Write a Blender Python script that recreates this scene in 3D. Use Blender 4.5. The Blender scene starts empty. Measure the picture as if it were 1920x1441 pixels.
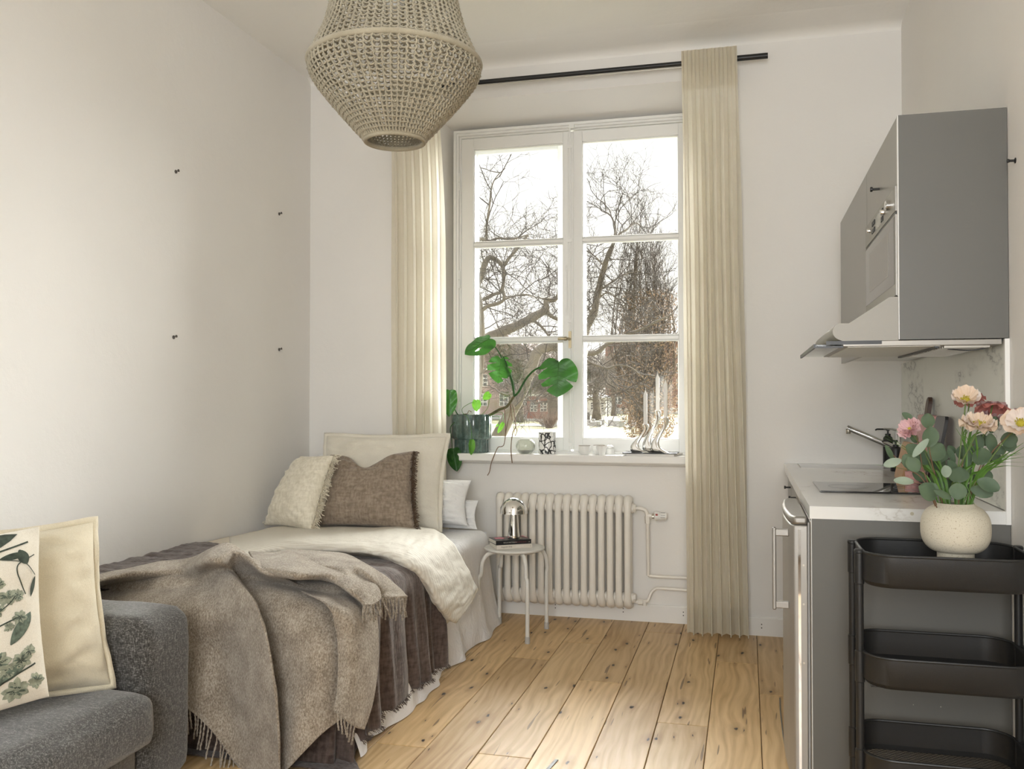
import bpy, bmesh, math, random
import numpy as np
from math import sin, cos, pi, radians, sqrt, atan2
from mathutils import Vector, Matrix, noise as mnoise

scene = bpy.context.scene
COL = scene.collection

# ---------------------------------------------------------------- camera
cam_data = bpy.data.cameras.new('camera')
cam_data.sensor_fit = 'HORIZONTAL'
cam_data.sensor_width = 36.0
cam_data.lens = 36.0 * 1688.0 / 1920.0
cam_data.clip_end = 800
camera = bpy.data.objects.new('camera', cam_data)
camera.location = (0, 0, 1.21)
camera.rotation_euler = (radians(90.967), 0, radians(14.6))
COL.objects.link(camera)
scene.camera = camera

# ---------------------------------------------------------------- view
scene.view_settings.view_transform = 'Standard'
scene.view_settings.look = 'None'
scene.view_settings.gamma = 1.0
scene.view_settings.use_curve_mapping = False
scene.view_settings.exposure = 0.5

# ---------------------------------------------------------------- overcast sky
world = bpy.data.worlds.new('overcast_sky')
scene.world = world
world.use_nodes = True
wn = world.node_tree
wn.nodes.clear()
w_out = wn.nodes.new('ShaderNodeOutputWorld')
w_bg = wn.nodes.new('ShaderNodeBackground')
w_tc = wn.nodes.new('ShaderNodeTexCoord')
w_sep = wn.nodes.new('ShaderNodeSeparateXYZ')
w_ramp = wn.nodes.new('ShaderNodeValToRGB')
w_ramp.color_ramp.elements[0].position = 0.0
w_ramp.color_ramp.elements[0].color = (1.0, 0.955, 0.89, 1)
w_ramp.color_ramp.elements[1].position = 0.7
w_ramp.color_ramp.elements[1].color = (0.97, 0.985, 1.0, 1)
wn.links.new(w_tc.outputs['Generated'], w_sep.inputs[0])
wn.links.new(w_sep.outputs['Z'], w_ramp.inputs[0])
wn.links.new(w_ramp.outputs[0], w_bg.inputs['Color'])
w_bg.inputs['Strength'].default_value = 1.15
wn.links.new(w_bg.outputs[0], w_out.inputs[0])

scene.cycles.max_bounces = 10
scene.cycles.diffuse_bounces = 6
scene.cycles.transparent_max_bounces = 24
scene.cycles.sample_clamp_indirect = 8
scene.cycles.use_denoising = True

def area_light(name, loc, rot, sx, sy, power, color=(1, 1, 1), portal=False):
    l = bpy.data.lights.new(name, 'AREA')
    l.shape = 'RECTANGLE'; l.size = sx; l.size_y = sy
    l.energy = power; l.color = color
    if portal: l.cycles.is_portal = True
    o = bpy.data.objects.new(name, l)
    o.location = loc; o.rotation_euler = rot
    COL.objects.link(o)
    return o
# portal that guides the sky light through the window opening
area_light('window_portal', (-0.975, 5.222, 1.85), (radians(-90), 0, 0), 1.4, 1.95, 10, portal=True)
# added fill light behind the photographer, brightens the room from the rear
area_light('rear_fill_light', (-.075, -1.90, 1.70), (radians(90), 0, 0), 1.4, 1.6, 80, (.97, .99, 1))
# low winter sun spread wide by haze, coming in through the window from the right
sun_d = bpy.data.lights.new('hazy_sun', 'SUN'); sun_d.energy = 29; sun_d.angle = radians(70); sun_d.color = (1, .985, .96)
sun = bpy.data.objects.new('hazy_sun', sun_d); COL.objects.link(sun)
sun.rotation_euler = Vector((-.22, -.80, -.54)).to_track_quat('-Z', 'Y').to_euler()

# ---------------------------------------------------------------- mesh builder
ORG = {}
def root_of(parent):
    return ORG.get(parent.name, Vector((0, 0, 0))) if parent else Vector((0, 0, 0))

class MB:
    """collects shapes given in room coordinates and links them as one mesh object"""
    def __init__(s): s.v = []; s.f = []
    def add(s, vs, fs):
        b = len(s.v); s.v += [tuple(p) for p in vs]; s.f += [tuple(i + b for i in q) for q in fs]; return s
    def box(s, x0, x1, y0, y1, z0, z1):
        vs = [(x, y, z) for z in (z0, z1) for y in (y0, y1) for x in (x0, x1)]
        return s.add(vs, [(0, 2, 3, 1), (4, 5, 7, 6), (0, 1, 5, 4), (2, 6, 7, 3), (0, 4, 6, 2), (1, 3, 7, 5)])
    def quad(s, a, b, c, d): return s.add([a, b, c, d], [(0, 1, 2, 3)])
    def prism(s, poly, axis, a, b):
        """closed outline extruded along an axis ('x','y' or 'z')"""
        def P(p, h):
            return {'x': (h, p[0], p[1]), 'y': (p[0], h, p[1]), 'z': (p[0], p[1], h)}[axis]
        n = len(poly)
        vs = [P(p, a) for p in poly] + [P(p, b) for p in poly]
        fs = [(i, (i + 1) % n, n + (i + 1) % n, n + i) for i in range(n)]
        fs += [tuple(range(n))[::-1], tuple(range(n, 2 * n))]
        return s.add(vs, fs)
    def tube(s, pts, r, n=8, closed=False, cap=True, sx=1.0, up=None):
        pts = [Vector(p) for p in pts]; m = len(pts)
        rr = r if hasattr(r, '__len__') else [r] * m
        vs = []; prev = None
        for i, p in enumerate(pts):
            if closed: t = pts[(i + 1) % m] - pts[i - 1]
            else: t = pts[min(i + 1, m - 1)] - pts[max(i - 1, 0)]
            if t.length < 1e-9: t = Vector((0, 0, 1))
            t.normalize()
            if up is not None: a = Vector(up)
            elif prev is None: a = Vector((0, 0, 1)) if abs(t.z) < .9 else Vector((1, 0, 0))
            else: a = prev
            a = (a - t * a.dot(t))
            if a.length < 1e-6: a = t.orthogonal()
            a.normalize(); prev = a; b = t.cross(a)
            for k in range(n):
                th = 2 * pi * k / n
                vs.append(p + (a * cos(th) * sx + b * sin(th)) * rr[i])
        fs = []
        for i in range(m if closed else m - 1):
            j = (i + 1) % m
            for k in range(n):
                l = (k + 1) % n
                fs.append((i * n + k, i * n + l, j * n + l, j * n + k))
        if cap and not closed:
            fs.append(tuple(range(n))[::-1]); fs.append(tuple(range((m - 1) * n, m * n)))
        return s.add(vs, fs)
    def cyl(s, a, b, r, n=16, r2=None):
        return s.tube([a, b], [r, r if r2 is None else r2], n)
    def lathe(s, prof, c=(0, 0, 0), n=32, axis='z', fn=None, cap=True):
        """prof: list of (radius, height)"""
        vs = []
        for r, h in prof:
            for k in range(n):
                th = 2 * pi * k / n
                q = r * (fn(th, h) if fn else 1)
                p = (q * cos(th), q * sin(th), h)
                if axis == 'x': p = (p[2], p[0], p[1])
                if axis == 'y': p = (p[0], p[2], p[1])
                vs.append((c[0] + p[0], c[1] + p[1], c[2] + p[2]))
        fs = []
        for i in range(len(prof) - 1):
            for k in range(n):
                l = (k + 1) % n
                fs.append((i * n + k, i * n + l, (i + 1) * n + l, (i + 1) * n + k))
        if cap:
            fs.append(tuple(range(n))[::-1]); fs.append(tuple(range((len(prof) - 1) * n, len(prof) * n)))
        return s.add(vs, fs)
    def grid(s, P, wrap=False):
        m = len(P); n = len(P[0])
        vs = [tuple(p) for row in P for p in row]
        fs = []
        for i in range(m - 1):
            for j in range(n if wrap else n - 1):
                k = (j + 1) % n
                fs.append((i * n + j, i * n + k, (i + 1) * n + k, (i + 1) * n + j))
        return s.add(vs, fs)
    def xf(s, M):
        s.v = [tuple(M @ Vector(p)) for p in s.v]; return s
    def build(s, name, mat, parent=None, origin=None, smooth=True, ang=38, bevel=0, seg=2, solid=0, off=0,
              subd=0, kind=None, label=None, flip=True):
        o0 = root_of(parent) if parent else (Vector(origin) if origin is not None else Vector((0, 0, 0)))
        me = bpy.data.meshes.new(name)
        me.from_pydata([(p[0] - o0.x, p[1] - o0.y, p[2] - o0.z) for p in s.v], [], s.f)
        if flip and len(s.f) < 60000:
            bm = bmesh.new(); bm.from_mesh(me)
            bmesh.ops.recalc_face_normals(bm, faces=bm.faces)
            bm.to_mesh(me); bm.free()
        me.materials.append(mat)
        if smooth:
            me.shade_smooth()
            if ang < 180: me.set_sharp_from_angle(angle=radians(ang))
        ob = bpy.data.objects.new(name, me)
        COL.objects.link(ob)
        if parent: ob.parent = parent
        else: ob.location = o0
        ORG[ob.name] = o0
        if bevel:
            b = ob.modifiers.new('bevel', 'BEVEL'); b.width = bevel; b.segments = seg; b.limit_method = 'ANGLE'
            b.angle_limit = radians(40); b.harden_normals = False
        if subd:
            b = ob.modifiers.new('subsurf', 'SUBSURF'); b.levels = subd; b.render_levels = subd
        if solid:
            b = ob.modifiers.new('solid', 'SOLIDIFY'); b.thickness = solid; b.offset = off
        if kind: ob['kind'] = kind
        if label: ob['label'] = label
        return ob

def empty(name, loc, label, cat, group=None):
    o = bpy.data.objects.new(name, None); COL.objects.link(o)
    o.location = loc; o.empty_display_size = 0.05
    ORG[o.name] = Vector(loc)
    o['label'] = label; o['category'] = cat
    if group: o['group'] = group
    return o
def tag(o, label, cat, group=None, kind=None):
    o['label'] = label; o['category'] = cat
    if group: o['group'] = group
    if kind: o['kind'] = kind
    return o
def struct(o):
    o['kind'] = 'structure'; return o
def copy_tree(o, parent=None):
    c = o.copy(); COL.objects.link(c)
    ORG[c.name] = ORG.get(o.name, Vector((0, 0, 0)))
    if parent: c.parent = parent
    for ch in list(o.children): copy_tree(ch, c)
    return c
def V(p): return Vector(p)
def lerp(a, b, t): return a + (b - a) * t
def catmull(pts, n):
    """n points along a smooth line through pts"""
    pts = [np.array(p, float) for p in pts]; m = len(pts)
    out = []
    for i in range(n):
        u = i / (n - 1) * (m - 1); k = min(int(u), m - 2); t = u - k
        p1, p2 = pts[k], pts[k + 1]
        p0 = pts[k - 1] if k > 0 else 2 * p1 - p2
        p3 = pts[k + 2] if k + 2 < m else 2 * p2 - p1
        out.append(0.5 * ((2 * p1) + (-p0 + p2) * t + (2 * p0 - 5 * p1 + 4 * p2 - p3) * t * t + (-p0 + 3 * p1 - 3 * p2 + p3) * t ** 3))
    return out
def net(ctrl, nu, nv):
    """smooth surface through a net of points: returns nu rows of nv points"""
    rows = [catmull(r, nv) for r in ctrl]
    cols = [catmull([r[j] for r in rows], nu) for j in range(nv)]
    return [[cols[j][i] for j in range(nv)] for i in range(nu)]
def displace(P, fn):
    """move a grid along its own normals by fn(i/m, j/n, point)"""
    A = np.array(P); du = np.gradient(A, axis=0); dv = np.gradient(A, axis=1)
    N = np.cross(du, dv); L = np.linalg.norm(N, axis=2, keepdims=True); L[L < 1e-9] = 1; N = N / L
    m, n = A.shape[:2]
    D = np.array([[fn(i / (m - 1), j / (n - 1), A[i, j]) for j in range(n)] for i in range(m)])
    return A + N * D[..., None]
def nz(x, y, z=0.0): return mnoise.noise(Vector((x, y, z)))

# ---------------------------------------------------------------- materials
def srgb(r, g, b):
    f = lambda c: (c / 12.92) if c <= 0.04045 else ((c + 0.055) / 1.055) ** 2.4
    return (f(r / 255), f(g / 255), f(b / 255), 1)
class NT:
    def __init__(s, name):
        s.m = bpy.data.materials.new(name); s.m.use_nodes = True
        s.t = s.m.node_tree; s.b = s.t.nodes['Principled BSDF']; s.out = s.t.nodes['Material Output']
        s._tc = None
    def n(s, typ, **k):
        o = s.t.nodes.new('ShaderNode' + typ)
        for a, b in k.items(): setattr(o, a, b)
        return o
    def l(s, a, b): s.t.links.new(a, b)
    def tc(s, kind='Object'):
        if not s._tc: s._tc = s.n('TexCoord')
        return s._tc.outputs[kind]
    def map(s, sc, kind='Object', rot=(0, 0, 0)):
        m = s.n('Mapping'); m.inputs['Scale'].default_value = sc if hasattr(sc, '__len__') else (sc,) * 3
        m.inputs['Rotation'].default_value = rot
        s.l(s.tc(kind), m.inputs[0]); return m.outputs[0]
    def noise(s, sc=5, detail=4, rough=.5, vec=None, kind='Object', dist=0):
        o = s.n('TexNoise'); o.inputs['Scale'].default_value = sc; o.inputs['Detail'].default_value = detail
        o.inputs['Roughness'].default_value = rough; o.inputs['Distortion'].default_value = dist
        s.l(vec if vec is not None else s.tc(kind), o.inputs['Vector']); return o.outputs['Fac']
    def ramp(s, fac, stops):
        r = s.n('ValToRGB'); e = r.color_ramp.elements
        while len(e) < len(stops): e.new(0.5)
        for q, (p, c) in zip(e, stops): q.position = p; q.color = c if len(c) == 4 else (*c, 1)
        s.l(fac, r.inputs[0]); return r.outputs[0]
    def math(s, op, a, b=None):
        m = s.n('Math', operation=op)
        for i, v in enumerate((a, b)):
            if v is None: continue
            if isinstance(v, (int, float)): m.inputs[i].default_value = v
            else: s.l(v, m.inputs[i])
        return m.outputs[0]
    def mix(s, fac, a, b, blend='MIX'):
        m = s.n('MixRGB', blend_type=blend)
        for i, v in ((0, fac), (1, a), (2, b)):
            if isinstance(v, (int, float)): m.inputs[i].default_value = v
            elif isinstance(v, tuple): m.inputs[i].default_value = v if len(v) == 4 else (*v, 1)
            else: s.l(v, m.inputs[i])
        return m.outputs[0]
    def bump(s, h, strength=.3, dist=.01, chain=None):
        b = s.n('Bump'); b.inputs['Strength'].default_value = strength; b.inputs['Distance'].default_value = dist
        s.l(h, b.inputs['Height'])
        if chain is not None: s.l(chain, b.inputs['Normal'])
        s.l(b.outputs[0], s.b.inputs['Normal']); return b.outputs[0]
    def color(s, c):
        if isinstance(c, tuple): s.b.inputs['Base Color'].default_value = c if len(c) == 4 else (*c, 1)
        else: s.l(c, s.b.inputs['Base Color'])
        return s
    def set(s, **k):
        for a, v in k.items(): s.b.inputs[a.replace('_', ' ')].default_value = v
        return s

def plain(name, col, rough=.5, metal=0, bump=0, bscale=60, var=0, vscale=6, spec=None, coat=0):
    t = NT(name)
    if var:
        d = tuple(min(1, c * (1 - var)) for c in col[:3]); u = tuple(min(1, c * (1 + var)) for c in col[:3])
        t.color(t.ramp(t.noise(vscale, 5), [(.3, d), (.7, u)]))
    else: t.color(col)
    t.set(Roughness=rough, Metallic=metal)
    if spec is not None: t.b.inputs['Specular IOR Level'].default_value = spec
    if coat: t.b.inputs['Coat Weight'].default_value = coat
    if bump: t.bump(t.noise(bscale, 4), bump, .004)
    return t.m
def fabric(name, c1, c2, weave=700, fuzz=0, bump=.4, crinkle=0, sheen=.3, transl=0, streak=(1, 1, 1), mottle=9, crs=(1, 1, 1)):
    t = NT(name)
    a = t.noise(weave, 2, .6, vec=t.map(streak))
    b = t.noise(mottle, 4)
    f = t.math('ADD', t.math('MULTIPLY', a, .65), t.math('MULTIPLY', b, .35))
    t.color(t.ramp(f, [(.35, c1), (.65, c2)]))
    t.set(Roughness=.95); t.b.inputs['Sheen Weight'].default_value = sheen
    t.b.inputs['Specular IOR Level'].default_value = .15
    ch = t.bump(a, bump, .002)
    if fuzz: ch = t.bump(t.noise(160, 3, .7), fuzz, .006, ch)
    if crinkle:
        ch = t.bump(t.noise(38, 4, .55, vec=t.map(crs), dist=.6), crinkle, .012, ch)
    if transl:
        tr = t.n('BsdfTranslucent'); tr.inputs[0].default_value = (*c2[:3], 1)
        mx = t.n('MixShader'); mx.inputs[0].default_value = transl
        t.l(t.b.outputs[0], mx.inputs[1]); t.l(tr.outputs[0], mx.inputs[2]); t.l(mx.outputs[0], t.out.inputs[0])
    return t.m

M = {}
def wall_material(name, col, dirt=.03):
    t = NT(name)
    n1 = t.noise(1.6, 5); t.color(t.ramp(n1, [(.3, tuple(c * (1 - dirt) for c in col)), (.7, col)]))
    t.set(Roughness=.75)
    ch = t.bump(t.noise(210, 3), .12, .002)
    t.bump(t.noise(11, 4, .6), .18, .012, ch)
    return t.m
M['wall'] = wall_material('painted_plaster', (.80, .782, .752))
M['ceiling'] = wall_material('ceiling_paint', (.84, .825, .79), .01)
M['trim'] = plain('white_gloss_paint', (.80, .79, .76), .35, bump=.05, bscale=30)
M['sash'] = plain('white_window_paint', (.82, .82, .80), .3, bump=.04, bscale=25)
M['radiator'] = plain('cream_radiator_enamel', (.78, .745, .68), .3, bump=.08, bscale=90)
M['chrome'] = plain('chrome', (.85, .85, .84), .04, 1)
M['steel'] = plain('brushed_steel', (.33, .315, .29), .48, .9, bump=.05, bscale=300)
M['nickel'] = plain('dull_nickel', (.55, .52, .46), .35, 1)
M['brass'] = plain('worn_brass', (.45, .38, .25), .35, 1)
M['black_metal'] = plain('black_powder_coat', (.012, .012, .012), .42, bump=.08, bscale=400)
M['black'] = plain('black_plastic', (.015, .015, .015), .4)
M['hole'] = plain('dark_screw', (.08, .07, .06), .5)
M['stool'] = plain('pale_grey_enamel', (.66, .65, .61), .35)
M['rubber'] = plain('grey_rubber', (.42, .41, .39), .7)
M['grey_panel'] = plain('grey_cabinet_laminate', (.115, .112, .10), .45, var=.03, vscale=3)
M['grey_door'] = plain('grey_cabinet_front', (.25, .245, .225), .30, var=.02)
M['white_edge'] = plain('white_cabinet_edge', (.72, .72, .70), .4)
M['fridge'] = plain('silver_fridge_paint', (.36, .345, .32), .38, .5)
M['fridge_side'] = plain('grey_fridge_steel', (.30, .28, .25), .38, .5)
M['white'] = plain('white_ceramic', (.80, .80, .78), .3)
M['candle'] = plain('white_wax', (.85, .84, .81), .5)

def glass(name, tint=(1, 1, 1), ior=1.45, solid=False):
    t = NT(name)
    g = t.n('BsdfGlossy'); g.inputs['Roughness'].default_value = .02
    tr = t.n('BsdfTransparent'); tr.inputs[0].default_value = (*tint, 1)
    fr = t.n('Fresnel'); fr.inputs[0].default_value = ior
    mx = t.n('MixShader')
    t.l(fr.outputs[0], mx.inputs[0]); t.l(tr.outputs[0], mx.inputs[1]); t.l(g.outputs[0], mx.inputs[2])
    t.l(mx.outputs[0], t.out.inputs[0])
    return t.m
M['pane'] = glass('window_glass', (.985, .99, .985))

def wood_floor():
    t = NT('oak_plank')
    oi = t.n('ObjectInfo')
    off = t.n('Vector' + 'Math', operation='SCALE'); cmb = t.n('CombineXYZ')
    t.l(oi.outputs['Random'], cmb.inputs[0]); t.l(t.math('MULTIPLY', oi.outputs['Random'], 3.7), cmb.inputs[1])
    t.l(t.math('MULTIPLY', oi.outputs['Random'], 7.3), cmb.inputs[2])
    t.l(cmb.outputs[0], off.inputs[0]); off.inputs['Scale'].default_value = 13
    add = t.n('VectorMath', operation='ADD'); t.l(t.tc(), add.inputs[0]); t.l(off.outputs[0], add.inputs[1])
    base = add.outputs[0]
    def mp(sc, v=base):
        m = t.n('Mapping'); m.inputs['Scale'].default_value = sc; t.l(v, m.inputs[0]); return m.outputs[0]
    # slow warp so the grain wanders around the knots
    wv = t.n('TexNoise'); wv.inputs['Scale'].default_value = 2.2; wv.inputs['Detail'].default_value = 2
    t.l(mp((1.6, .6, 1)), wv.inputs['Vector'])
    wadd = t.n('VectorMath', operation='MULTIPLY_ADD'); t.l(wv.outputs['Color'], wadd.inputs[0])
    wadd.inputs[1].default_value = (.13, .3, .1); t.l(base, wadd.inputs[2])
    rings = t.n('TexWave', bands_direction='X', wave_profile='SIN'); rings.inputs['Scale'].default_value = 9
    rings.inputs['Distortion'].default_value = 9; rings.inputs['Detail'].default_value = 3; rings.inputs['Detail Scale'].default_value = 1.2
    t.l(mp((1, .10, 1), wadd.outputs[0]), rings.inputs['Vector'])
    fine = t.n('TexNoise'); fine.inputs['Scale'].default_value = 60; fine.inputs['Detail'].default_value = 5
    t.l(mp((1, .045, 1), wadd.outputs[0]), fine.inputs['Vector'])
    broad = t.n('TexNoise'); broad.inputs['Scale'].default_value = 4; broad.inputs['Detail'].default_value = 3
    t.l(mp((1, .35, 1)), broad.inputs['Vector'])
    g = t.math('ADD', t.math('MULTIPLY', rings.outputs['Fac'], .13), t.math('ADD', t.math('MULTIPLY', fine.outputs['Fac'], .50), t.math('MULTIPLY', broad.outputs['Fac'], .47)))
    c = t.ramp(g, [(.36, (.42, .275, .130)), (.52, (.555, .385, .195)), (.68, (.66, .485, .27))])
    tone = t.ramp(oi.outputs['Random'], [(0, (.84, .80, .76)), (.5, (.98, .96, .94)), (1, (1.12, 1.08, 1.02))])
    c = t.mix(1.0, c, tone, 'MULTIPLY')
    # knots: sparse cells, stretched along the board
    def knots(c, sc, size, keep, halo, seed):
        m = mp(sc)
        m2 = t.n('VectorMath', operation='ADD'); m2.inputs[1].default_value = (seed, seed * 2, 0); t.l(m, m2.inputs[0])
        nn = t.n('TexNoise'); nn.inputs['Scale'].default_value = 5; t.l(m2.outputs[0], nn.inputs['Vector'])
        dd = t.n('VectorMath', operation='MULTIPLY_ADD'); t.l(nn.outputs['Color'], dd.inputs[0]); dd.inputs[1].default_value = (.16, .16, 0); t.l(m2.outputs[0], dd.inputs[2])
        vo = t.n('TexVoronoi', voronoi_dimensions='2D'); vo.inputs['Scale'].default_value = 1; t.l(dd.outputs[0], vo.inputs['Vector'])
        sep = t.n('SeparateXYZ'); t.l(vo.outputs['Color'], sep.inputs[0])
        sel = t.math('GREATER_THAN', sep.outputs[0], keep)
        h = t.ramp(vo.outputs['Distance'], [(0, (1, 1, 1)), (halo, (0, 0, 0))])
        k = t.ramp(vo.outputs['Distance'], [(size * .55, (1, 1, 1)), (size, (0, 0, 0))])
        c = t.mix(t.math('MULTIPLY', t.math('MULTIPLY', h, sel), .55), c, (.24, .125, .045))
        c = t.mix(t.math('MULTIPLY', k, sel), c, (.022, .013, .007))
        return c
    c = knots(c, (9, 3.6, 1), .07, .55, .30, 3.1)
    c = knots(c, (13, 3.0, 1), .035, .72, .16, 11.7)
    cr = t.n('TexNoise'); cr.inputs['Scale'].default_value = 3.4; cr.inputs['Detail'].default_value = 1
    t.l(mp((16, 1.1, 1)), cr.inputs['Vector'])
    c = t.mix(t.math('MULTIPLY', t.ramp(cr.outputs['Fac'], [(.262, (1, 1, 1)), (.285, (0, 0, 0))]), .7), c, (.09, .05, .025))
    t.color(c)
    t.set(Roughness=.42); t.b.inputs['Specular IOR Level'].default_value = .35
    t.bump(g, .12, .003)
    return t.m
M['plank'] = wood_floor()
M['subfloor'] = plain('dark_joint', (.10, .065, .035), .8)

def marble(name, rough, base=(.70, .695, .65), dark=(.22, .22, .20)):
    t = NT(name)
    warp = t.n('TexNoise'); warp.inputs['Scale'].default_value = 2.1; warp.inputs['Detail'].default_value = 6; warp.inputs['Roughness'].default_value = .62
    t.l(t.map((1.1, .55, 1.5), rot=(.7, .2, .3)), warp.inputs['Vector'])
    d = t.math('ABSOLUTE', t.math('SUBTRACT', warp.outputs['Fac'], .5))
    vein = t.ramp(d, [(0, (1, 1, 1)), (.012, (.25, .25, .25)), (.05, (0, 0, 0))])
    msk = t.ramp(t.noise(3.2, 3), [(.42, (0, 0, 0)), (.56, (1, 1, 1))])
    c = t.mix(t.math('MULTIPLY', vein, msk), base, dark)
    c = t.mix(t.math('MULTIPLY', t.noise(1.5, 4), .18), c, (.50, .50, .46))
    t.color(c); t.set(Roughness=rough)
    return t.m
M['marble_top'] = marble('marble_laminate_worktop', .16, (.78, .775, .75), (.55, .52, .47))
M['marble_splash'] = marble('marble_laminate_splashback', .3, (.76, .77, .71), (.20, .205, .19))

# ================================================================ THE SETTING
YW, YN, YG = 4.823, 4.97, 5.08      # window wall, radiator niche wall, window joinery
ZC = 3.10
XL = -2.486
def xr(y): return 0.757 - (4.823 - y) * 0.0078    # the right wall runs slightly out of square

# floor: boards laid towards the window, each one an object
fl = MB().box(-2.7, 1.0, -1.75, 5.1, -.12, -.012).build('floor', M['subfloor'])
struct(fl)
random.seed(4)
joints = {  # board ends along the window direction seen in the photograph, by column
    -1: [1.30, 2.62, 3.44 + .85], 0: [3.86, 1.9], -2: [3.43, 1.3], -3: [4.74, 2.6], -4: [3.856, 1.7], -5: [2.975, 4.446, .9], -6: [4.12, 2.1],
    -7: [2.975, 1.0], -8: [3.74, 1.6], 1: [3.1, 1.2]}
cols = []
x = 0.046
k = 0
W = 0.1885
plank_mesh_cache = {}
for k in range(-14, 4):
    x0 = .046 + k * W; x1 = x0 + W
    if k == 3: x1 = .80
    if x0 > .79: continue
    js = sorted(joints.get(k, [random.uniform(.5, 1.8), random.uniform(2.4, 3.3), random.uniform(3.9, 4.6)]))
    ys = [-.05] + js + [5.0]
    for a, b in zip(ys[:-1], ys[1:]):
        g = .0012
        xm, ym = (x0 + x1) / 2, (a + b) / 2
        key = (round(x1 - x0, 3), round(b - a, 3))
        m = MB()
        c = .0018
        X0, X1, Y0, Y1 = x0 + g, x1 - g, a + g, b - g
        m.add([(X0, Y0, -.012), (X1, Y0, -.012), (X1, Y1, -.012), (X0, Y1, -.012),
               (X0, Y0, -c), (X1, Y0, -c), (X1, Y1, -c), (X0, Y1, -c),
               (X0 + c, Y0 + c, 0), (X1 - c, Y0 + c, 0), (X1 - c, Y1 - c, 0), (X0 + c, Y1 - c, 0)],
              [(0, 1, 5, 4), (1, 2, 6, 5), (2, 3, 7, 6), (3, 0, 4, 7), (4, 5, 9, 8), (5, 6, 10, 9), (6, 7, 11, 10), (7, 4, 8, 11), (8, 9, 10, 11)])
        if (x0 + x1) / 2 > XL - .05:
            p = m.build('plank', M['plank'], smooth=False, origin=(xm, ym, 0))
            p.parent = fl

# ceiling with a soft cove where it meets the window wall
struct(MB().box(-2.7, 1.0, -1.75, 5.3, ZC, ZC + .15).build('ceiling', M['ceiling']))
cove = MB()
prof = [(YW, ZC), (YW, ZC - .04)]
for i in range(9):
    a = i / 8 * pi / 2
    prof.append((YW - .07 + .07 * cos(a) if 0 else YW - .07 * (1 - cos(a)), ZC - .04 + .037 * sin(a)))
prof += [(YW - .25, ZC - .002), (YW - .27, ZC)]
cove.prism(prof, 'x', XL, .757)
struct(cove.build('trim_1', M['ceiling'], ang=60))

# left wall, right wall, rear wall (behind the photographer, with an opening added for the fill light)
struct(MB().box(XL - .2, XL, -1.75, 5.1, -.1, ZC + .1).build('wall_left', M['wall']))
wr = MB()
wr.prism([(xr(-1.75), -1.75), (1.1, -1.75), (1.1, 5.1), (xr(5.1), 5.1)], 'z', -.1, ZC + .1)
struct(wr.build('wall_right', M['wall'], smooth=False))
wb = MB()
RX0, RX1, RZ0, RZ1 = -.775, .625, .9, 2.5
wb.box(-2.7, RX0, -1.85, -1.6, -.1, ZC + .1).box(RX1, 1.1, -1.85, -1.6, -.1, ZC + .1)
wb.box(RX0, RX1, -1.85, -1.6, -.1, RZ0).box(RX0, RX1, -1.85, -1.6, RZ1, ZC + .1)
struct(wb.build('wall_near', M['wall'], smooth=False))

# window wall: deep splayed reveal, shallow niche below the sill
LX0, LX1 = -1.785, -1.672    # left reveal front / back
RXf, RXb = -.165, -.278      # right reveal front / back
ZT0, ZT1 = 2.90, 2.797       # reveal head front / back
w = MB()
q = w.quad
q((XL, YW, 0), (LX0, YW, 0), (LX0, YW, ZC), (XL, YW, ZC))
q((RXf, YW, 0), (.76, YW, 0), (.76, YW, ZC), (RXf, YW, ZC))
q((LX0, YW, ZT0), (RXf, YW, ZT0), (RXf, YW, ZC), (LX0, YW, ZC))
q((LX0, YW, ZT0), (RXf, YW, ZT0), (RXb, 5.165, ZT1), (LX1, 5.165, ZT1))
q((LX0, YW, .88), (LX0, YW, ZT0), (LX1, 5.165, ZT1), (LX1, 5.165, .88))
q((RXf, YW, .88), (RXf, YW, ZT0), (RXb, 5.165, ZT1), (RXb, 5.165, .88))
q((LX0, YW, 0), (LX0, YW, .88), (LX0, YN, .88), (LX0, YN, 0))
q((RXf, YW, 0), (RXf, YW, .88), (RXf, YN, .88), (RXf, YN, 0))
q((LX0, YN, 0), (RXf, YN, 0), (RXf, YN, .88), (LX0, YN, .88))
q((LX0, YN, .88), (RXf, YN, .88), (RXf, 5.165, .88), (LX0, 5.165, .88))
q((LX0, YW, .88), (LX0, YN, .88), (LX0, 5.165, .88), (LX1, 5.165, .88))
q((RXf, YW, .88), (RXf, YN, .88), (RXf, 5.165, .88), (RXb, 5.165, .88))
# masonry behind
w.box(XL - .2, LX1, 5.165, 5.225, -1.5, ZC + .4).box(RXb, 1.1, 5.165, 5.225, -1.5, ZC + .4)
w.box(LX1, RXb, 5.165, 5.225, -1.5, .90).box(LX1, RXb, 5.165, 5.225, ZT1, ZC + .4)
wf = w.build('wall_far', M['wall'], smooth=False, flip=False)
struct(wf)

# baseboards with their little screw heads
def base_board(name, x0, x1, y, side=None):
    b = MB()
    b.prism([(y, 0), (y - .014, 0), (y - .014, .088), (y - .010, .094), (y, .094)], 'x', x0, x1)
    o = struct(b.build(name, M['trim'], smooth=False))
    return o
bb = base_board('baseboard_niche', LX0, RXf, YN)
for xx in (-1.04, -.66, -.335):
    for dz in (-.009, .009):
        MB().cyl((xx, YN - .0155, .055 + dz), (xx, YN - .012, .055 + dz), .0032, 8).build('screw', M['hole'], bb)
bb = base_board('baseboard_right', RXf, .755, YW)
for xx in (.07,):
    for dz in (-.009, .009):
        MB().cyl((xx, YW - .0155, .05 + dz), (xx, YW - .012, .05 + dz), .0032, 8).build('screw', M['hole'], bb)
base_board('baseboard_far', XL, LX0, YW)
b = MB(); b.prism([(XL, 0), (XL + .014, 0), (XL + .014, .088), (XL, .094)], 'y', -1.6, YW)
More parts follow.
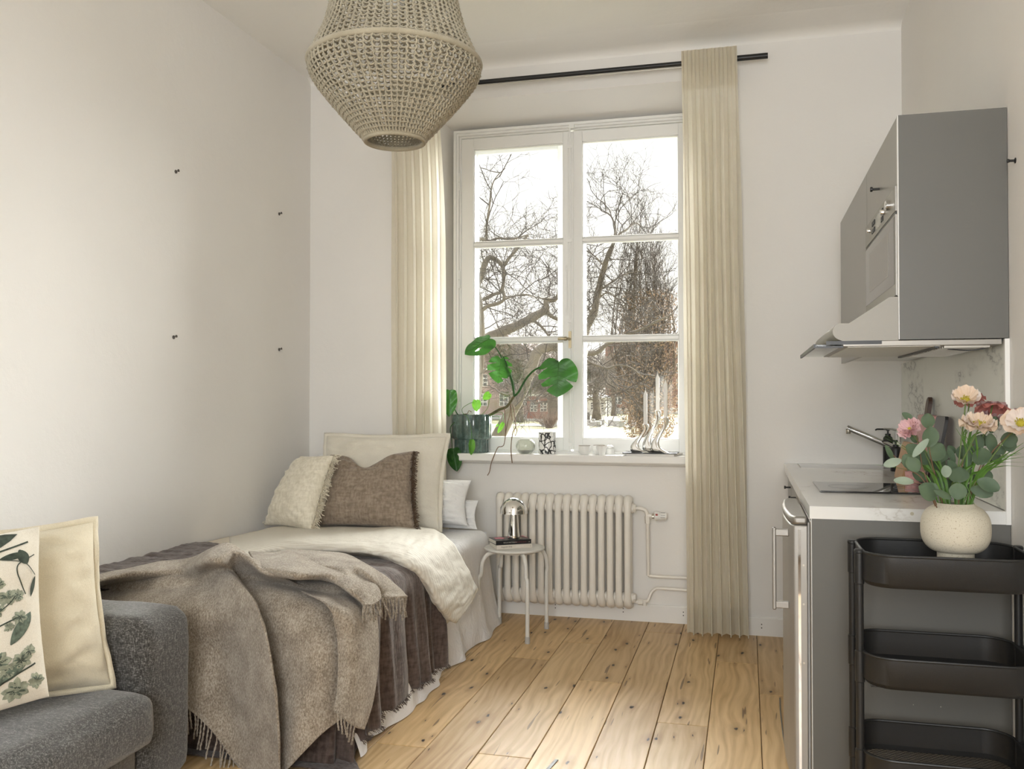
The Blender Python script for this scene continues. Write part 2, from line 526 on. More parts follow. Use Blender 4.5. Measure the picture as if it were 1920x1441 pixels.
struct(b.build('baseboard_left', M['trim'], smooth=False))

# ---------------------------------------------------------------- window
win = bpy.data.objects.new('window_1', None); COL.objects.link(win); win.location = (-.975, 5.08, .905); ORG['window_1'] = Vector(win.location)
win['kind'] = 'structure'
m = MB()
FX0, FX1, FZ0, FZ1 = -1.674, -.276, .905, 2.80
def ring(m, x0, x1, z0, z1, t, y0, y1, tb=None):
    tb = t if tb is None else tb
    m.box(x0, x0 + t, y0, y1, z0, z1).box(x1 - t, x1, y0, y1, z0, z1)
    m.box(x0 + t, x1 - t, y0, y1, z1 - t, z1).box(x0 + t, x1 - t, y0, y1, z0, z0 + tb)
ring(m, FX0, FX1, FZ0, FZ1, .016, 5.050, 5.20, .004)
ring(m, FX0 + .016, FX1 - .016, FZ0 + .002, FZ1 - .016, .012, 5.062, 5.20, .01)
ring(m, FX0 + .028, FX1 - .028, FZ0 + .008, FZ1 - .028, .010, 5.082, 5.20, .006)
m.build('window_frame', M['sash'], win, smooth=False, bevel=.003)
SX = [(-1.634, -.984), (-.962, -.312)]
SZ0, SZ1 = .918, 2.757
MZ = [(1.545, 1.572), (2.114, 2.14)]
def sash(x0, x1, gx0, gx1):
    yf = 5.085
    m = MB()
    z0, z1, gz0, gz1 = SZ0, SZ1, .987, 2.693
    m.box(x0, gx0, yf, yf + .036, z0, z1).box(gx1, x1, yf, yf + .036, z0, z1)
    m.box(gx0, gx1, yf, yf + .036, z0, gz0).box(gx0, gx1, yf, yf + .036, gz1, z1)
    s = m.build('sash', M['sash'], win, smooth=False, bevel=.003)
    # stepped inner moulding
    m = MB()
    for (a, b) in ((gz0, MZ[0][0]), (MZ[0][1], MZ[1][0]), (MZ[1][1], gz1)):
        ring(m, gx0 - .001, gx1 + .001, a, b, .006, yf + .010, yf + .030)
    m.build('glazing_bead', M['sash'], s, smooth=False, bevel=.0015)
    for (a, b) in MZ:
        m = MB(); m.box(gx0, gx1, yf + .004, yf + .034, a + .004, b - .004).box(gx0, gx1, yf + .014, yf + .030, a, b)
        m.build('muntin', M['sash'], s, smooth=False, bevel=.0025)
    for (a, b) in ((gz0, MZ[0][0]), (MZ[0][1], MZ[1][0]), (MZ[1][1], gz1)):
        MB().box(gx0, gx1, yf + .0215, yf + .0235, a, b).build('pane', M['pane'], s, smooth=False)
    # coupled outer sash
    m = MB(); yo = 5.150
    ring(m, x0 + .012, x1 - .012, z0 + .01, z1 - .01, (gx0 - x0) - .004, yo, yo + .03, gz0 - z0 - .008)
    for (a, b) in MZ: m.box(gx0 + .0, gx1, yo, yo + .03, a + .003, b + .001)
    m.build('outer_sash', M['sash'], win, smooth=False, bevel=.003)
    MB().box(gx0, gx1, yo + .014, yo + .016, gz0, gz1).build('outer_pane', M['pane'], win, smooth=False)
    return s
s1 = sash(*SX[0], -1.560, -1.020)
s2 = sash(*SX[1], -.908, -.363)
# meeting stile with the espagnolette rod
m = MB(); m.box(-.990, -.957, 5.072, 5.088, .925, 2.752); m.box(-.984, -.963, 5.064, 5.076, .93, 2.745)
m.build('meeting_stile', M['sash'], win, smooth=False, bevel=.003)
m = MB(); m.cyl((-.975, 5.058, .915), (-.975, 5.058, 2.775), .0048, 10)
for z in (.955, 1.30, 1.66, 2.12, 2.66): m.box(-.986, -.964, 5.052, 5.068, z - .008, z + .008)
m.box(-.978, -.950, 5.045, 5.06, 2.765, 2.79)
rod = m.build('locking_rod', M['sash'], win)
m = MB(); m.box(-.982, -.966, 5.046, 5.056, 1.505, 1.60)
m.tube([(-.974, 5.045, 1.556), (-.976, 5.022, 1.556), (-.99, 5.012, 1.556), (-1.035, 5.012, 1.556)], [.008, .007, .007, .0085], 10)
m.cyl((-.985, 5.012, 1.556), (-1.0, 5.012, 1.556), .011, 12)
m.build('window_handle', M['brass'], win, label='worn brass turning handle')
for (hx, zs) in ((-1.646, (2.50, 1.92, 1.20)), (-.302, (2.50, 1.92, 1.20))):
    for z in zs:
        m = MB(); m.cyl((hx, 5.074, z - .05), (hx, 5.074, z - .002), .0075, 10).cyl((hx, 5.074, z + .002), (hx, 5.074, z + .05), .0075, 10)
        m.lathe([(.002, z + .05), (.006, z + .053), (.002, z + .06)], (hx, 5.074, 0), 8)
        m.build('hinge', M['sash'], win)
for z in (1.80, 2.0):   # storm hook on the left sash edge
    pass
m = MB(); pts = [(-.998, 5.080, 1.96 - .24 * t) for t in np.linspace(0, 1, 12)]
m.tube(pts, .0028, 6)
for zc in (1.965, 1.715):
    m.tube([(-.998 + .008 * cos(a), 5.078, zc + .02 * sin(a)) for a in np.linspace(0, 2 * pi, 14)[:-1]], .0022, 5, closed=True)
m.build('storm_hook', M['sash'], win)
# sill board and the small moulding under it
m = MB(); m.prism([(4.885, .863), (4.882, .870), (4.882, .901), (4.887, .906), (5.10, .906), (5.10, .863)], 'x', LX0 + .003, RXf - .003)
sill = m.build('window_sill', M['trim'], win, smooth=False, bevel=.002)
m = MB(); m.prism([(4.955, .863), (4.93, .863), (4.935, .852), (4.955, .845), (4.969, .845), (4.969, .863)], 'x', LX0 + .003, RXf - .003)
m.build('sill_moulding', M['trim'], win, smooth=False)

# picture nails left in the wall, wall knob on the right
def nail(p, lab, side=1):
    m = MB(); x, y, z = p
    m.cyl((x - .004 * side, y, z), (x + .014 * side, y, z + .004), .0022, 8).cyl((x + .013 * side, y, z + .004), (x + .0165 * side, y, z + .0045), .0062, 10)
    m.cyl((x - .001 * side, y, z), (x + .003 * side, y, z), .0085, 12)
    tag(m.build('wall_nail', M['hole'], origin=p), lab, 'nail', 'nails left in the left wall')
nail((XL, 3.529, 2.237), 'small nail in the left wall, upper of the pair nearer the sofa')
nail((XL, 4.457, 2.232), 'small nail in the left wall, upper of the pair nearer the window corner')
nail((XL, 3.521, 1.490), 'small nail in the left wall, lower of the pair nearer the sofa')
nail((XL, 4.463, 1.486), 'small nail in the left wall, lower of the pair nearer the window corner')

# ================================================================ THE PARK BEYOND THE WINDOW
GZ = -1.5
def lawn():
    t = NT('winter_lawn')
    a = t.noise(.09, 5, .6); b = t.noise(2.2, 4, .7)
    f = t.math('ADD', t.math('MULTIPLY', a, .6), t.math('MULTIPLY', b, .4))
    t.color(t.ramp(f, [(.38, (.17, .145, .09)), (.50, (.18, .18, .085)), (.62, (.24, .21, .13))])); t.set(Roughness=1); return t.m
g_ = MB().quad((-160, 5.3, GZ), (120, 5.3, GZ), (120, 420, GZ), (-160, 420, GZ)).build('ground', lawn(), smooth=False); struct(g_)
gravel = plain('pale_gravel', (.36, .32, .28), .95, var=.2, vscale=8)
for (y0, y1) in ((92, 97), (64, 68), (140, 147)):
    o = MB().quad((-120, y0, GZ + .02), (60, y0 - 3, GZ + .02), (60, y1 - 3, GZ + .02), (-120, y1, GZ + .02)).build('ground_path', gravel, smooth=False); struct(o)

def segs_mesh(S, n=3):
    """thousands of thin twig pieces: S rows of x0 y0 z0 x1 y1 z1 r0 r1"""
    S = np.array(S, float); a = S[:, :3]; b = S[:, 3:6]; d = b - a; L = np.linalg.norm(d, axis=1, keepdims=True); d /= np.maximum(L, 1e-9)
    ref = np.where(np.abs(d[:, 2:3]) > .9, np.array([[1., 0, 0]]), np.array([[0, 0, 1.]]))
    u = np.cross(d, ref); u /= np.maximum(np.linalg.norm(u, axis=1, keepdims=True), 1e-9); w = np.cross(d, u)
    V_ = []
    for (p, r) in ((a, S[:, 6:7]), (b, S[:, 7:8])):
        for k in range(n):
            th = 2 * pi * k / n; V_.append(p + (u * cos(th) + w * sin(th)) * r)
    V_ = np.stack(V_, 1).reshape(-1, 3)
    base = np.arange(len(S))[:, None] * (2 * n)
    F_ = np.concatenate([base + np.array([[k, (k + 1) % n, n + (k + 1) % n, n + k]]) for k in range(n)], 0)
    return V_, F_
def build_np(name, V_, F_, mat, parent, kind=None):
    o0 = root_of(parent); me = bpy.data.meshes.new(name); V_ = V_ - np.array(o0)
    me.vertices.add(len(V_)); me.vertices.foreach_set('co', V_.ravel())
    nf, k = F_.shape; me.loops.add(nf * k); me.loops.foreach_set('vertex_index', F_.ravel().astype(np.int32))
    me.polygons.add(nf); me.polygons.foreach_set('loop_start', np.arange(0, nf * k, k, dtype=np.int32)); me.polygons.foreach_set('loop_total', np.full(nf, k, dtype=np.int32))
    me.update(calc_edges=True); me.materials.append(mat)
    ob = bpy.data.objects.new(name, me); COL.objects.link(ob); ob.parent = parent; ORG[ob.name] = o0
    if kind: ob['kind'] = kind
    return ob
def grow(S, p, d, L, r, depth, rnd, up=.15, spread=.6, wig=.22, nb=3, shrink=.68, minr=.004, out=None):
    """a branch that wanders, forks and ends in twigs"""
    p = np.array(p, float); d = np.array(d, float); d /= np.linalg.norm(d)
    n = 5 if depth > 1 else 4
    for i in range(n):
        d = d + np.array([rnd.gauss(0, wig), rnd.gauss(0, wig), rnd.gauss(0, wig) + up * .3]); d /= np.linalg.norm(d)
        q = p + d * L / n; r1 = max(minr * .7, r * (1 - .45 / n))
        S.append((*p, *q, r, r1)); p = q; r = r1
        if depth > 0 and i >= 1:
            for _ in range(nb if i == n - 1 else (1 if rnd.random() < .75 else 2)):
                a = np.array([rnd.gauss(0, 1), rnd.gauss(0, 1), rnd.gauss(0, 1)]); a -= d * a.dot(d); a /= np.linalg.norm(a) + 1e-9
                nd = d * (1 - spread * .5) + a * spread * rnd.uniform(.7, 1.2) + np.array([0, 0, up])
                grow(S, p, nd, L * shrink * rnd.uniform(.7, 1.15), max(minr, r * .62), depth - 1, rnd, up, spread, wig, nb, shrink, minr)
bark = plain('grey_brown_bark', (.16, .135, .11), .95, bump=.6, bscale=6, var=.35, vscale=2)
bark_dark = plain('dark_twig_bark', (.045, .035, .028), .95)
bark_pale = plain('mottled_plane_bark', (.17, .145, .115), .95, bump=.5, bscale=5, var=.4, vscale=1.6)
def limb(m, pts, r0, r1, rnd, n=9, k=26):
    c = catmull(pts, k)
    m.tube(c, [lerp(r0, r1, i / (k - 1)) * (1 + .18 * nz(i * .8, r0 * 30)) for i in range(k)], n)
    return c
rt = random.Random(77)
# ---- big gnarled plane tree filling the left pane
PT = ((((-6.501, 22, -0.499), (-6.122, 22, 0.223), (-5.703, 22, 0.995), (-5.398, 22, 1.626), (-5.205, 22, 2.081), (-5.067, 22, 2.4), (-4.766, 22, 2.53), (-4.332, 22, 2.497), (-3.822, 22, 2.331)), 0.19, 0.1), (((-6.896, 22.4, 2.515), (-6.622, 22.4, 2.719), (-6.262, 22.4, 2.906), (-5.764, 22.4, 3.089), (-5.271, 22.4, 3.325), (-5.019, 22.4, 3.455), (-4.88, 22.4, 3.534)), 0.15, 0.095), (((-4.908, 22.4, 3.507), (-4.935, 22.4, 3.753), (-4.713, 22.4, 3.747), (-4.575, 22.4, 3.974), (-4.409, 22.4, 4.375), (-4.271, 22.4, 4.845)), 0.07, 0.03), (((-4.991, 22.4, 3.482), (-4.713, 22.4, 3.285), (-4.437, 22.4, 3.224), (-4.095, 22.4, 3.244)), 0.06, 0.03), (((-5.271, 22.4, 3.243), (-5.061, 22.4, 3.075), (-4.852, 22.4, 2.826), (-4.686, 22.4, 2.714), (-4.465, 22.4, 2.846)), 0.04, 0.015), (((-6.521, 21.5, 1.064), (-6.452, 21.5, 1.861), (-6.397, 21.5, 2.659), (-6.425, 21.5, 3.325), (-6.509, 21.5, 3.927), (-6.565, 21.5, 4.53)), 0.12, 0.08), (((-6.565, 21.5, 3.929), (-6.384, 21.5, 4.324), (-6.287, 21.5, 4.627), (-6.149, 21.5, 4.754), (-5.943, 21.5, 4.64), (-5.819, 21.5, 4.542), (-5.655, 21.5, 4.735), (-5.396, 21.5, 5.015), (-5.193, 21.5, 5.27)), 0.085, 0.03), (((-5.846, 21.5, 4.53), (-5.805, 21.5, 4.237), (-5.874, 21.5, 3.908), (-6.08, 21.5, 3.821), (-6.356, 21.5, 3.696)), 0.05, 0.04), (((-6.481, 21.5, 3.326), (-6.259, 21.5, 3.521), (-5.942, 21.5, 3.605), (-5.805, 21.5, 3.707), (-5.819, 21.5, 3.906)), 0.055, 0.035), (((-5.819, 21.5, 3.681), (-5.6, 21.5, 3.754), (-5.261, 21.5, 3.797), (-4.924, 21.5, 3.709), (-4.657, 21.5, 3.675)), 0.025, 0.01), (((-6.566, 21.5, 5.199), (-6.357, 21.5, 5.217), (-6.177, 21.5, 5.155), (-5.943, 21.5, 5.224), (-5.6, 21.5, 5.182), (-5.193, 21.5, 5.27)), 0.05, 0.015), (((-6.26, 21.5, 5.186), (-6.246, 21.5, 5.585), (-6.177, 21.5, 6.048), (-6.122, 21.5, 6.512), (-5.984, 21.5, 6.771), (-5.765, 21.5, 6.956)), 0.035, 0.008), (((-5.522, 22, 1.264), (-5.661, 22, 1.398), (-5.87, 22, 1.331), (-6.08, 22, 1.399)), 0.05, 0.02), (((-5.384, 22, 1.8), (-5.177, 22, 1.866), (-4.971, 22, 1.798), (-4.698, 22, 1.862)), 0.045, 0.015))
tree_a = empty('plane_tree', (-6.5, 22, GZ), 'big gnarled bare tree with thick mottled limbs, close outside the left window panes', 'tree')
m = MB(); ends = []
for pts, r0, r1 in PT:
    c = limb(m, pts, r0, r1, rt); ends.append((c, r0, r1))
m.build('trunk', bark_pale, tree_a, ang=180, flip=False)
S = []
for c, r0, r1 in ends:
    for i in range(6, 26, 4 if r1 < .04 else 6):
        d = c[i] - c[i - 1]; d = d / np.linalg.norm(d)
        a = np.array([rt.gauss(0, 1), rt.gauss(0, .8), rt.gauss(.35, 1)]); a /= np.linalg.norm(a)
        grow(S, c[i], a + d * .4, rt.uniform(.9, 1.5), .017, 2, rt, .10, .75, .26, 2, .66, .0055)
for (px0, z0, n0) in ((-7.6, 4.6, 4), (-7.2, 5.2, 3), (-6.9, 4.6, 4), (-6.5, 4.5, 4), (-6.1, 4.3, 4), (-7.6, 5.9, 3), (-7.8, 6.6, 2), (-5.7, 4.2, 3)):
    for _ in range(n0):
        grow(S, (px0 + rt.uniform(-.25, .25), 22 + rt.uniform(-1, 1), z0 + rt.uniform(-.3, .3)), (rt.gauss(0, .8), rt.gauss(0, .5), rt.gauss(.4, .6)), rt.uniform(.9, 1.4), .014, 2, rt, .12, .8, .28, 2, .68, .0055)
V_, F_ = segs_mesh(S); build_np('twigs', V_, F_, bark_dark, tree_a, 'stuff')
# ---- second tree, right pane
QT = ((((-5.351, 27, 1.031), (-5.053, 27, 2.005), (-4.821, 27, 2.977), (-4.657, 27, 3.493), (-4.46, 27, 3.861), (-4.361, 27, 4.344), (-4.23, 27, 4.907), (-4.067, 27, 5.467), (-3.904, 27, 5.832)), 0.16, 0.07), (((-3.904, 27, 5.832), (-3.823, 27, 6.183), (-3.838, 27, 6.507), (-3.983, 27, 6.805), (-4.227, 27, 6.931)), 0.05, 0.012), (((-3.904, 27, 5.832), (-3.71, 27, 6.178), (-3.468, 27, 6.328), (-3.227, 27, 6.509), (-2.989, 27, 6.385)), 0.045, 0.012), (((-4.865, 26, 2.602), (-4.517, 26, 2.566), (-4.202, 26, 2.593), (-3.921, 26, 2.822), (-3.501, 26, 3.047), (-2.962, 26, 3.222), (-2.428, 26, 3.488), (-2.02, 26, 3.661)), 0.09, 0.02), (((-4.675, 26, 2.537), (-4.517, 26, 2.348), (-4.234, 26, 2.22), (-3.891, 26, 2.124), (-3.58, 26, 2.214), (-3.194, 26, 2.118), (-2.812, 26, 1.777)), 0.05, 0.01), (((-3.891, 26, 2.124), (-3.891, 26, 1.891), (-3.705, 26, 1.627), (-3.582, 26, 1.272)), 0.02, 0.006), (((-4.296, 27, 4.504), (-3.955, 27, 4.736), (-3.551, 27, 4.964), (-3.071, 27, 5.059)), 0.035, 0.01), (((-4.493, 27, 3.781), (-4.721, 27, 4.111), (-4.852, 27, 4.521), (-5.099, 27, 4.773)), 0.04, 0.012), (((-4.132, 27, 5.227), (-4.441, 27, 5.563), (-4.686, 27, 5.735), (-4.933, 27, 5.827)), 0.03, 0.01), (((-4.361, 27, 4.263), (-4.036, 27, 4.448), (-3.746, 27, 4.246), (-3.472, 27, 4.302)), 0.03, 0.01))
tree_b = empty('maple_tree', (-4.2, 27, GZ), 'bare dark tree with slender forking limbs behind the upper right panes', 'tree')
m = MB(); ends = []
for pts, r0, r1 in QT: ends.append((limb(m, pts, r0, r1, rt), r0, r1))
m.build('trunk', bark, tree_b, ang=180, flip=False)
S = []
for c, r0, r1 in ends:
    for i in range(4, 26, 3):
        d = c[i] - c[i - 1]; d = d / np.linalg.norm(d)
        a = np.array([rt.gauss(0, 1), rt.gauss(0, .8), rt.gauss(.3, 1)]); a /= np.linalg.norm(a)
        grow(S, c[i], a + d * .5, rt.uniform(.9, 1.5), .017, 2, rt, .08, .75, .24, 2, .66, .006)
V_, F_ = segs_mesh(S); build_np('twigs', V_, F_, bark_dark, tree_b, 'stuff')
# ---- tall columnar oak with clinging brown leaves
tree_c = empty('columnar_oak', (-4.6, 45, GZ), 'tall upright oak with dry brown leaves behind the right window panes', 'tree')
m = MB(); S = []
cx0, cyy = -4.95, 45.0
def hw_at(z): return float(np.interp(z, [-1.5, 0, 3, 6, 9, 10.6], [.35, 1.2, 1.7, 1.5, .9, .2]))
m.tube([(cx0, cyy, GZ), (cx0 + .05, cyy, 0), (cx0, cyy, 2), (cx0 + .1, cyy, 5)], [.30, .24, .2, .1], 10)
for k in range(46):
    a = rt.uniform(0, 2 * pi); q = rt.uniform(.1, 1) ** .6; pts = []
    ztop = rt.uniform(4.5, 10.4)
    for i in range(9):
        z = lerp(rt.uniform(-.6, 1.2) if i == 0 else -.3, ztop, i / 8); w = hw_at(z) * q * min(1, .25 + i / 4)
        pts.append((cx0 + w * cos(a) + rt.gauss(0, .05), cyy + w * sin(a), z))
    m.tube(catmull(pts, 18), [lerp(.055, .012, i / 17) for i in range(18)], 5)
    for i in range(2, 9):
        for _ in range(3):
            grow(S, pts[i], (rt.gauss(0, .5), rt.gauss(0, .5), rt.uniform(.6, 1.4)), rt.uniform(.6, 1.2), .013, 1, rt, .3, .5, .18, 2, .7, .007)
m.build('stems', plain('brown_bark', (.12, .09, .065), .95), tree_c, ang=180, flip=False, kind='stuff')
V_, F_ = segs_mesh(S); build_np('twigs', V_, F_, bark_dark, tree_c, 'stuff')
LV = []
nl = 13000
rr = np.random.default_rng(5)
zz = -1.0 + 7.6 * rr.random(nl) ** 1.25; aa = rr.random(nl) * 2 * pi; q = rr.random(nl) ** .5
ww = np.interp(zz, [-1.5, 0, 3, 6, 9], [.7, 1.3, 1.7, 1.4, .8]) * q
cen = np.stack([cx0 + .25 + ww * np.cos(aa) * 1.05, cyy + ww * np.sin(aa), zz], 1)
def leaf_cloud(cen, s, rr):
    n = len(cen); u = rr.normal(size=(n, 3)); u /= np.linalg.norm(u, axis=1, keepdims=True); w = np.cross(u, rr.normal(size=(n, 3))); w /= np.linalg.norm(w, axis=1, keepdims=True)
    sz = s * (.6 + .8 * rr.random((n, 1)))
    V_ = np.stack([cen - u * sz, cen - w * sz * .5, cen + u * sz, cen + w * sz * .5], 1).reshape(-1, 3)
    return V_, (np.arange(n)[:, None] * 4 + np.array([[0, 1, 2, 3]]))
brownleaf = plain('dry_brown_leaves', (.34, .23, .15), .9, var=.45, vscale=3)
V_, F_ = leaf_cloud(cen, .055, rr); build_np('dry_leaves', V_, F_, brownleaf, tree_c, 'stuff')

# ---- distant trees: crown of fine twigs on a trunk
def far_tree(x, y, h, w, seed, label, tr_=.4, dens=26, mat=None, leaf=0):
    rnd = random.Random(seed); root = empty('distant_tree', (x, y, GZ), label, 'tree', 'bare trees far off in the park'); S = []
    m = MB(); m.tube([(x, y, GZ), (x + .1, y, GZ + h * .15), (x - .1, y, GZ + h * .32), (x, y, GZ + h * .55)], [tr_ * 1.3, tr_, tr_ * .8, tr_ * .35], 9); m.build('trunk', bark, root, ang=180, flip=False)
    for k in range(dens):
        z = GZ + h * rnd.uniform(.22, .6); a = rnd.uniform(0, 2 * pi)
        grow(S, (x, y, z), (cos(a) * w / h * 2, sin(a) * w / h * 2, rnd.uniform(.2, 1.4)), h * rnd.uniform(.20, .32), tr_ * .22, 3, rnd, .10, .7, .22, 2, .62, .018 * y / 80)
    V_, F_ = segs_mesh(S); build_np('twigs', V_, F_, mat or bark, root, 'stuff'); return root
far_tree(-19.5, 92, 9.0, 5, 1, 'pale bare park tree, seen low in the left pane behind the plane tree roots', .7)
far_tree(-26.5, 105, 12, 7, 2, 'broad bare park tree at the far left behind the pot plant', .5)
far_tree(-19.2, 118, 9.5, 4, 3, 'short bare park tree left of the red brick house', .55)
far_tree(-12.2, 100, 9.5, 4, 4, 'bare park tree at the right edge of the right pane', .5)
far_tree(-21.5, 150, 11, 6, 6, 'small bare park tree near the far houses, middle of the left pane', .4)
# shrub
S = []; rs = random.Random(8); sh = empty('shrub', (-18.2, 84, GZ), 'leafless fan-shaped shrub on the lawn, low in the left pane', 'shrub')
for k in range(60): grow(S, (-18.2 + rs.uniform(-.3, .3), 84 + rs.uniform(-.3, .3), GZ), (rs.gauss(0, .7), rs.gauss(0, .5), 1), rs.uniform(.9, 1.7), .03, 1, rs, .1, .4, .15, 2, .6, .015)
V_, F_ = segs_mesh(S); build_np('twigs', V_, F_, plain('reddish_twigs', (.20, .14, .11), .95), sh, 'stuff')

# ---- buildings
def brick_mat(name, a, b):
    t = NT(name); br = t.n('TexBrick'); br.inputs['Scale'].default_value = 1.0
    br.inputs['Color1'].default_value = (*a, 1); br.inputs['Color2'].default_value = (*b, 1); br.inputs['Mortar'].default_value = (.28, .22, .2, 1)
    br.inputs['Brick Width'].default_value = .5; br.inputs['Row Height'].default_value = .16; br.inputs['Mortar Size'].default_value = .02
    t.l(t.map((1, 1, 1), rot=(pi / 2, 0, 0)), br.inputs['Vector']); t.color(br.outputs[0]); t.set(Roughness=.95); return t.m
redb = brick_mat('red_brick', (.22, .10, .075), (.28, .13, .10)); whitewall = plain('white_render', (.62, .61, .59), .9); roofm = plain('grey_sheet_roof', (.25, .25, .24), .7)
pane_dark = plain('dark_window_pane', (.10, .11, .11), .1); frame_w = plain('white_window_frames', (.75, .75, .73), .6)
def house(name, x0, x1, y, zt, depth, wallm, roofm_, label, wins, rise=3, plinth=1.0, gable=False):
    root = empty(name, ((x0 + x1) / 2, y, GZ), label, 'building')
    MB().box(x0, x1, y, y + depth, GZ, zt).build('wall', wallm, root, smooth=False)
    if plinth: MB().box(x0 - .15, x1 + .15, y - .15, y + .1, GZ, GZ + plinth).build('plinth', whitewall, root, smooth=False)
    o = .5
    if gable: m = MB().prism([(x0 - o, zt), ((x0 + x1) / 2, zt + rise), (x1 + o, zt)], 'y', y - o, y + depth + o)
    else: m = MB().add([(x0 - o, y - o, zt), (x1 + o, y - o, zt), (x1 + o, y + depth + o, zt), (x0 - o, y + depth + o, zt), (x0 + 2, y + depth / 2, zt + rise), (x1 - 2, y + depth / 2, zt + rise)], [(0, 1, 5, 4), (1, 2, 5), (2, 3, 4, 5), (3, 0, 4), (0, 3, 2, 1)])
    m.build('roof', roofm_, root, smooth=False)
    MB().box(x0 - o, x1 + o, y - o - .05, y - o + .1, zt - .25, zt + .02).build('gutter', frame_w, root, smooth=False)
    for (wx, wz, ww_, wh) in wins:
        f = MB().box(wx - ww_ / 2, wx + ww_ / 2, y - .08, y + .05, wz - wh / 2, wz + wh / 2).build('window', frame_w, root, smooth=False)
        for sx_ in (-1, 1):
            for q in range(3):
                zc = wz - wh / 2 + wh * (q + .5) / 3
                MB().box(wx + sx_ * ww_ * .235 - ww_ * .18, wx + sx_ * ww_ * .235 + ww_ * .18, y - .10, y - .07, zc - wh * .125, zc + wh * .125).build('pane', pane_dark, f, smooth=False)
    return root
wins = [(wx, wz, 1.55, 1.9) for wx in (-24.3, -20.2, -16.1, -12.2) for wz in (1.25, 4.25, 7.2, 10.3)]
house('brick_apartment_block', -26.7, -6, 175, 12.6, 14, redb, roofm, 'red brick apartment block with white windows, far behind the right pane', wins, 3.2, 1.1)
tiles = plain('brown_tile_roof', (.24, .17, .15), .9, var=.2, vscale=4)
house('tiled_house', -39, -25.0, 120, 5.6, 12, plain('pink_render', (.42, .31, .28), .9), tiles, 'pale pink house with a brown tiled roof, behind the plane tree', [(wx, wz, 1.3, 1.7) for wx in (-35.4, -32.4, -29.4, -26.6) for wz in (1.2, 3.9)], 4.6, .6, True)
house('red_cottage', -27.2, -24.2, 112, 1.9, 6, plain('falu_red_boards', (.30, .14, .11), .9), tiles, 'small falun-red cottage low in the left pane'.replace('falun-', ''), [(-26.3, .3, .9, 1.2), (-25.0, .3, .9, 1.2)], 1.4, .3, True)
house('low_white_house', -29.3, -24.4, 160, 1.6, 8, whitewall, roofm, 'long low white house beyond the lawn, below the monstera leaf', [(wx, .1, 1.1, 1.3) for wx in (-28.3, -26.6, -25.2)], .9, 0)

# ---- small things in the park
for (x, y, h, lab) in ((-11.22, 62, 4.0, 'dark lamp post on the lawn, right of centre in the left pane'), (-22.9, 112, 4.6, 'dark lamp post near the low white house'), (-21.0, 140, 5.0, 'dark lamp post in front of the red brick block')):
    lpst = empty('lamp_post', (x, y, GZ), lab, 'lamp post')
    MB().tube([(x, y, GZ), (x, y, GZ + h * .35), (x, y, GZ + h)], [.07, .05, .035], 8).build('post', bark_dark, lpst)
    MB().lathe([(.0, 0), (.12, .02), (.2, .18), (.22, .22), (.05, .32), (.0, .33)], (x, y, GZ + h), 12).build('lantern', frame_w, lpst)
rk = random.Random(12)
stone = plain('pale_stone', (.42, .41, .40), .9, var=.3, vscale=3)
bl_x = [(-15.9 + .78 * k, 92.5 - 1.5 * (k % 3)) for k in range(9)] + [(-16.2, 97), (-15.2, 97), (-19.5 + 0, 88), (-18.5, 88), (-17.3, 88.5), (-16.6, 88)]
ordn = ['first', 'second', 'third', 'fourth', 'fifth', 'sixth', 'seventh', 'eighth', 'ninth']
def stone_label(k):
    if k < 9: return 'pale stone block, ' + ordn[k] + ' from the left in the right-hand lawn row'
    return ['pale stone block farther off, left one of two behind the row in the right pane', 'pale stone block farther off, right one of two behind the row in the right pane',
            'pale stone block at the left of the shrub in the left pane', 'pale stone block just left of the shrub foot', 'pale stone block right of the shrub foot', 'pale stone block nearest the window mullion in the left pane'][k - 9]
for k, (x, y) in enumerate(bl_x):
    w_, h_ = rk.uniform(.5, .72), rk.uniform(.45, .7)
    o = MB().box(x - w_ / 2, x + w_ / 2, y - .25, y + .25, GZ, GZ + h_).build('stone_block', stone, origin=(x, y, GZ), smooth=False, bevel=.04)
    tag(o, stone_label(k), 'stone', 'stone blocks round the park flower beds')
wb_ = MB().lathe([(.0, 0), (.38, 0), (.42, .9), (.36, 1.0), (.0, 1.02)], (-19.6, 113, GZ), 14).build('litter_bin', bark_dark, origin=(-19.6, 113, GZ))
tag(wb_, 'dark litter bin standing on the lawn in the left pane', 'bin')

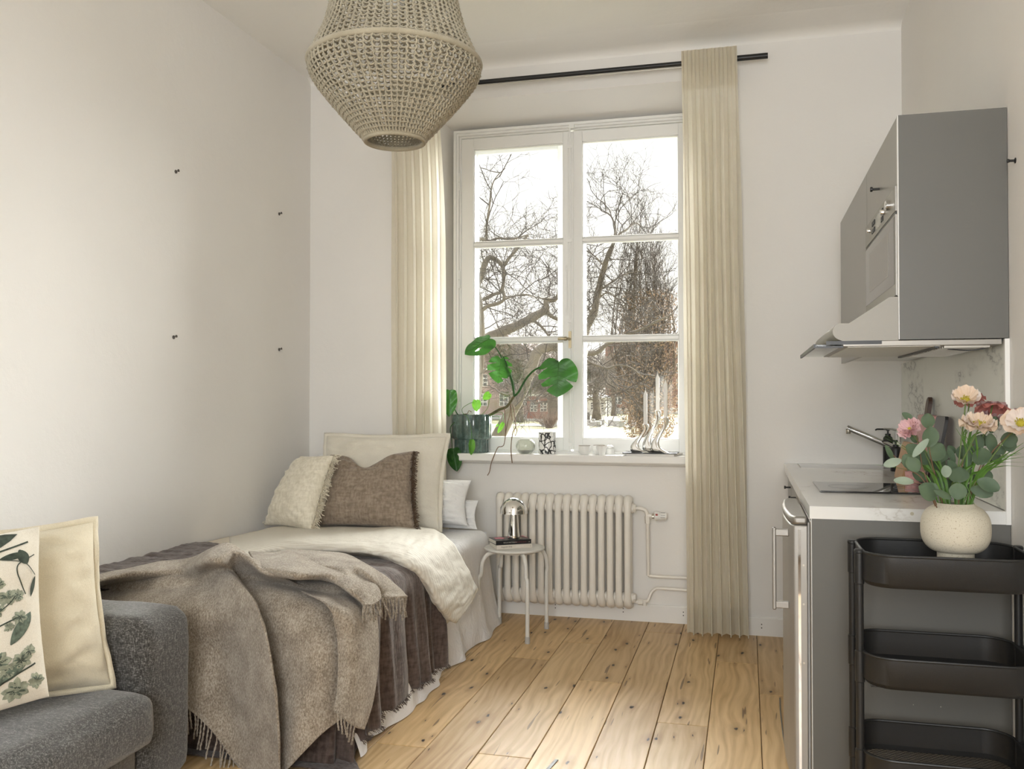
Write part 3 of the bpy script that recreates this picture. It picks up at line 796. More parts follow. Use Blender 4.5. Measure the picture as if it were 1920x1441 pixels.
# ---- walker by the brick block
def person(x, y, z0, h):
    root = empty('person', (x, y, z0), 'person in a dark jacket and grey trousers walking past the red brick block', 'person')
    k = h / 1.75
    def skin(pairs, rad, edges, name, mat):
        me = bpy.data.meshes.new(name); me.from_pydata([(p[0] * k, p[1] * k, p[2] * k) for p in pairs], edges, []); me.materials.append(mat)
        ob = bpy.data.objects.new(name, me); COL.objects.link(ob); ob.parent = root; ORG[ob.name] = ORG[root.name]
        mod = ob.modifiers.new('skin', 'SKIN')
        for v, r in zip(me.skin_vertices[0].data, rad): v.radius = (r * k, r * k)
        me.skin_vertices[0].data[0].use_root = True
        ob.modifiers.new('sub', 'SUBSURF').levels = 1; ob.modifiers['sub'].render_levels = 1
        return ob
    v = [(0, 0, .95), (0, 0, 1.2), (0, -.01, 1.42), (0, -.01, 1.52), (0, -.02, 1.64), (0, -.02, 1.73),
         (.18, 0, 1.40), (.24, .10, 1.15), (.26, .02, .90), (-.18, 0, 1.40), (-.24, -.10, 1.15), (-.24, -.22, .95),
         (.09, 0, .92), (.11, -.14, .52), (.10, -.10, .08), (.10, -.24, .03), (-.09, 0, .92), (-.10, .08, .50), (-.10, .26, .12), (-.10, .16, .03)]
    r = [.15, .14, .16, .06, .10, .07, .075, .055, .035, .075, .055, .035, .10, .07, .045, .04, .10, .07, .045, .04]
    e = [(0, 1), (1, 2), (2, 3), (3, 4), (4, 5), (2, 6), (6, 7), (7, 8), (2, 9), (9, 10), (10, 11), (0, 12), (12, 13), (13, 14), (14, 15), (0, 16), (16, 17), (17, 18), (18, 19)]
    skin(v, r, e, 'body', plain('skin_and_trousers', (.09, .085, .085), .9))
    v2 = [(0, 0, .90), (0, 0, 1.2), (0, -.01, 1.44), (.19, 0, 1.40), (.25, .10, 1.14), (.265, .02, .92), (-.19, 0, 1.40), (-.25, -.10, 1.14), (-.25, -.21, .97)]
    skin(v2, [.18, .165, .175, .095, .075, .055, .095, .075, .055], [(0, 1), (1, 2), (2, 3), (3, 4), (4, 5), (2, 6), (6, 7), (7, 8)], 'jacket', plain('dark_jacket', (.012, .013, .016), .9))
    MB().lathe([(.0, .0), (.10 * k, .01 * k), (.115 * k, .08 * k), (.07 * k, .16 * k), (.0, .18 * k)], (x, y, z0 + 1.60 * k), 12).build('cap', plain('light_cap', (.25, .25, .25), .9), root)
person(-21.2, 160, GZ, 1.75)

# ================================================================ CURTAINS, ROD, RADIATOR, STOOL, SILL THINGS
M['curtain'] = fabric('cream_linen_voile', (.80, .75, .63), (.88, .84, .74), 500, bump=.3, crinkle=.15, transl=.5, sheen=.1, streak=(1, 1, .12), crs=(1, 1, .5))
M['curtain_edge'] = M['curtain']

def curtain(name, xt0, xt1, xb0, xb1, ytop, zt, zb, n, amp0, amp1, seed, label, flare=None):
    root = empty(name, ((xt0 + xt1) / 2, ytop, zb), label, 'curtain', None)
    rnd = random.Random(seed)
    ph = [rnd.uniform(-.5, .5) for _ in range(60)]
    NU, NV = 90, n * 16
    P = []
    for i in range(NU):
        v = i / (NU - 1); z = zt + (zb - zt) * v
        hd = max(0, 1 - v / .045) 
        row = []
        tt = min(1, v * 1.0)
        x0 = lerp(xt0, xb0, tt ** (1.0 if not flare else 1)); x1 = lerp(xt1, xb1, tt)
        if flare: x0, x1 = flare(v, x0, x1)
        for j in range(NV):
            u = j / (NV - 1)
            a = lerp(amp0, amp1, min(1, v * 1.3))
            wob = .55 * nz(u * 3 + seed, v * 1.4) * min(1, v * 3)
            p = u * n * 2 * pi + wob * 3.2
            k = nz(u * n * .55 + seed * 3, v * .8)
            f = sin(p) * (1 + .7 * k * min(1, v * 4)) + .25 * sin(2 * p + 1) * v
            # pleats are pinched flat right under the heading
            pinch = 1 - .35 * math.exp(-((v - .075) / .03) ** 2)
            y = ytop + a * f * pinch + .02 * nz(u * 4, v * 3 + seed) * v + .02 * min(1, v * 5)
            xx = lerp(x0, x1, u) + .35 * a * sin(2 * p) * (1 - .4 * v) * (.8 if v < .08 else 1)
            row.append((xx, y, z + (.004 * f if v in (0,) else 0) + (.006 * nz(u * 9, seed) if v > .98 else 0)))
        P.append(row)
    MB().grid(P).build('drape', M['curtain'], root, ang=180, flip=False)
    # heading tape and bottom hem: doubled cloth
    for nm, sl in (('heading', slice(0, 7)), ('hem', slice(NU - 5, NU))):
        A = [[(p[0], p[1] - .003, p[2]) for p in r] for r in P[sl]]
        MB().grid(A).build(nm, M['curtain'], root, ang=180, flip=False)
    return root
def flare_l(v, x0, x1):
    x1 = x1 + .012 * sin(v * 6) + .055 * max(0, (v - .72) / .28) ** 1.5
    return x0, x1
curtain('curtain', -.318, -.040, -.295, .012, 4.682, 3.005, .022, 7, .014, .036, 3.3,
        'cream linen curtain hanging on the right of the window, down to the floor')
curtain('curtain', -1.930, -1.655, -1.915, -1.575, 4.70, 3.005, .03, 6, .014, .024, 8.1,
        'cream linen curtain on the left of the window, falling behind the bed pillows', flare_l)

rod = empty('curtain_rod', (-.9, 4.72, 2.955), 'long black curtain rod above the window', 'curtain rod')
m = MB(); m.cyl((-1.99, 4.72, 2.955), (-.03, 4.72, 2.955), .0125, 16).cyl((-.05, 4.72, 2.955), (.112, 4.72, 2.955), .0145, 16).cyl((-2.09, 4.72, 2.955), (-1.97, 4.72, 2.955), .0145, 16)
m.build('pole', M['black_metal'], rod)
m = MB(); m.cyl((-1.97, 4.719, 2.936), (-.06, 4.719, 2.936), .003, 8)
m.build('under_track', M['nickel'], rod)
for xx in (-.052, -1.93):
    m = MB(); m.cyl((xx, YW, 2.90), (xx, 4.72, 2.935), .006, 8).box(xx - .008, xx + .008, YW - .005, YW + .001, 2.83, 2.94)
    m.tube([(xx, 4.72 + .018 * cos(a), 2.955 + .018 * sin(a)) for a in np.linspace(0, 2 * pi, 15)[:-1]], .004, 6, closed=True)
    m.build('bracket', M['black_metal'], rod)

# ---- radiator
rad = empty('radiator', (-.96, 4.89, .08), 'white column radiator with sixteen sections under the window', 'radiator')
NS = 16; RXa, RXz = -1.337, -.622
pitch = (RXz - RXa) / (NS - 1)
zb, zt = .105, .668; yf, yb_ = 4.852, 4.925
path = []
ry = (yb_ - yf) / 2; cy = (yf + yb_) / 2
def rounded_loop():
    pts = []
    for i in range(9):
        z = lerp(zb + .05, zt - .05, i / 8); pts.append((cy - ry, z, .0150))
    for i in range(1, 8):
        a = pi - i / 8 * pi; pts.append((cy + ry * cos(a), zt - .05 + .055 * sin(a), .0150 + .006 * sin(a)))
    for i in range(9):
        z = lerp(zt - .05, zb + .05, i / 8); pts.append((cy + ry, z, .0150))
    for i in range(1, 8):
        a = -i / 8 * pi; pts.append((cy + ry * cos(a), zb + .05 + .055 * sin(a), .0150 + .006 * abs(sin(a))))
    return pts
loop = rounded_loop()
first = None
for k in range(NS):
    xx = RXa + k * pitch
    if first is None:
        m = MB()
        m.tube([(xx, p[0], p[1]) for p in loop], [p[2] for p in loop], 12, closed=True, up=(1, 0, 0), sx=1.22)
        # the raised fin running round the section
        def fin(hw, d, zz):
            ol = []
            for i in range(13):
                a = pi * i / 12; ol.append((cy + (ry + d) * cos(a), zt - .05 + (.055 + zz) * sin(a)))
            for i in range(13):
                a = pi + pi * i / 12; ol.append((cy + (ry + d) * cos(a), zb + .05 + (.055 + zz) * sin(a)))
            return ol
        m.prism(fin(0, .0165, .020), 'x', xx - .0032, xx + .0032)
        m.prism(fin(0, .0120, .016), 'x', xx - .0085, xx + .0085)
        first = m.build('section', M['radiator'], rad, ang=50)
    else:
        c = first.copy(); c.location = (k * pitch, 0, 0); COL.objects.link(c); c.parent = rad
for z in (zb + .035, zt - .045):
    m = MB(); m.cyl((RXa - .012, cy, z), (RXz + .030, cy, z), .026, 20)
    for k in range(NS - 1):
        xx = RXa + (k + .5) * pitch; m.lathe([(.026, -.012), (.031, -.006), (.031, .006), (.026, .012)], (xx, cy, z), 16, axis='x')
    m.lathe([(.018, 0), (.024, .002), (.024, .016), (.014, .018)], (RXz + .024, cy, z), 6, axis='x')
    m.build('header_pipe', M['radiator'], rad)
for xx in (RXa + pitch * 2, RXz - pitch * 2):
    for z in (.2, .58): MB().cyl((xx, YN, z), (xx, cy, z), .008, 8).build('wall_bracket', M['radiator'], rad)
m = MB(); zt2 = zt - .045
m.tube(catmull([(-.585, cy, zt2), (-.555, cy, zt2), (-.528, cy, zt2 - .012), (-.518, cy, zt2 - .045)], 14), .0105, 12)
m.cyl((-.518, cy, zt2 - .040), (-.518, cy, zt2 - .060), .0165, 6)
m.cyl((-.518, cy, zt2 - .06), (-.518, cy, .553), .013, 12).cyl((-.518, cy, .565), (-.518, cy, .545), .0155, 6)
m.cyl((-.518, cy, .585), (-.495, cy, .585), .013, 12)
m.build('valve_body', M['radiator'], rad)
m = MB(); m.lathe([(.012, 0), (.014, .002), (.014, .013), (.011, .015)], (-.496, cy, .585), 18, axis='x', fn=lambda th, h: 1 + .06 * cos(9 * th))
m.build('lock_ring', M['nickel'], rad, label='nickel locking ring')
m = MB(); m.lathe([(.010, 0), (.0235, .002), (.0245, .012), (.0235, .026), (.020, .030), (.0195, .060), (.017, .066), (.0, .067)], (-.482, cy, .585), 28, axis='x', fn=lambda th, h: 1 + (.035 * cos(14 * th) if h > .028 else 0))
th_ = m.build('thermostat_knob', M['trim'], rad)
for k_ in range(10): a_ = 2 * pi * k_ / 10 + .3; MB().box(-.448, -.424, cy + .0196 * cos(a_) - .0008, cy + .0196 * cos(a_) + .0008, .585 + .0196 * sin(a_) - .0008, .585 + .0196 * sin(a_) + .0008).build('grip_slot', M['hole'], th_, smooth=False)
MB().box(-.474, -.462, cy - .0252, cy - .0242, .590, .600).build('mark', plain('red_print', (.35, .05, .04), .5), th_)
# supply and return pipes along the wall
m = MB(); m.cyl((-.518, cy, .553), (-.518, cy + .02, .262), .0095, 12)
m.tube(catmull([(-.516, cy + .02, .262), (-.500, cy + .022, .258), (-.40, cy + .025, .256), (.0, cy + .02, .262), (RXf - .01, cy + .02, .262)][0:3] + [(RXf - .005, cy + .02, .262)], 12), .0085, 12)
m.build('supply_pipe', M['radiator'], rad)
m = MB(); zr = zb + .035
m.tube(catmull([(-.585, cy, zr - .02), (-.545, cy, zr - .02), (-.518, cy, zr - .008), (-.502, cy + .01, zr + .03), (-.478, cy + .015, zr + .052), (-.44, cy + .015, zr + .056), (RXf - .005, cy + .015, zr + .050)], 30), .0085, 12)
m.cyl((-.57, cy, zr - .02), (-.545, cy, zr - .02), .0155, 6).cyl((-.535, cy, zr - .036), (-.535, cy, zr - .006), .013, 6)
m.build('return_pipe', M['radiator'], rad)

# ---- stool
scx, scy, sz = -1.170, 4.545, .447
st = empty('stool', (scx, scy, 0), 'round pale grey metal stool beside the bed, four tubular legs', 'stool')
MB().lathe([(.0, sz - .016), (.148, sz - .016), (.155, sz - .012), (.157, sz - .006), (.155, sz - .001), (.150, sz), (.0, sz)], (scx, scy, 0), 56).build('seat', M['stool'], st)
feet = [(-1.323, 4.405), (-1.058, 4.365), (-1.028, 4.671), (-1.300, 4.72)]
for fx, fy in feet:
    d = Vector((fx - scx, fy - scy)); L = d.length; d.normalize()
    pts = [(scx + d.x * q, scy + d.y * q, z) for q, z in ((.085, sz - .020), (.13, sz - .021), (.165, sz - .035), (.186, sz - .070), (.194, sz - .13), (L, .28), (L, .012))]
    lg = MB().tube(catmull(pts, 28), .0105, 12).build('leg', M['stool'], st)
    MB().lathe([(.0, 0), (.0125, 0), (.0135, .004), (.0125, .034), (.0105, .035)], (scx + d.x * L, scy + d.y * L, 0), 14).build('foot_cap', M['rubber'], lg)
m = MB(); m.tube([(scx + .11 * cos(a), scy + .11 * sin(a), sz - .022) for a in np.linspace(0, 2 * pi, 33)[:-1]], .006, 8, closed=True)
m.build('seat_ring', M['stool'], st)

# ---- two books on the stool (a frame along spine direction)
def local(o, ang):
    return Matrix.Translation(Vector(o)) @ Matrix.Rotation(ang, 4, 'Z')
def text_mesh(body, size, mat, mtx, name, parent, align='LEFT', font_scale=(1, 1), weight=0):
    cu = bpy.data.curves.new(name, 'FONT'); cu.body = body; cu.size = size; cu.align_x = align; cu.align_y = 'CENTER'
    cu.offset = weight; cu.resolution_u = 3
    tmp = bpy.data.objects.new('tmp', cu); COL.objects.link(tmp)
    dg = bpy.context.evaluated_depsgraph_get(); dg.update()
    me = bpy.data.meshes.new_from_object(tmp.evaluated_get(dg)); bpy.data.objects.remove(tmp)
    m = MB(); S = Matrix.Diagonal((font_scale[0], font_scale[1], 1, 1))
    m.add([mtx @ (S @ v.co) for v in me.vertices], [tuple(p.vertices) for p in me.polygons])
    o = m.build(name, mat, parent, smooth=False, flip=False)
    return o
ink_pale = plain('pale_print', (.62, .58, .50), .6); ink_dark = plain('dark_print', (.05, .05, .05), .6)
ink_red = plain('red_brown_print', (.20, .04, .05), .6); ink_grey = plain('light_grey_print', (.78, .76, .72), .6)
paper = plain('book_pages', (.72, .69, .61), .8, bump=.3, bscale=500)
def book(name, o, ang, w, d, h, cover, label, spine):
    """o = front left bottom corner of the spine, spine runs w along local x, pages go back d"""
    Mx = local(o, ang)
    b = empty(name, o, label, 'book', None)
    m = MB(); t = .002
    m.box(0, w, .0, d, 0, t).box(0, w, 0, d, h - t, h).box(0, w, -.002, .002, 0, h); m.xf(Mx)
    cv = m.build('cover', cover, b, smooth=False, bevel=.0008)
    m = MB(); m.box(.003, w - .003, .003, d - .003, t, h - t); m.xf(Mx); m.build('pages', paper, b, smooth=False)
    for (txt, x, s, mt, sc) in spine:
        Tm = Mx @ Matrix.Translation((x, -.0026, h / 2)) @ Matrix.Rotation(radians(90), 4, 'X')
        text_mesh(txt, s, mt, Tm, 'spine_title', cv, 'LEFT', sc)
    return b, Mx, cv
ba = radians(33)
lower_cover = plain('cream_book_cover', (.66, .60, .52), .5, var=.04)
dark_cover = plain('black_book_cover', (.018, .018, .020), .28)
bo = (-1.237, 4.437, sz)
book('paperback_book', bo, ba, .192, .128, .0205, lower_cover, 'cream paperback, lower of the two books on the stool',
     [('Augustin Erba', .024, .0105, ink_dark, (1, 1)), ('Snöstorm', .105, .0105, ink_grey, (1, 1)), ('a', .181, .009, ink_dark, (1, 1))])
b2, Mx2, cv2 = book('black_book', (bo[0] - .003, bo[1] - .001, sz + .0205), ba, .190, .130, .0225, dark_cover, 'black book with pink flowers, upper of the two books on the stool',
     [('BOLIN MATTSSON', .040, .0085, ink_pale, (1, 1)), ('DEN SISTA OLAS', .100, .0085, ink_red, (1, 1)), ('o', .176, .011, ink_pale, (1, 1))])
hb = .0225
def cover_print(poly, mat, dz, nm):
    m = MB(); m.add([Mx2 @ Vector((px, py, hb + dz)) for px, py in poly], [tuple(range(len(poly)))]); m.build(nm, mat, cv2, smooth=False, flip=False)
pinkp = plain('pink_print', (.72, .25, .33), .5, var=.3, vscale=90); plum = plain('plum_print', (.18, .09, .10), .5, var=.3, vscale=60); creamp = plain('cream_print', (.72, .66, .46), .5, var=.2, vscale=80)
fl_ = [(.045 + (.026 + .006 * cos(5 * a)) * cos(a) * 1.1, .080 + (.026 + .006 * cos(5 * a)) * sin(a) * 1.1) for a in np.linspace(0, 2 * pi, 31)[:-1]]
cover_print(fl_, pinkp, .0006, 'pink_flower_print')
cover_print([(.115, .125), (.188, .125), (.188, .040), (.160, .060), (.135, .095)], plum, .0006, 'plum_print')
cover_print([(.178, .127), (.189, .127), (.189, .05), (.183, .03), (.184, .07)], pinkp, .0009, 'pink_edge_print')
for pl in ([(.110, .075), (.135, .095), (.150, .085), (.142, .066), (.122, .060)], [(.120, .040), (.150, .058), (.158, .046), (.135, .028)], [(.102, .030), (.112, .048), (.122, .030), (.110, .020)]):
    cover_print(pl, creamp, .0011, 'cream_letter_print')

# ---- chrome mushroom lamp standing on the books
lx, ly, lz = -1.172, 4.535, sz + .0205 + .0225 + .001
lp = empty('mushroom_lamp', (lx, ly, lz), 'small chrome mushroom table lamp standing on the books', 'lamp')
MB().lathe([(.0, 0), (.031, 0), (.0325, .003), (.031, .018), (.0275, .05), (.024, .09), (.0215, .12), (.0205, .135), (.020, .15), (.0, .15)], (lx, ly, lz), 48).build('stem', M['chrome'], lp)
dome = [(.0, .212)] + [(.072 * sin(a), .137 + .075 * cos(a)) for a in np.linspace(.08, pi / 2, 22)] + [(.073, .131), (.0715, .131)] + [(.0705 * sin(a), .136 + .0735 * cos(a)) for a in np.linspace(pi / 2, .08, 16)]
MB().lathe(dome, (lx, ly, lz), 56, cap=False).build('shade', M['chrome'], lp)
MB().lathe([(.0, .148), (.012, .148), (.016, .160), (.012, .178), (.0, .185)], (lx, ly, lz), 20).build('bulb', M['white'], lp)

# ---- things on the window sill (top of the board at z = .906)
ZS = .906
def glazed():
    t = NT('green_reactive_glaze')
    a = t.noise(7, 5, .6, vec=t.map((1, 1, .35)), dist=.5); b = t.noise(60, 3, .7)
    f = t.math('ADD', t.math('MULTIPLY', a, .75), t.math('MULTIPLY', b, .25))
    t.color(t.ramp(f, [(.33, (.025, .035, .032)), (.5, (.055, .095, .085)), (.68, (.20, .30, .27))]))
    t.set(Roughness=.12); t.bump(t.noise(30, 3), .06, .004)
    t.b.inputs['Coat Weight'].default_value = .5
    return t.m
M['glaze'] = glazed(); M['soil'] = plain('potting_soil', (.05, .032, .02), .95, bump=1, bscale=120)
px_, py_ = -1.542, 4.990
NL = 14
def lobes(amp):
    return lambda th, h: 1 + amp * (abs(cos(NL / 2 * th)) - .6)
pot = empty('plant_pot', (px_, py_, ZS), 'green glazed ribbed ceramic pot on the left end of the window sill', 'plant pot')
prof = [(.0, .0), (.096, .0), (.099, .004), (.099, .070), (.101, .076), (.110, .080), (.1145, .086), (.1145, .213), (.112, .218), (.105, .218), (.103, .212), (.103, .19), (.0, .19)]
NP = 168; m = MB(); vs = []
for r, h in prof:
    pass
m.lathe(prof, (px_, py_, ZS), NP, fn=lambda th, h: (1 + (.085 if h < .075 else .05) * (abs(sin(NL / 2 * th + (.8 if h < .078 else 0))) - .7)) if .002 < h else .98)
body = m.build('body', M['glaze'], pot, ang=50)
MB().lathe([(.0, .196), (.05, .198), (.0975, .194)], (px_, py_, ZS), 24, cap=False).build('soil', M['soil'], pot)

# ribbed glass candle holder
t = NT('ribbed_clear_glass'); t.color((.93, .95, .88)); t.set(Roughness=.05, IOR=1.45); t.b.inputs['Transmission Weight'].default_value = .75
M['votive'] = t.m
vx, vy = -1.212, 4.955
vo = MB().lathe([(.0, 0), (.032, 0), (.036, .003), (.050, .022), (.0545, .042), (.051, .062), (.038, .077), (.034, .079), (.034, .074), (.046, .060), (.049, .042), (.044, .022), (.0, .010)], (vx, vy, ZS), 96,
     fn=lambda th, h: 1 + .035 * abs(sin(14 * th)) if h > .004 else 1).build('glass_tealight_holder', M['votive'], origin=(vx, vy, ZS), ang=60)
tag(vo, 'round ribbed clear glass tealight holder on the sill beside the pot', 'candle holder')

# black and white patterned mug-shaped candle
def linepat():
    t = NT('black_line_drawing_glaze')
    v = t.n('TexVoronoi', feature='DISTANCE_TO_EDGE'); v.inputs['Scale'].default_value = 34
    w = t.n('TexNoise'); w.inputs['Scale'].default_value = 30; w.inputs['Detail'].default_value = 1
    t.l(t.tc(), w.inputs[0]); a = t.n('VectorMath', operation='MULTIPLY_ADD'); t.l(w.outputs['Color'], a.inputs[0]); a.inputs[1].default_value = (.03, .03, .03); t.l(t.map((1, 1, .7)), a.inputs[2])
    t.l(a.outputs[0], v.inputs['Vector'])
    c = t.ramp(v.outputs['Distance'], [(.0, (.012, .012, .012)), (.075, (.012, .012, .012)), (.10, (.82, .82, .80))])
    t.color(c); t.set(Roughness=.3); return t.m
mx, my = -1.088, 4.965
mg = empty('patterned_candle_jar', (mx, my, ZS), 'white candle jar drawn all over with black lines, on the sill', 'candle jar')
MB().lathe([(.0, 0), (.046, 0), (.0485, .003), (.0485, .118), (.047, .121), (.0445, .121), (.0445, .095), (.0, .095)], (mx, my, ZS), 56).build('jar', linepat(), mg)
MB().tube([(mx + .0466 * cos(a), my + .0466 * sin(a), ZS + .121) for a in np.linspace(0, 2 * pi, 49)[:-1]], .0018, 8, closed=True).build('rim', M['white'], mg, label='plain white rim')

def cup(x, y, r, h, label, flare=1.0):
    pr = [(.0, 0), (r * .62, 0), (r * .68, .003)]
    if flare < 1.05: pr += [(r * .92, h * .30), (r, h * .58), (r * .98, h - .002), (r * .95, h), (r * .93, h - .003), (r * .9, h * .5), (0, h * .2)]
    else: pr += [(r * .74, h * .3), (r * .84, h * .6), (r * 1.0, h - .003), (r * 1.03, h), (r * .98, h - .001), (r * .8, h * .55), (0, h * .2)]
    root = empty('small_cup', (x, y, ZS), label, 'cup', 'small white cups on the sill')
    MB().lathe(pr, (x, y, ZS), 40).build('cup_body', M['white'], root)
    MB().lathe([(.0, h * .62), (r * .84, h * .62)], (x, y, ZS), 32, cap=False).build('wax', M['candle'], root)
    MB().tube([(x + r * .965 * cos(a), y + r * .965 * sin(a), ZS + h - .0005) for a in np.linspace(0, 2 * pi, 41)[:-1]], .0012, 6, closed=True).build('brown_rim', plain('raw_rim', (.20, .16, .12), .7), root)
    return root
cup(-.872, 4.945, .034, .050, 'rounded small white cup, leftmost of the three on the sill')
cup(-.800, 5.005, .034, .050, 'small white cup at the back, behind and between the other two')
cup(-.776, 4.940, .031, .050, 'flared small white cup, rightmost of the three on the sill', 1.2)
mm = MB(); mm.lathe([(.0, 0), (.022, .002), (.021, .012), (.012, .020), (.0, .021)], (-.742, 5.02, ZS + .030), 20)
o = mm.build('white_bead_knob', M['white'], origin=(-.742, 5.02, ZS)); 
m = MB(); m.lathe([(.0, 0), (.026, 0), (.027, .030), (.0, .031)], (-.742, 5.02, ZS), 24)
k2 = m.build('jar_bottom', M['white'], o)
tag(o, 'small white lidded pot with a round top behind the flared cup', 'pot')

# flat magazine and black tray with the three candlesticks
tx0, tx1, ty0, ty1 = -.655, -.362, 4.895, 5.055
m = MB(); m.prism([(tx0 + .02, ty0 + .004), (tx1 - .015, ty0 - .002), (tx1 + .02, ty1), (tx0 + .03, ty1)], 'z', ZS, ZS + .011)
mag = m.build('magazine', plain('magazine_paper', (.70, .68, .65), .5), origin=(-.5, 4.97, ZS), smooth=False, bevel=.001)
tag(mag, 'pale magazine lying on the sill under the black tray', 'magazine')
for a_, b_ in ((-.628, -.606), (-.545, -.452), (-.395, -.378)): MB().box(a_, b_, ty0 - .0015, ty0 + .002, ZS + .005, ZS + .007).build('spine_print', ink_grey, mag, smooth=False)
m = MB(); m.box(tx0, tx1, ty0, ty1, ZS + .0115, ZS + .0165)
tray = m.build('tray', M['black'], origin=(-.5, 4.97, ZS + .0115), smooth=False, bevel=.001)
tag(tray, 'thin black tray under the three candlesticks on the sill', 'tray')
ZT = ZS + .017
def candlestick(x0, y0, h, bend, ch, label, clabel):
    """S shaped stick with a wide foot that narrows, sways and opens as a cup"""
    root = empty('candlestick', (x0, y0, ZT), label, 'candlestick', 'silver candlesticks on the black tray')
    cl = catmull([(x0 - .012 + .012, y0, ZT + .0), (x0 - .016, y0, ZT + h * .13), (x0 - .012, y0, ZT + h * .30), (x0 + .010, y0, ZT + h * .50),
                  (x0 + .036, y0, ZT + h * .70), (x0 + .047, y0, ZT + h * .86), (x0 + .044, y0, ZT + h)], 36)
    wid = catmull([(.036, 0, 0), (.030, 0, 0), (.0235, 0, 0), (.0165, 0, 0), (.0135, 0, 0), (.0150, 0, 0), (.0185, 0, 0)], 36)
    vs = []; fs = []; n = 28
    for i, (c, w) in enumerate(zip(cl, wid)):
        s = i / 35; tw = lerp(-.9, .9, s)
        for k in range(n):
            a = 2 * pi * k / n
            ca = cos(a); sa = sin(a)
            rx = w[0] * (abs(ca) ** .9) * (1 if ca > 0 else -1); ry_ = w[0] * .62 * (abs(sa) ** .9) * (1 if sa > 0 else -1)
            # hollowed flank gives the sharp light/dark split of the metal
            dent = 1 - .22 * max(0, cos(2 * a + tw)) * sin(pi * min(1, s * 1.1))
            X_ = (rx * cos(tw * .6) - ry_ * sin(tw * .6)) * dent; Y_ = (rx * sin(tw * .6) + ry_ * cos(tw * .6)) * dent
            vs.append((c[0] + X_ + (.030 * (1 - s) ** 6 if ca > 0 else 0), c[1] + Y_, c[2]))
    m = MB(); 
    for i in range(35):
        for k in range(n): l = (k + 1) % n; fs.append((i * n + k, i * n + l, (i + 1) * n + l, (i + 1) * n + k))
    fs += [tuple(range(n))[::-1], tuple(range(35 * n, 36 * n))]
    m.add(vs, fs); m.build('stick', M['chrome'], root, ang=80)
    tx, tz = x0 + .044, ZT + h
    MB().lathe([(.0, -.004), (.0145, -.004), (.0150, .001), (.0128, .002), (.0, .002)], (tx, y0, tz), 24).build('socket', M['nickel'], root)
    ca = empty('candle', (tx, y0, tz), clabel, 'candle', 'white candles in the candlesticks')
    MB().lathe([(.0, .002), (.0105, .002), (.0108, ch - .006), (.009, ch), (.004, ch + .010), (.002, ch + .018), (.0, ch + .018)], (tx, y0, tz), 24).build('wax_stick', M['candle'], ca)
    MB().tube(catmull([(tx, y0, tz + ch + .016), (tx + .001, y0, tz + ch + .024), (tx + .003, y0 - .002, tz + ch + .033)], 6), .0011, 5).build('wick', M['candle'], ca)
candlestick(-.580, 4.955, .152, 1, .168, 'short S-shaped silver candlestick, leftmost on the tray', 'white candle in the leftmost, shortest candlestick')
candlestick(-.517, 4.995, .225, 1, .186, 'tallest S-shaped silver candlestick, in the middle of the tray', 'white candle in the middle, tallest candlestick')
candlestick(-.470, 4.950, .190, 1, .186, 'medium S-shaped silver candlestick, rightmost on the tray', 'white candle in the rightmost candlestick')

# ---------------------------------------------------------------- trailing monstera in the green pot
def leafmat(name, dark, light, rough=.35, transl=.28, vein=True):
    t = NT(name)
    c = t.ramp(t.noise(14, 4), [(.3, dark), (.7, light)])
    t.color(c); t.set(Roughness=rough)
    tr = t.n('BsdfTranslucent'); tr.inputs[0].default_value = (*[min(1, q * 1.25) for q in light[:2]], light[2] * .7, 1)
    mx = t.n('MixShader'); mx.inputs[0].default_value = transl
    t.l(t.b.outputs[0], mx.inputs[1]); t.l(tr.outputs[0], mx.inputs[2]); t.l(mx.outputs[0], t.out.inputs[0])
    return t.m
M['leaf'] = leafmat('monstera_leaf', (.018, .075, .018), (.038, .145, .028))
M['leaf_young'] = leafmat('young_monstera_leaf', (.06, .18, .025), (.10, .26, .04), .35, .35)
M['vein'] = plain('leaf_vein', (.05, .14, .03), .5)
M['stem'] = plain('green_brown_stem', (.11, .10, .04), .6, bump=.3, bscale=80, var=.35, vscale=25)
M['aerial'] = plain('brown_aerial_root', (.20, .13, .085), .8, bump=.4, bscale=120)
from mathutils.geometry import tessellate_polygon
def leaf_outline(slits, notch=.08, n=46, width=.5):
    """heart shaped blade, stalk at (0,0), tip at (0,-1); slits: (side, s0, s1, inner, thick) cut in from the edge"""
    def half(side):
        hc = catmull([(0, -.02), (.10, notch * .85), (.25, notch), (.40, -.03), (.495, -.24), (.49, -.46), (.385, -.70), (.19, -.89), (0, -1.0)], n + 1) if len(slits) >= -1 and False else catmull([(0., -.02, 0), (.10, notch * .85, 0), (.25, notch, 0), (.40, -.03, 0), (.495, -.24, 0), (.49, -.46, 0), (.385, -.70, 0), (.19, -.89, 0), (0., -1.0, 0)], n + 1)
        pts = [(side * 2 * width * q[0], q[1]) for q in hc]
        out = []; skip = -1
        for i, p in enumerate(pts):
            t = i / n; cut = None
            for s in slits:
                if s[0] == side and s[1] <= t <= s[2]: cut = s
            if cut is None: out.append(p); continue
            if skip is cut: continue
            skip = cut
            _, a, b, inner, droop = cut
            pa, pb = pts[int(a * n)], pts[min(n, int(b * n) + 1)]
            mid = ((pa[0] + pb[0]) / 2, (pa[1] + pb[1]) / 2)
            tip = (mid[0] * inner, mid[1] + droop)
            g = .75
            out += [pa, (lerp(pa[0], tip[0], .55), lerp(pa[1], tip[1], .5) - .005), (tip[0] + side * .012, tip[1] + .014), (tip[0], tip[1]), (tip[0] + side * .014, tip[1] - .014), (lerp(pb[0], tip[0], .55), lerp(pb[1], tip[1], .6) + .005), pb]
        return out
    R = half(1); L = half(-1)
    return R + L[::-1][1:-1]
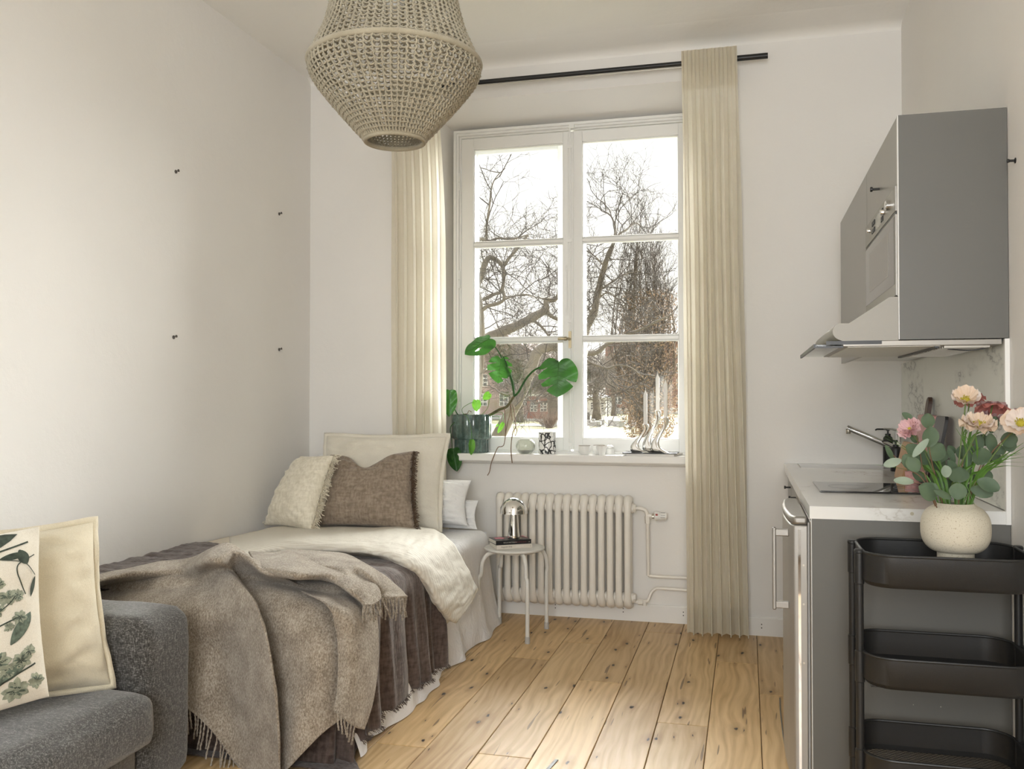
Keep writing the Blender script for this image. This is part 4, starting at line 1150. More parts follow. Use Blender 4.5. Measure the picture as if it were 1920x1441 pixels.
def leaf(name, parent, base, tip, width, normal, slits=(), holes=(), mat=None, cup=.12, droop=.1, veins=True, notch=.08, curl=0, vn=6):
    """a blade from its stalk point to its tip, facing normal"""
    base, tip, normal = Vector(base), Vector(tip), Vector(normal)
    ax = tip - base; L = ax.length; ax.normalize()
    sd = ax.cross(normal).normalized(); nn = sd.cross(ax).normalized()
    ol = leaf_outline(slits, notch)
    polys = [[Vector((p[0], p[1], 0)) for p in ol]] + [[Vector((h[0] + h[2] * cos(a) * cos(h[4]) - h[3] * sin(a) * sin(h[4]), h[1] + h[2] * cos(a) * sin(h[4]) + h[3] * sin(a) * cos(h[4]), 0)) for a in np.linspace(0, 2 * pi, 13)[:-1]] for h in holes]
    tris = tessellate_polygon(polys)
    flat = [v for p in polys for v in p]
    bm = bmesh.new(); bv = [bm.verts.new(v) for v in flat]
    for t in tris:
        try: bm.faces.new([bv[i] for i in t])
        except Exception: pass
    for _ in range(5):
        es = [e for e in bm.edges if e.calc_length() > .11]
        if not es: break
        bmesh.ops.subdivide_edges(bm, edges=es, cuts=1, use_grid_fill=False)
        bmesh.ops.triangulate(bm, faces=[f for f in bm.faces if len(f.verts) > 3])
    def warp(x, y, lift=0):
        z = cup * (abs(x) * 1.0) - droop * (y * y) + .02 * sin(9 * abs(x) - 14 * y) * min(1, abs(x) * 4) - curl * x * abs(x)
        return base + sd * (x * width) + ax * (-y * L) + nn * (z * L + lift)
    bm.verts.ensure_lookup_table()
    m = MB(); m.add([warp(v.co.x, v.co.y) for v in bm.verts], [tuple(v.index for v in f.verts) for f in bm.faces])
    bm.verts.index_update()
    bm.free()
    o = m.build(name, mat or M['leaf'], parent, ang=180, flip=False)
    if veins:
        m = MB()
        m.tube([warp(0, y, .0006) for y in np.linspace(0, -.97, 14)], [L * .010 * (1 - .7 * i / 13) for i in range(14)], 5)
        for k in range(vn):
            y0 = -.06 - k * .8 / vn
            for s in (-1, 1):
                pts = [warp(s * u * .40 * (sin(pi * min(1, (-y0 + .12) ** .72)) ** .5), y0 + .02 - .16 * u, .0006) for u in np.linspace(0, 1, 6)]
                m.tube(pts, [L * .005 * (1 - .7 * i / 5) for i in range(6)], 4)
        m.build('vein', M['vein'], o)
    return o
plant = empty('monstera_plant', (px_, py_, ZS + .19), 'green trailing monstera growing out of the ribbed green pot', 'plant')
F = Vector((.25, -.95, .1))   # blades hang towards the room
# main leaning stem
stem = catmull([(px_ + .045, py_ - .01, ZS + .19), (-1.43, 4.98, 1.121), (-1.375, 4.975, 1.152), (-1.326, 4.97, 1.17), (-1.295, 4.97, 1.213), (-1.282, 4.97, 1.231)], 30)
MB().tube(stem, [.010 - .0035 * i / 29 for i in range(30)], 10).build('main_stem', M['stem'], plant)
node = Vector(stem[-1])
def stalk(pts, r=.0035, mat=None):
    return MB().tube(catmull(pts, 18), [r * (1.5 - .6 * i / 17) for i in range(18)], 8).build('leaf_stalk', mat or M['leaf'], plant)
# right big leaf
stalk([node, (-1.256, 4.965, 1.252), (-1.214, 4.96, 1.322), (-1.166, 4.955, 1.373), (-1.112, 4.95, 1.399), (-1.059, 4.945, 1.423), (-1.018, 4.94, 1.425)], .0048)
leaf('leaf', plant, (-1.018, 4.94, 1.422), (-1.019, 4.9, 1.225), .222, (.12, -.97, .25),
     slits=[(1, .52, .57, .55, .14), (1, .66, .70, .40, .13), (1, .78, .82, .35, .11), (-1, .68, .73, .48, .11)], cup=-.06, droop=.04, notch=.10, vn=7)
# upper leaf pair
stalk([node, (-1.291, 4.97, 1.313), (-1.318, 4.965, 1.39), (-1.342, 4.96, 1.457)], .0045)
leaf('leaf', plant, (-1.355, 4.95, 1.444), (-1.36, 4.91, 1.304), .142, (.35, -.9, .15),
     slits=[(1, .28, .34, .35, .06), (1, .48, .54, .3, .08), (1, .66, .71, .35, .08), (-1, .34, .42, .32, .03), (-1, .52, .58, .4, .04), (-1, .80, .86, .4, .06)], cup=-.10, droop=.05, notch=.10)
stalk([node, (-1.302, 4.975, 1.323), (-1.34, 4.975, 1.421), (-1.383, 4.97, 1.497), (-1.417, 4.965, 1.544), (-1.428, 4.96, 1.565)], .003)
leaf('leaf', plant, (-1.423, 4.965, 1.562), (-1.555, 4.885, 1.48), .172, (.10, -.55, .82),
     slits=[], holes=[(-.16, -.55, .035, .12, .15)], cup=-.18, droop=.10, notch=.07)
# left leaf over the curtain, and the low hanging one
stalk([(px_ - .03, py_ - .02, ZS + .19), (-1.607, 4.93, 1.127), (-1.623, 4.9, 1.176), (-1.629, 4.88, 1.231), (-1.626, 4.87, 1.252)], .0025)
leaf('leaf', plant, (-1.635, 4.868, 1.265), (-1.637, 4.855, 1.113), .088, (.05, -1, .05), cup=-.20, droop=.06, notch=.02, curl=.1, vn=7)
stalk([(px_ - .06, py_ - .06, ZS + .195), (-1.634, 4.885, 1.055), (-1.627, 4.875, 0.995), (-1.619, 4.87, 0.928)], .0018)
leaf('leaf', plant, (-1.613, 4.87, 0.934), (-1.587, 4.86, 0.803), .085, (.35, -.9, .1), cup=-.30, droop=.05, notch=.02, curl=.2, vn=5)
# small young leaves
def small(b, t, w, nrm, st):
    MB().tube(catmull(st, 12), .0016, 6).build('leaf_stalk', M['leaf_young'], plant)
    leaf('young_leaf', plant, b, t, w, nrm, mat=M['leaf_young'], cup=-.15, droop=.08, notch=.08, vn=4)
small((-1.495, 4.93, 1.207), (-1.492, 4.92, 1.143), .052, (.1, -1, .2), [(px_ - .02, py_ - .03, ZS + .19), (-1.588, 4.95, 1.152), (-1.546, 4.94, 1.185), (-1.498, 4.93, 1.201)])
small((-1.419, 4.94, 1.246), (-1.457, 4.93, 1.213), .050, (-.1, -.9, .35), [(px_ + .03, py_ - .01, ZS + .19), (-1.442, 4.955, 1.152), (-1.423, 4.945, 1.201), (-1.416, 4.94, 1.243)])
small((-1.337, 4.93, 1.077), (-1.366, 4.92, 1.02), .026, (.2, -1, .1), [(px_ + .05, py_, ZS + .19), (-1.358, 4.95, 1.14), (-1.337, 4.94, 1.104), (-1.337, 4.93, 1.074)])
small((-1.496, 4.84, 0.982), (-1.499, 4.83, 0.899), .045, (-.3, -.95, .1), [(px_ - .03, py_ - .06, ZS + .19), (-1.543, 4.87, 1.125), (-1.515, 4.86, 1.087), (-1.499, 4.85, 1.033), (-1.497, 4.842, 0.979)])
small((-1.367, 4.935, 1.071), (-1.378, 4.93, 1.055), .012, (.2, -1, .1), [(px_ + .05, py_, ZS + .19), (-1.371, 4.95, 1.116), (-1.364, 4.936, 1.068)])
# aerial roots
for pts, r in (([(-1.337, 4.965, 1.164), (-1.325, 4.93, 1.101), (-1.308, 4.88, 1.034), (-1.313, 4.865, 0.962), (-1.328, 4.862, 0.948), (-1.347, 4.862, 0.944), (-1.365, 4.86, 0.908), (-1.386, 4.858, 0.854), (-1.395, 4.856, 0.807), (-1.407, 4.855, 0.786)], .0022),
               ([(-1.303, 4.965, 1.183), (-1.299, 4.94, 1.131), (-1.304, 4.9, 1.072), (-1.307, 4.875, 1.022)], .0018),
               ([(-1.293, 4.965, 1.186), (-1.277, 4.95, 1.155), (-1.258, 4.9, 1.087), (-1.251, 4.885, 1.058), (-1.265, 4.87, 1.022), (-1.272, 4.86, 0.939), (-1.265, 4.858, 0.857)], .0022),
               ([(-1.251, 4.885, 1.058), (-1.243, 4.88, 1.034), (-1.253, 4.88, 1.007)], .0018),
               ([(-1.3, 4.965, 1.186), (-1.293, 4.95, 1.131), (-1.284, 4.94, 1.092)], .0018),
               ([(-1.585, 4.96, 1.127), (-1.557, 4.955, 1.13), (-1.546, 4.95, 1.146), (-1.529, 4.945, 1.14)], .0018)):
    MB().tube(catmull(pts, 26), [r * (1.2 + .3 * nz(i * .7, r * 900)) for i in range(26)], 6).build('aerial_root', M['aerial'], plant)

# ================================================================ KITCHEN ALONG THE RIGHT WALL
KY = 2.90; ZTOP = .885; CXF = .185
def wallx(y): return xr(y)
# side panel
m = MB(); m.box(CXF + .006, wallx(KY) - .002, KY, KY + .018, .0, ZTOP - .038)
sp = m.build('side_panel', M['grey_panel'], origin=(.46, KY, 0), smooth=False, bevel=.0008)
tag(sp, 'grey end panel of the kitchen counter behind the black trolley', 'panel')
m = MB(); m.box(CXF + .0045, CXF + .0062, KY - .0002, KY + .0182, .0, ZTOP - .038); m.build('edge_band', M['white_edge'], sp, smooth=False)
for (sx_, sz_) in ((.55, .306), (.475, .306)):
    MB().cyl((sx_, KY - .001, sz_), (sx_, KY + .001, sz_), .0016, 8).build('screw', M['nickel'], sp)
# base cabinet beyond the fridge
bc = empty('base_cabinet', (.46, 4.1, 0), 'grey base cabinet with two drawers under the sink, beyond the fridge', 'cabinet')
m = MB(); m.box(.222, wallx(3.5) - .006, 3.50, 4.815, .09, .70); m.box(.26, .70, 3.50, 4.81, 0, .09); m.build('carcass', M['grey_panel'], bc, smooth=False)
for (a, b, kz) in ((3.505, 4.428, 4.05), (4.432, 4.812, 4.53)):
    for z0, z1, nm in ((.70, .842, 'drawer'), (.095, .696, 'door')):
        d = MB().box(.203, .2215, a + .002, b - .002, z0, z1).build(nm, M['grey_door'], bc, smooth=False, bevel=.001)
        zc = (z0 + z1) / 2 + .018 if nm == 'drawer' else z1 - .05
        MB().lathe([(.0, -.030), (.0065, -.030), (.0075, -.028), (.0075, -.023), (.004, -.021), (.004, 0), (.0, 0)], (.203, kz, zc), 16, axis='x').build('knob', M['black'], d)
# worktop with its cut-outs (sink and hob)
SK = (.250, .655, 4.50, 4.765); HB = (.248, .735, 3.34, 3.70)
wt = empty('worktop', (.46, 3.8, ZTOP - .038), 'pale marble laminate kitchen worktop', 'worktop')
m = MB()
xs = [CXF, SK[0], SK[1], .7405]; ys = [KY - .002, SK[2], SK[3], 4.821]
for i in range(3):
    for j in range(3):
        if i == 1 and j == 1: continue
        m.add([(xs[i], ys[j], ZTOP), (xs[i + 1], ys[j], ZTOP), (xs[i + 1], ys[j + 1], ZTOP), (xs[i], ys[j + 1], ZTOP)], [(0, 1, 2, 3)])
        m.add([(xs[i], ys[j], ZTOP - .038), (xs[i + 1], ys[j], ZTOP - .038), (xs[i + 1], ys[j + 1], ZTOP - .038), (xs[i], ys[j + 1], ZTOP - .038)], [(0, 1, 2, 3)])
for (a, b) in (((CXF, KY - .002), (.7405, KY - .002)), ((CXF, KY - .002), (CXF, 4.821)), ((.7405, KY - .002), (.7405, 4.821)), ((CXF, 4.821), (.7405, 4.821)),
               ((SK[0], SK[2]), (SK[1], SK[2])), ((SK[0], SK[3]), (SK[1], SK[3])), ((SK[0], SK[2]), (SK[0], SK[3])), ((SK[1], SK[2]), (SK[1], SK[3]))):
    m.quad((*a, ZTOP - .038), (*b, ZTOP - .038), (*b, ZTOP), (*a, ZTOP))
m.build('slab', M['marble_top'], wt, smooth=False)
MB().cyl((.475, KY - .0035, ZTOP - .014), (.475, KY - .001, ZTOP - .014), .0052, 20).build('cover_cap', plain('beige_cap', (.52, .48, .36), .5), wt, label='small round beige cover cap')
# sink
sk = empty('sink', (.45, 4.63, ZTOP - .16), 'stainless steel sink bowl let into the worktop by the window wall', 'sink')
m = MB(); a, b, c, d = SK; g = .001
a += g; b -= g; c += g; d -= g; zb_ = ZTOP - .155
m.quad((a, c, ZTOP + .001), (b, c, ZTOP + .001), (b - .02, c + .02, zb_), (a + .02, c + .02, zb_))
m.quad((a, d, ZTOP + .001), (b, d, ZTOP + .001), (b - .02, d - .02, zb_), (a + .02, d - .02, zb_))
m.quad((a, c, ZTOP + .001), (a, d, ZTOP + .001), (a + .02, d - .02, zb_), (a + .02, c + .02, zb_))
m.quad((b, c, ZTOP + .001), (b, d, ZTOP + .001), (b - .02, d - .02, zb_), (b - .02, c + .02, zb_))
m.quad((a + .02, c + .02, zb_), (b - .02, c + .02, zb_), (b - .02, d - .02, zb_), (a + .02, d - .02, zb_))
m.build('bowl', M['steel'], sk, smooth=False)
m = MB()
for (x0, x1, y0, y1) in ((a - .005, b + .005, c - .005, c), (a - .005, b + .005, d, d + .005), (a - .005, a, c, d), (b, b + .005, c, d)):
    m.box(x0, x1, y0, y1, ZTOP + .0002, ZTOP + .0018)
m.build('rim', M['fridge_side'], sk, smooth=False)
MB().lathe([(.0, .004), (.03, .004), (.038, .002), (.04, .0)], (.45, 4.63, zb_), 24, cap=False).build('drain', M['chrome'], sk)
# hob
m = MB(); m.box(HB[0], HB[1], HB[2], HB[3], ZTOP + .0006, ZTOP + .0062)
hb_ = m.build('induction_hob', plain('black_hob_glass', (.012, .011, .012), .035, coat=.5), origin=(.49, 3.52, ZTOP), smooth=False, bevel=.0008)
tag(hb_, 'glossy black glass induction hob set in the worktop', 'hob')
t = plain('hob_print', (.25, .25, .25), .4)
for (cx_, cy_, r_) in ((.36, 3.52, .07), (.60, 3.52, .085)):
    MB().tube([(cx_ + r_ * cos(q), cy_ + r_ * sin(q), ZTOP + .0062) for q in np.linspace(0, 2 * pi, 41)[:-1]], .0006, 4, closed=True).build('cooking_zone', t, hb_)
# splashback panel and its end trim
m = MB(); m.prism([(wallx(KY) - .012, KY + .012), (wallx(KY) - .002, KY + .012), (wallx(4.82) - .002, 4.82), (wallx(4.82) - .012, 4.82)], 'z', ZTOP + .002, 1.388)
spb = m.build('splashback', M['marble_splash'], origin=(.745, 3.9, ZTOP), smooth=False)
tag(spb, 'marble patterned splashback panel between worktop and wall cabinets', 'splashback')
m = MB(); m.box(wallx(KY) - .014, wallx(KY) - .001, KY - .006, KY + .010, ZTOP - .038, 1.388)
tt = m.build('trim_2', M['trim'], smooth=False); struct(tt)

# little things on the worktop
fx_, fy_ = .706, 4.60
ft = empty('kitchen_tap', (fx_, fy_, ZTOP), 'chrome kitchen tap with a long angled spout over the sink', 'tap')
m = MB(); m.lathe([(.0, 0), (.026, 0), (.027, .004), (.0245, .012), (.0225, .018), (.0225, .16), (.024, .163), (.0235, .182), (.019, .188), (.0, .188)], (fx_, fy_, ZTOP), 32)
m.build('body', M['chrome'], ft)
m = MB(); m.cyl((fx_, fy_ - .005, ZTOP + .085), (.466, fy_, ZTOP + .192), .0135, 20)
sp_ = m.build('spout', M['chrome'], ft)
m = MB(); m.lathe([(.0, -.02), (.0095, -.02), (.011, -.018), (.011, .0), (.0, .0)], (.473, fy_, ZTOP + .182), 18); m.build('aerator', M['nickel'], sp_)
m = MB(); m.tube([(fx_, fy_ - .006, ZTOP + .176), (fx_ - .04, fy_ - .01, ZTOP + .186), (fx_ - .075, fy_ - .012, ZTOP + .188)], [.006, .005, .004], 10); m.build('lever', M['chrome'], ft)
def dispenser(x, y, h, label):
    r = empty('soap_dispenser', (x, y, ZTOP), label, 'dispenser', 'black soap dispensers behind the tap')
    MB().lathe([(.0, 0), (.021, 0), (.023, .003), (.023, h * .70), (.020, h * .76), (.012, h * .80), (.0, h * .80)], (x, y, ZTOP), 28).build('bottle', M['black'], r)
    m = MB(); m.lathe([(.0, h * .79), (.013, h * .79), (.013, h * .85), (.004, h * .86), (.004, h * .93), (.009, h * .94), (.009, h), (.0, h)], (x, y, ZTOP), 18)
    m.tube([(x, y, ZTOP + h * .97), (x - .05, y, ZTOP + h * .972), (x - .058, y, ZTOP + h * .945)], .0038, 8)
    m.build('pump', M['black'], r)
dispenser(.672, 4.755, .185, 'taller black soap dispenser behind the tap')
dispenser(.655, 4.40, .142, 'shorter black soap dispenser in front of the tap')
# cutting boards and a dark tray leaning on the splashback
wood_dark = plain('dark_walnut', (.07, .035, .022), .45, var=.3, vscale=14)
wood_light = plain('light_maple_board', (.46, .27, .13), .45, var=.12, vscale=9)
pinkm = plain('pink_speckled_stone', (.60, .33, .31), .4, var=.2, vscale=70)
def board(name, y0, y1, z1, lean, th, mat, label, handle=None, xb=.0, hm=None):
    x1 = wallx(y0) - .014 - xb
    def pt(y, z, o): return (x1 - .003 - lean * (1 - z / .32) - o, y, ZTOP + .001 + z)
    root = empty(name, (x1 - lean, (y0 + y1) / 2, ZTOP), label, 'board' if 'board' in name else 'tray')
    ol = []
    r = .02
    for (cy_, cz_, a0) in ((y1 - r, r, -pi / 2), (y1 - r, z1 - r, 0), (y0 + r, z1 - r, pi / 2), (y0 + r, r, pi)):
        for k in range(5): a = a0 + k / 4 * pi / 2; ol.append((cy_ + r * cos(a), cz_ + r * sin(a)))
    n = len(ol); vs = [pt(p[0], p[1], 0) for p in ol] + [pt(p[0], p[1], th) for p in ol]
    m = MB(); m.add(vs, [(i, (i + 1) % n, n + (i + 1) % n, n + i) for i in range(n)] + [tuple(range(n)), tuple(range(n, 2 * n))])
    m.build('panel', mat, root, smooth=False, bevel=.0012)
    if handle:
        yc = (y0 + y1) / 2; ol = [(yc - handle / 2, z1 - .002)] + [(yc + handle / 2 * -cos(a), z1 + .045 + handle / 2 * sin(a)) for a in np.linspace(0, pi, 9)] + [(yc + handle / 2, z1 - .002)]
        n = len(ol); vs = [pt(p[0], p[1], .001) for p in ol] + [pt(p[0], p[1], th - .001) for p in ol]
        m = MB(); m.add(vs, [(i, (i + 1) % n, n + (i + 1) % n, n + i) for i in range(n)] + [tuple(range(n)), tuple(range(n, 2 * n))]); m.build('handle', hm or mat, root, smooth=False, bevel=.0015)
board('cutting_board', 3.83, 4.15, .262, .045, .018, pinkm, 'pink cutting board with a dark wooden handle, leaning on the splashback', .055, 0, wood_dark)
board('baking_tray', 3.60, 3.775, .262, .060, .012, plain('dark_metal_sheet', (.05, .048, .05), .3, .6), 'dark metal tray leaning on the splashback beside the cutting board')
board('wooden_board', 3.90, 4.08, .150, .075, .014, wood_light, 'small light wooden board in front of the pink cutting board', None, .045)
bw = empty('black_ladle', (.655, 3.70, ZTOP), 'black ladle standing in front of the dark tray, behind the flowers', 'ladle')
m = MB(); m.tube([(.655, 3.70, ZTOP + .006), (.672, 3.70, ZTOP + .09), (.684, 3.70, ZTOP + .15)], .006, 10); m.build('shaft', wood_dark, bw)
m = MB(); m.lathe([(.0, 0), (.016, .003), (.028, .014), (.032, .028), (.029, .028), (.025, .016), (.0, .006)], (.686, 3.695, ZTOP + .142), 24); m.build('bowl', M['black'], bw)
MB().lathe([(.0, 0), (.022, 0), (.024, .004), (.0225, .012), (.0, .013)], (.655, 3.70, ZTOP + .001), 20).build('stand', M['black'], bw)
pk = empty('pink_tumbler', (.625, 3.80, ZTOP), 'small pink patterned tumbler on the worktop behind the flowers', 'tumbler')
MB().lathe([(.0, 0), (.022, 0), (.024, .004), (.027, .045), (.025, .045), (.022, .006), (.0, .005)], (.625, 3.80, ZTOP), 32).build('tumbler_body', pinkm, pk)
m = MB(); m.lathe([(.0, .025), (.0235, .025)], (.625, 3.80, ZTOP), 24, cap=False); m.build('content', wood_light, pk)

# under-counter fridge
fr = empty('fridge', (.42, 3.2, 0), 'small silver under-counter fridge with a long bar handle', 'fridge')
FY0, FY1 = KY + .030, 3.47
m = MB(); m.box(.186, .70, FY0, FY1, .03, .835); m.build('body', M['fridge_side'], fr, smooth=False, bevel=.006)
m = MB(); m.box(.20, .69, FY0 + .02, FY1 - .02, 0.0, .03); m.build('plinth', M['black'], fr, smooth=False)
# door: bowed front, rounded top edge
ol = []
for i in range(13):
    u = i / 12; y = lerp(FY0 - .008, FY1, u); ol.append((.132 - .014 * sin(pi * u) + (.012 if i in (0, 12) else 0), y))
ol = [(.181, FY0 - .008)] + [(.140, FY0 - .008)] + ol[1:-1] + [(.140, FY1), (.181, FY1)]
m = MB(); m.prism(ol, 'z', .035, .822)
dr = m.build('door', M['fridge'], fr, ang=30, bevel=.004)
m = MB(); ol2 = [(x_ - (.001 if x_ < .18 else 0), y_) for x_, y_ in ol]
m.prism(ol2, 'z', .8225, .849); m.build('door_top_cap', M['steel'], dr, ang=30, bevel=.009, seg=3)
m = MB(); m.box(.1815, .186, FY0, FY1 - .002, .04, .83); m.build('door_seal', M['rubber'], dr, smooth=False)
m = MB(); m.box(.152, .160, FY0 - .0095, FY0 - .0075, .04, .81); m.build('door_edge_strip', M['chrome'], dr, smooth=False)
for z in (.70, .58, .40): MB().cyl((.168, FY0 - .0095, z), (.168, FY0 - .0075, z), .003, 10).build('screw', M['nickel'], dr)
m = MB(); hx, hy = .083, FY0 + .06
m.box(hx - .006, hx + .006, hy - .011, hy + .011, .545, .805)
hd = m.build('handle', M['steel'], dr, smooth=False, bevel=.004, seg=3)
for z in (.789, .561):
    m = MB(); m.box(hx, .128, hy - .009, hy + .009, z - .011, z + .011); m.build('handle_post', M['steel'], hd, smooth=False, bevel=.003)
cb = MB().tube(catmull([(0.125, 3.818, 0.004), (0.122, 3.675, 0.004), (0.122, 3.508, 0.004), (0.124, 3.311, 0.004), (0.133, 3.155, 0.004), (.172, 3.02, .004), (.24, 3.06, .004)], 40), .0022, 8).build('power_cable', plain('grey_cable', (.20, .20, .19), .5), origin=(.13, 3.3, 0))
tag(cb, 'thin grey cable lying on the floorboards in front of the fridge', 'cable')

# ---- wall cabinets
WX = .443; WZ0, WZ1 = 1.390, 2.065; WY = [KY, 3.62, 4.60]
wc = empty('oven_cabinet', (.6, 3.26, WZ0), 'tall grey wall cabinet holding the built-in microwave', 'cabinet')
m = MB(); m.box(WX + .0015, wallx(KY) - .002, KY, KY + .016, WZ0, WZ1)
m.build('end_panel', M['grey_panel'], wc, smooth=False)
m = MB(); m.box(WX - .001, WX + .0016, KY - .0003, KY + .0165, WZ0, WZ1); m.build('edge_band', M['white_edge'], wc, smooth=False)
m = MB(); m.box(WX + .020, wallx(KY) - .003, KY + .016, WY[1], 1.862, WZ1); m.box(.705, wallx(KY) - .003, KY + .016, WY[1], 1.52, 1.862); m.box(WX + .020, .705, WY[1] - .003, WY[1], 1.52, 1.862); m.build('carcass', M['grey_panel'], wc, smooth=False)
d = MB().box(WX, WX + .018, KY + .018, WY[1] - .0015, 1.862, WZ1).build('flap_door', M['grey_door'], wc, smooth=False, bevel=.001)
def wknob(y, z, par):
    MB().lathe([(.0, -.030), (.0078, -.030), (.0085, -.028), (.0085, -.023), (.0042, -.021), (.0042, 0), (.0, 0)], (WX, y, z), 16, axis='x').build('knob', M['black'], par)
wknob(3.285, 1.930, d)
mw = empty('microwave', (.55, 3.26, 1.52), 'built-in steel microwave with a row of buttons in the wall cabinet', 'microwave')
MB().box(WX + .004, .70, KY + .02, WY[1] - .004, 1.523, 1.859).build('housing', M['steel'], mw, smooth=False)
m = MB(); m.box(WX - .006, WX + .006, KY + .019, WY[1] - .003, 1.781, 1.858)
cp = m.build('control_panel', M['steel'], mw, smooth=False, bevel=.0015)
m = MB(); m.box(WX - .0065, WX - .0055, 3.20, 3.345, 1.795, 1.845); m.build('display', plain('display_grey', (.38, .38, .34), .25), cp, smooth=False)
for (yy, rr) in ((3.02, .016), (3.125, .009), (3.46, .008)):
    MB().lathe([(.0, -.014), (rr * .9, -.014), (rr, -.012), (rr, 0), (.0, 0)], (WX - .006, yy, 1.818), 24, axis='x').build('dial', M['chrome'], cp)
for yy in (3.165, 3.19, 3.36, 3.385, 3.41):
    for zz in (1.806, 1.832):
        MB().box(WX - .0095, WX - .006, yy - .008, yy + .008, zz - .008, zz + .008).build('button', M['black'], cp, smooth=False, bevel=.001)
m = MB(); m.box(WX - .006, WX + .004, KY + .019, WY[1] - .003, 1.524, 1.772)
md = m.build('door', M['steel'], mw, smooth=False, bevel=.0015)
m = MB(); m.box(WX - .0072, WX - .0058, KY + .035, WY[1] - .018, 1.560, 1.766); mo = m.build('door_glass', plain('brown_oven_glass', (.10, .09, .075), .12), md, smooth=False)
m = MB(); m.box(WX - .0076, WX - .0071, KY + .15, WY[1] - .12, 1.60, 1.74); m.build('window_mesh', plain('oven_window_print', (.17, .155, .13), .2), mo, smooth=False)
m = MB(); m.box(WX - .004, WX + .006, KY + .019, WY[1] - .003, 1.7725, 1.7805); m.build('shadow_gap', M['black'], mw, smooth=False)
w2 = empty('wall_cabinet', (.6, 4.1, WZ0), 'grey wall cabinet with a tall plain door, nearest the window wall', 'cabinet')
m = MB(); m.box(WX + .020, wallx(KY) - .004, WY[1] + .001, WY[2], WZ0 + .004, WZ1)
m.build('carcass', M['white_edge'], w2, smooth=False)
m = MB(); m.box(WX, WX + .018, WY[1] + .0025, WY[2], WZ0 - .006, WZ1); m.build('door', M['grey_door'], w2, smooth=False, bevel=.001)

# ---- range hood
hd_ = empty('range_hood', (.5, 3.26, WZ0), 'stainless steel range hood with a glass visor under the microwave', 'range hood')
HY0, HY1 = KY + .018, WY[1] - .004
ol = [(WX - .0015, 1.519), (.418, 1.519), (.302, 1.442)]
for k in range(8):
    a = pi / 2 + .5 + k / 7 * 2.2
    ol.append((.285 + .030 * cos(a), 1.418 + .028 * sin(a)))
ol += [(.285, 1.388), (WX - .0015, 1.388)]
m = MB(); m.prism(ol, 'y', HY0 - .016, HY1); m.build('canopy', plain('satin_hood_steel', (.30, .285, .255), .55, .35, bump=.05, bscale=300), hd_, ang=30)
m = MB(); m.box(.285, wallx(KY) - .02, HY0 - .016, HY1, 1.372, 1.3875); m.build('filter_frame', M['fridge_side'], hd_, smooth=False, bevel=.001)
m = MB(); m.box(.30, .56, HY0, HY1 - .02, 1.3695, 1.372); m.build('light_panel', plain('frosted_panel', (.62, .62, .58), .35), hd_, smooth=False)
for k in range(20):
    yy = lerp(HY0 + .03, HY1 - .05, k / 19)
    MB().box(.575, .70, yy - .006, yy + .006, 1.366, 1.372).build('grease_filter_slat', M['nickel'], hd_, smooth=False)
m = MB(); m.box(.205, .285, HY0 - .016, HY1, 1.3735, 1.3775); vz = m.build('visor_glass', glass('green_edge_glass', (.93, .98, .94)), hd_, smooth=False)
m = MB(); m.box(.200, .206, HY0 - .016, HY1, 1.368, 1.380); m.build('visor_edge', M['black'], vz, smooth=False)
m = MB(); m.box(.236, .395, HY0 - .0175, HY0 - .012, 1.3775, 1.3885); m.box(.205, .285, HY0 - .0175, HY0 - .0135, 1.3675, 1.3735); m.build('side_rail', M['black'], hd_, smooth=False)
m = MB(); m.box(.545, .556, HY0, HY1 - .02, 1.364, 1.3695); m.build('slide_rail', M['black'], hd_, smooth=False)
m = MB(); m.tube(catmull([(.60, 3.02, 1.366), (.66, 3.0, 1.360), (.70, 2.99, 1.366)], 10), .0018, 6); m.build('filter_clip', M['black'], hd_)

kn = empty('wall_hook', (wallx(2.82), 2.82, 1.888), 'small black hook knob on the right wall beside the wall cabinet', 'hook')
MB().lathe([(.0, -.022), (.0055, -.022), (.006, -.020), (.0035, -.014), (.0035, -.004), (.008, -.002), (.008, 0.003), (.0, .003)], (wallx(2.82), 2.82, 1.888), 18, axis='x').build('knob', M['black'], kn)

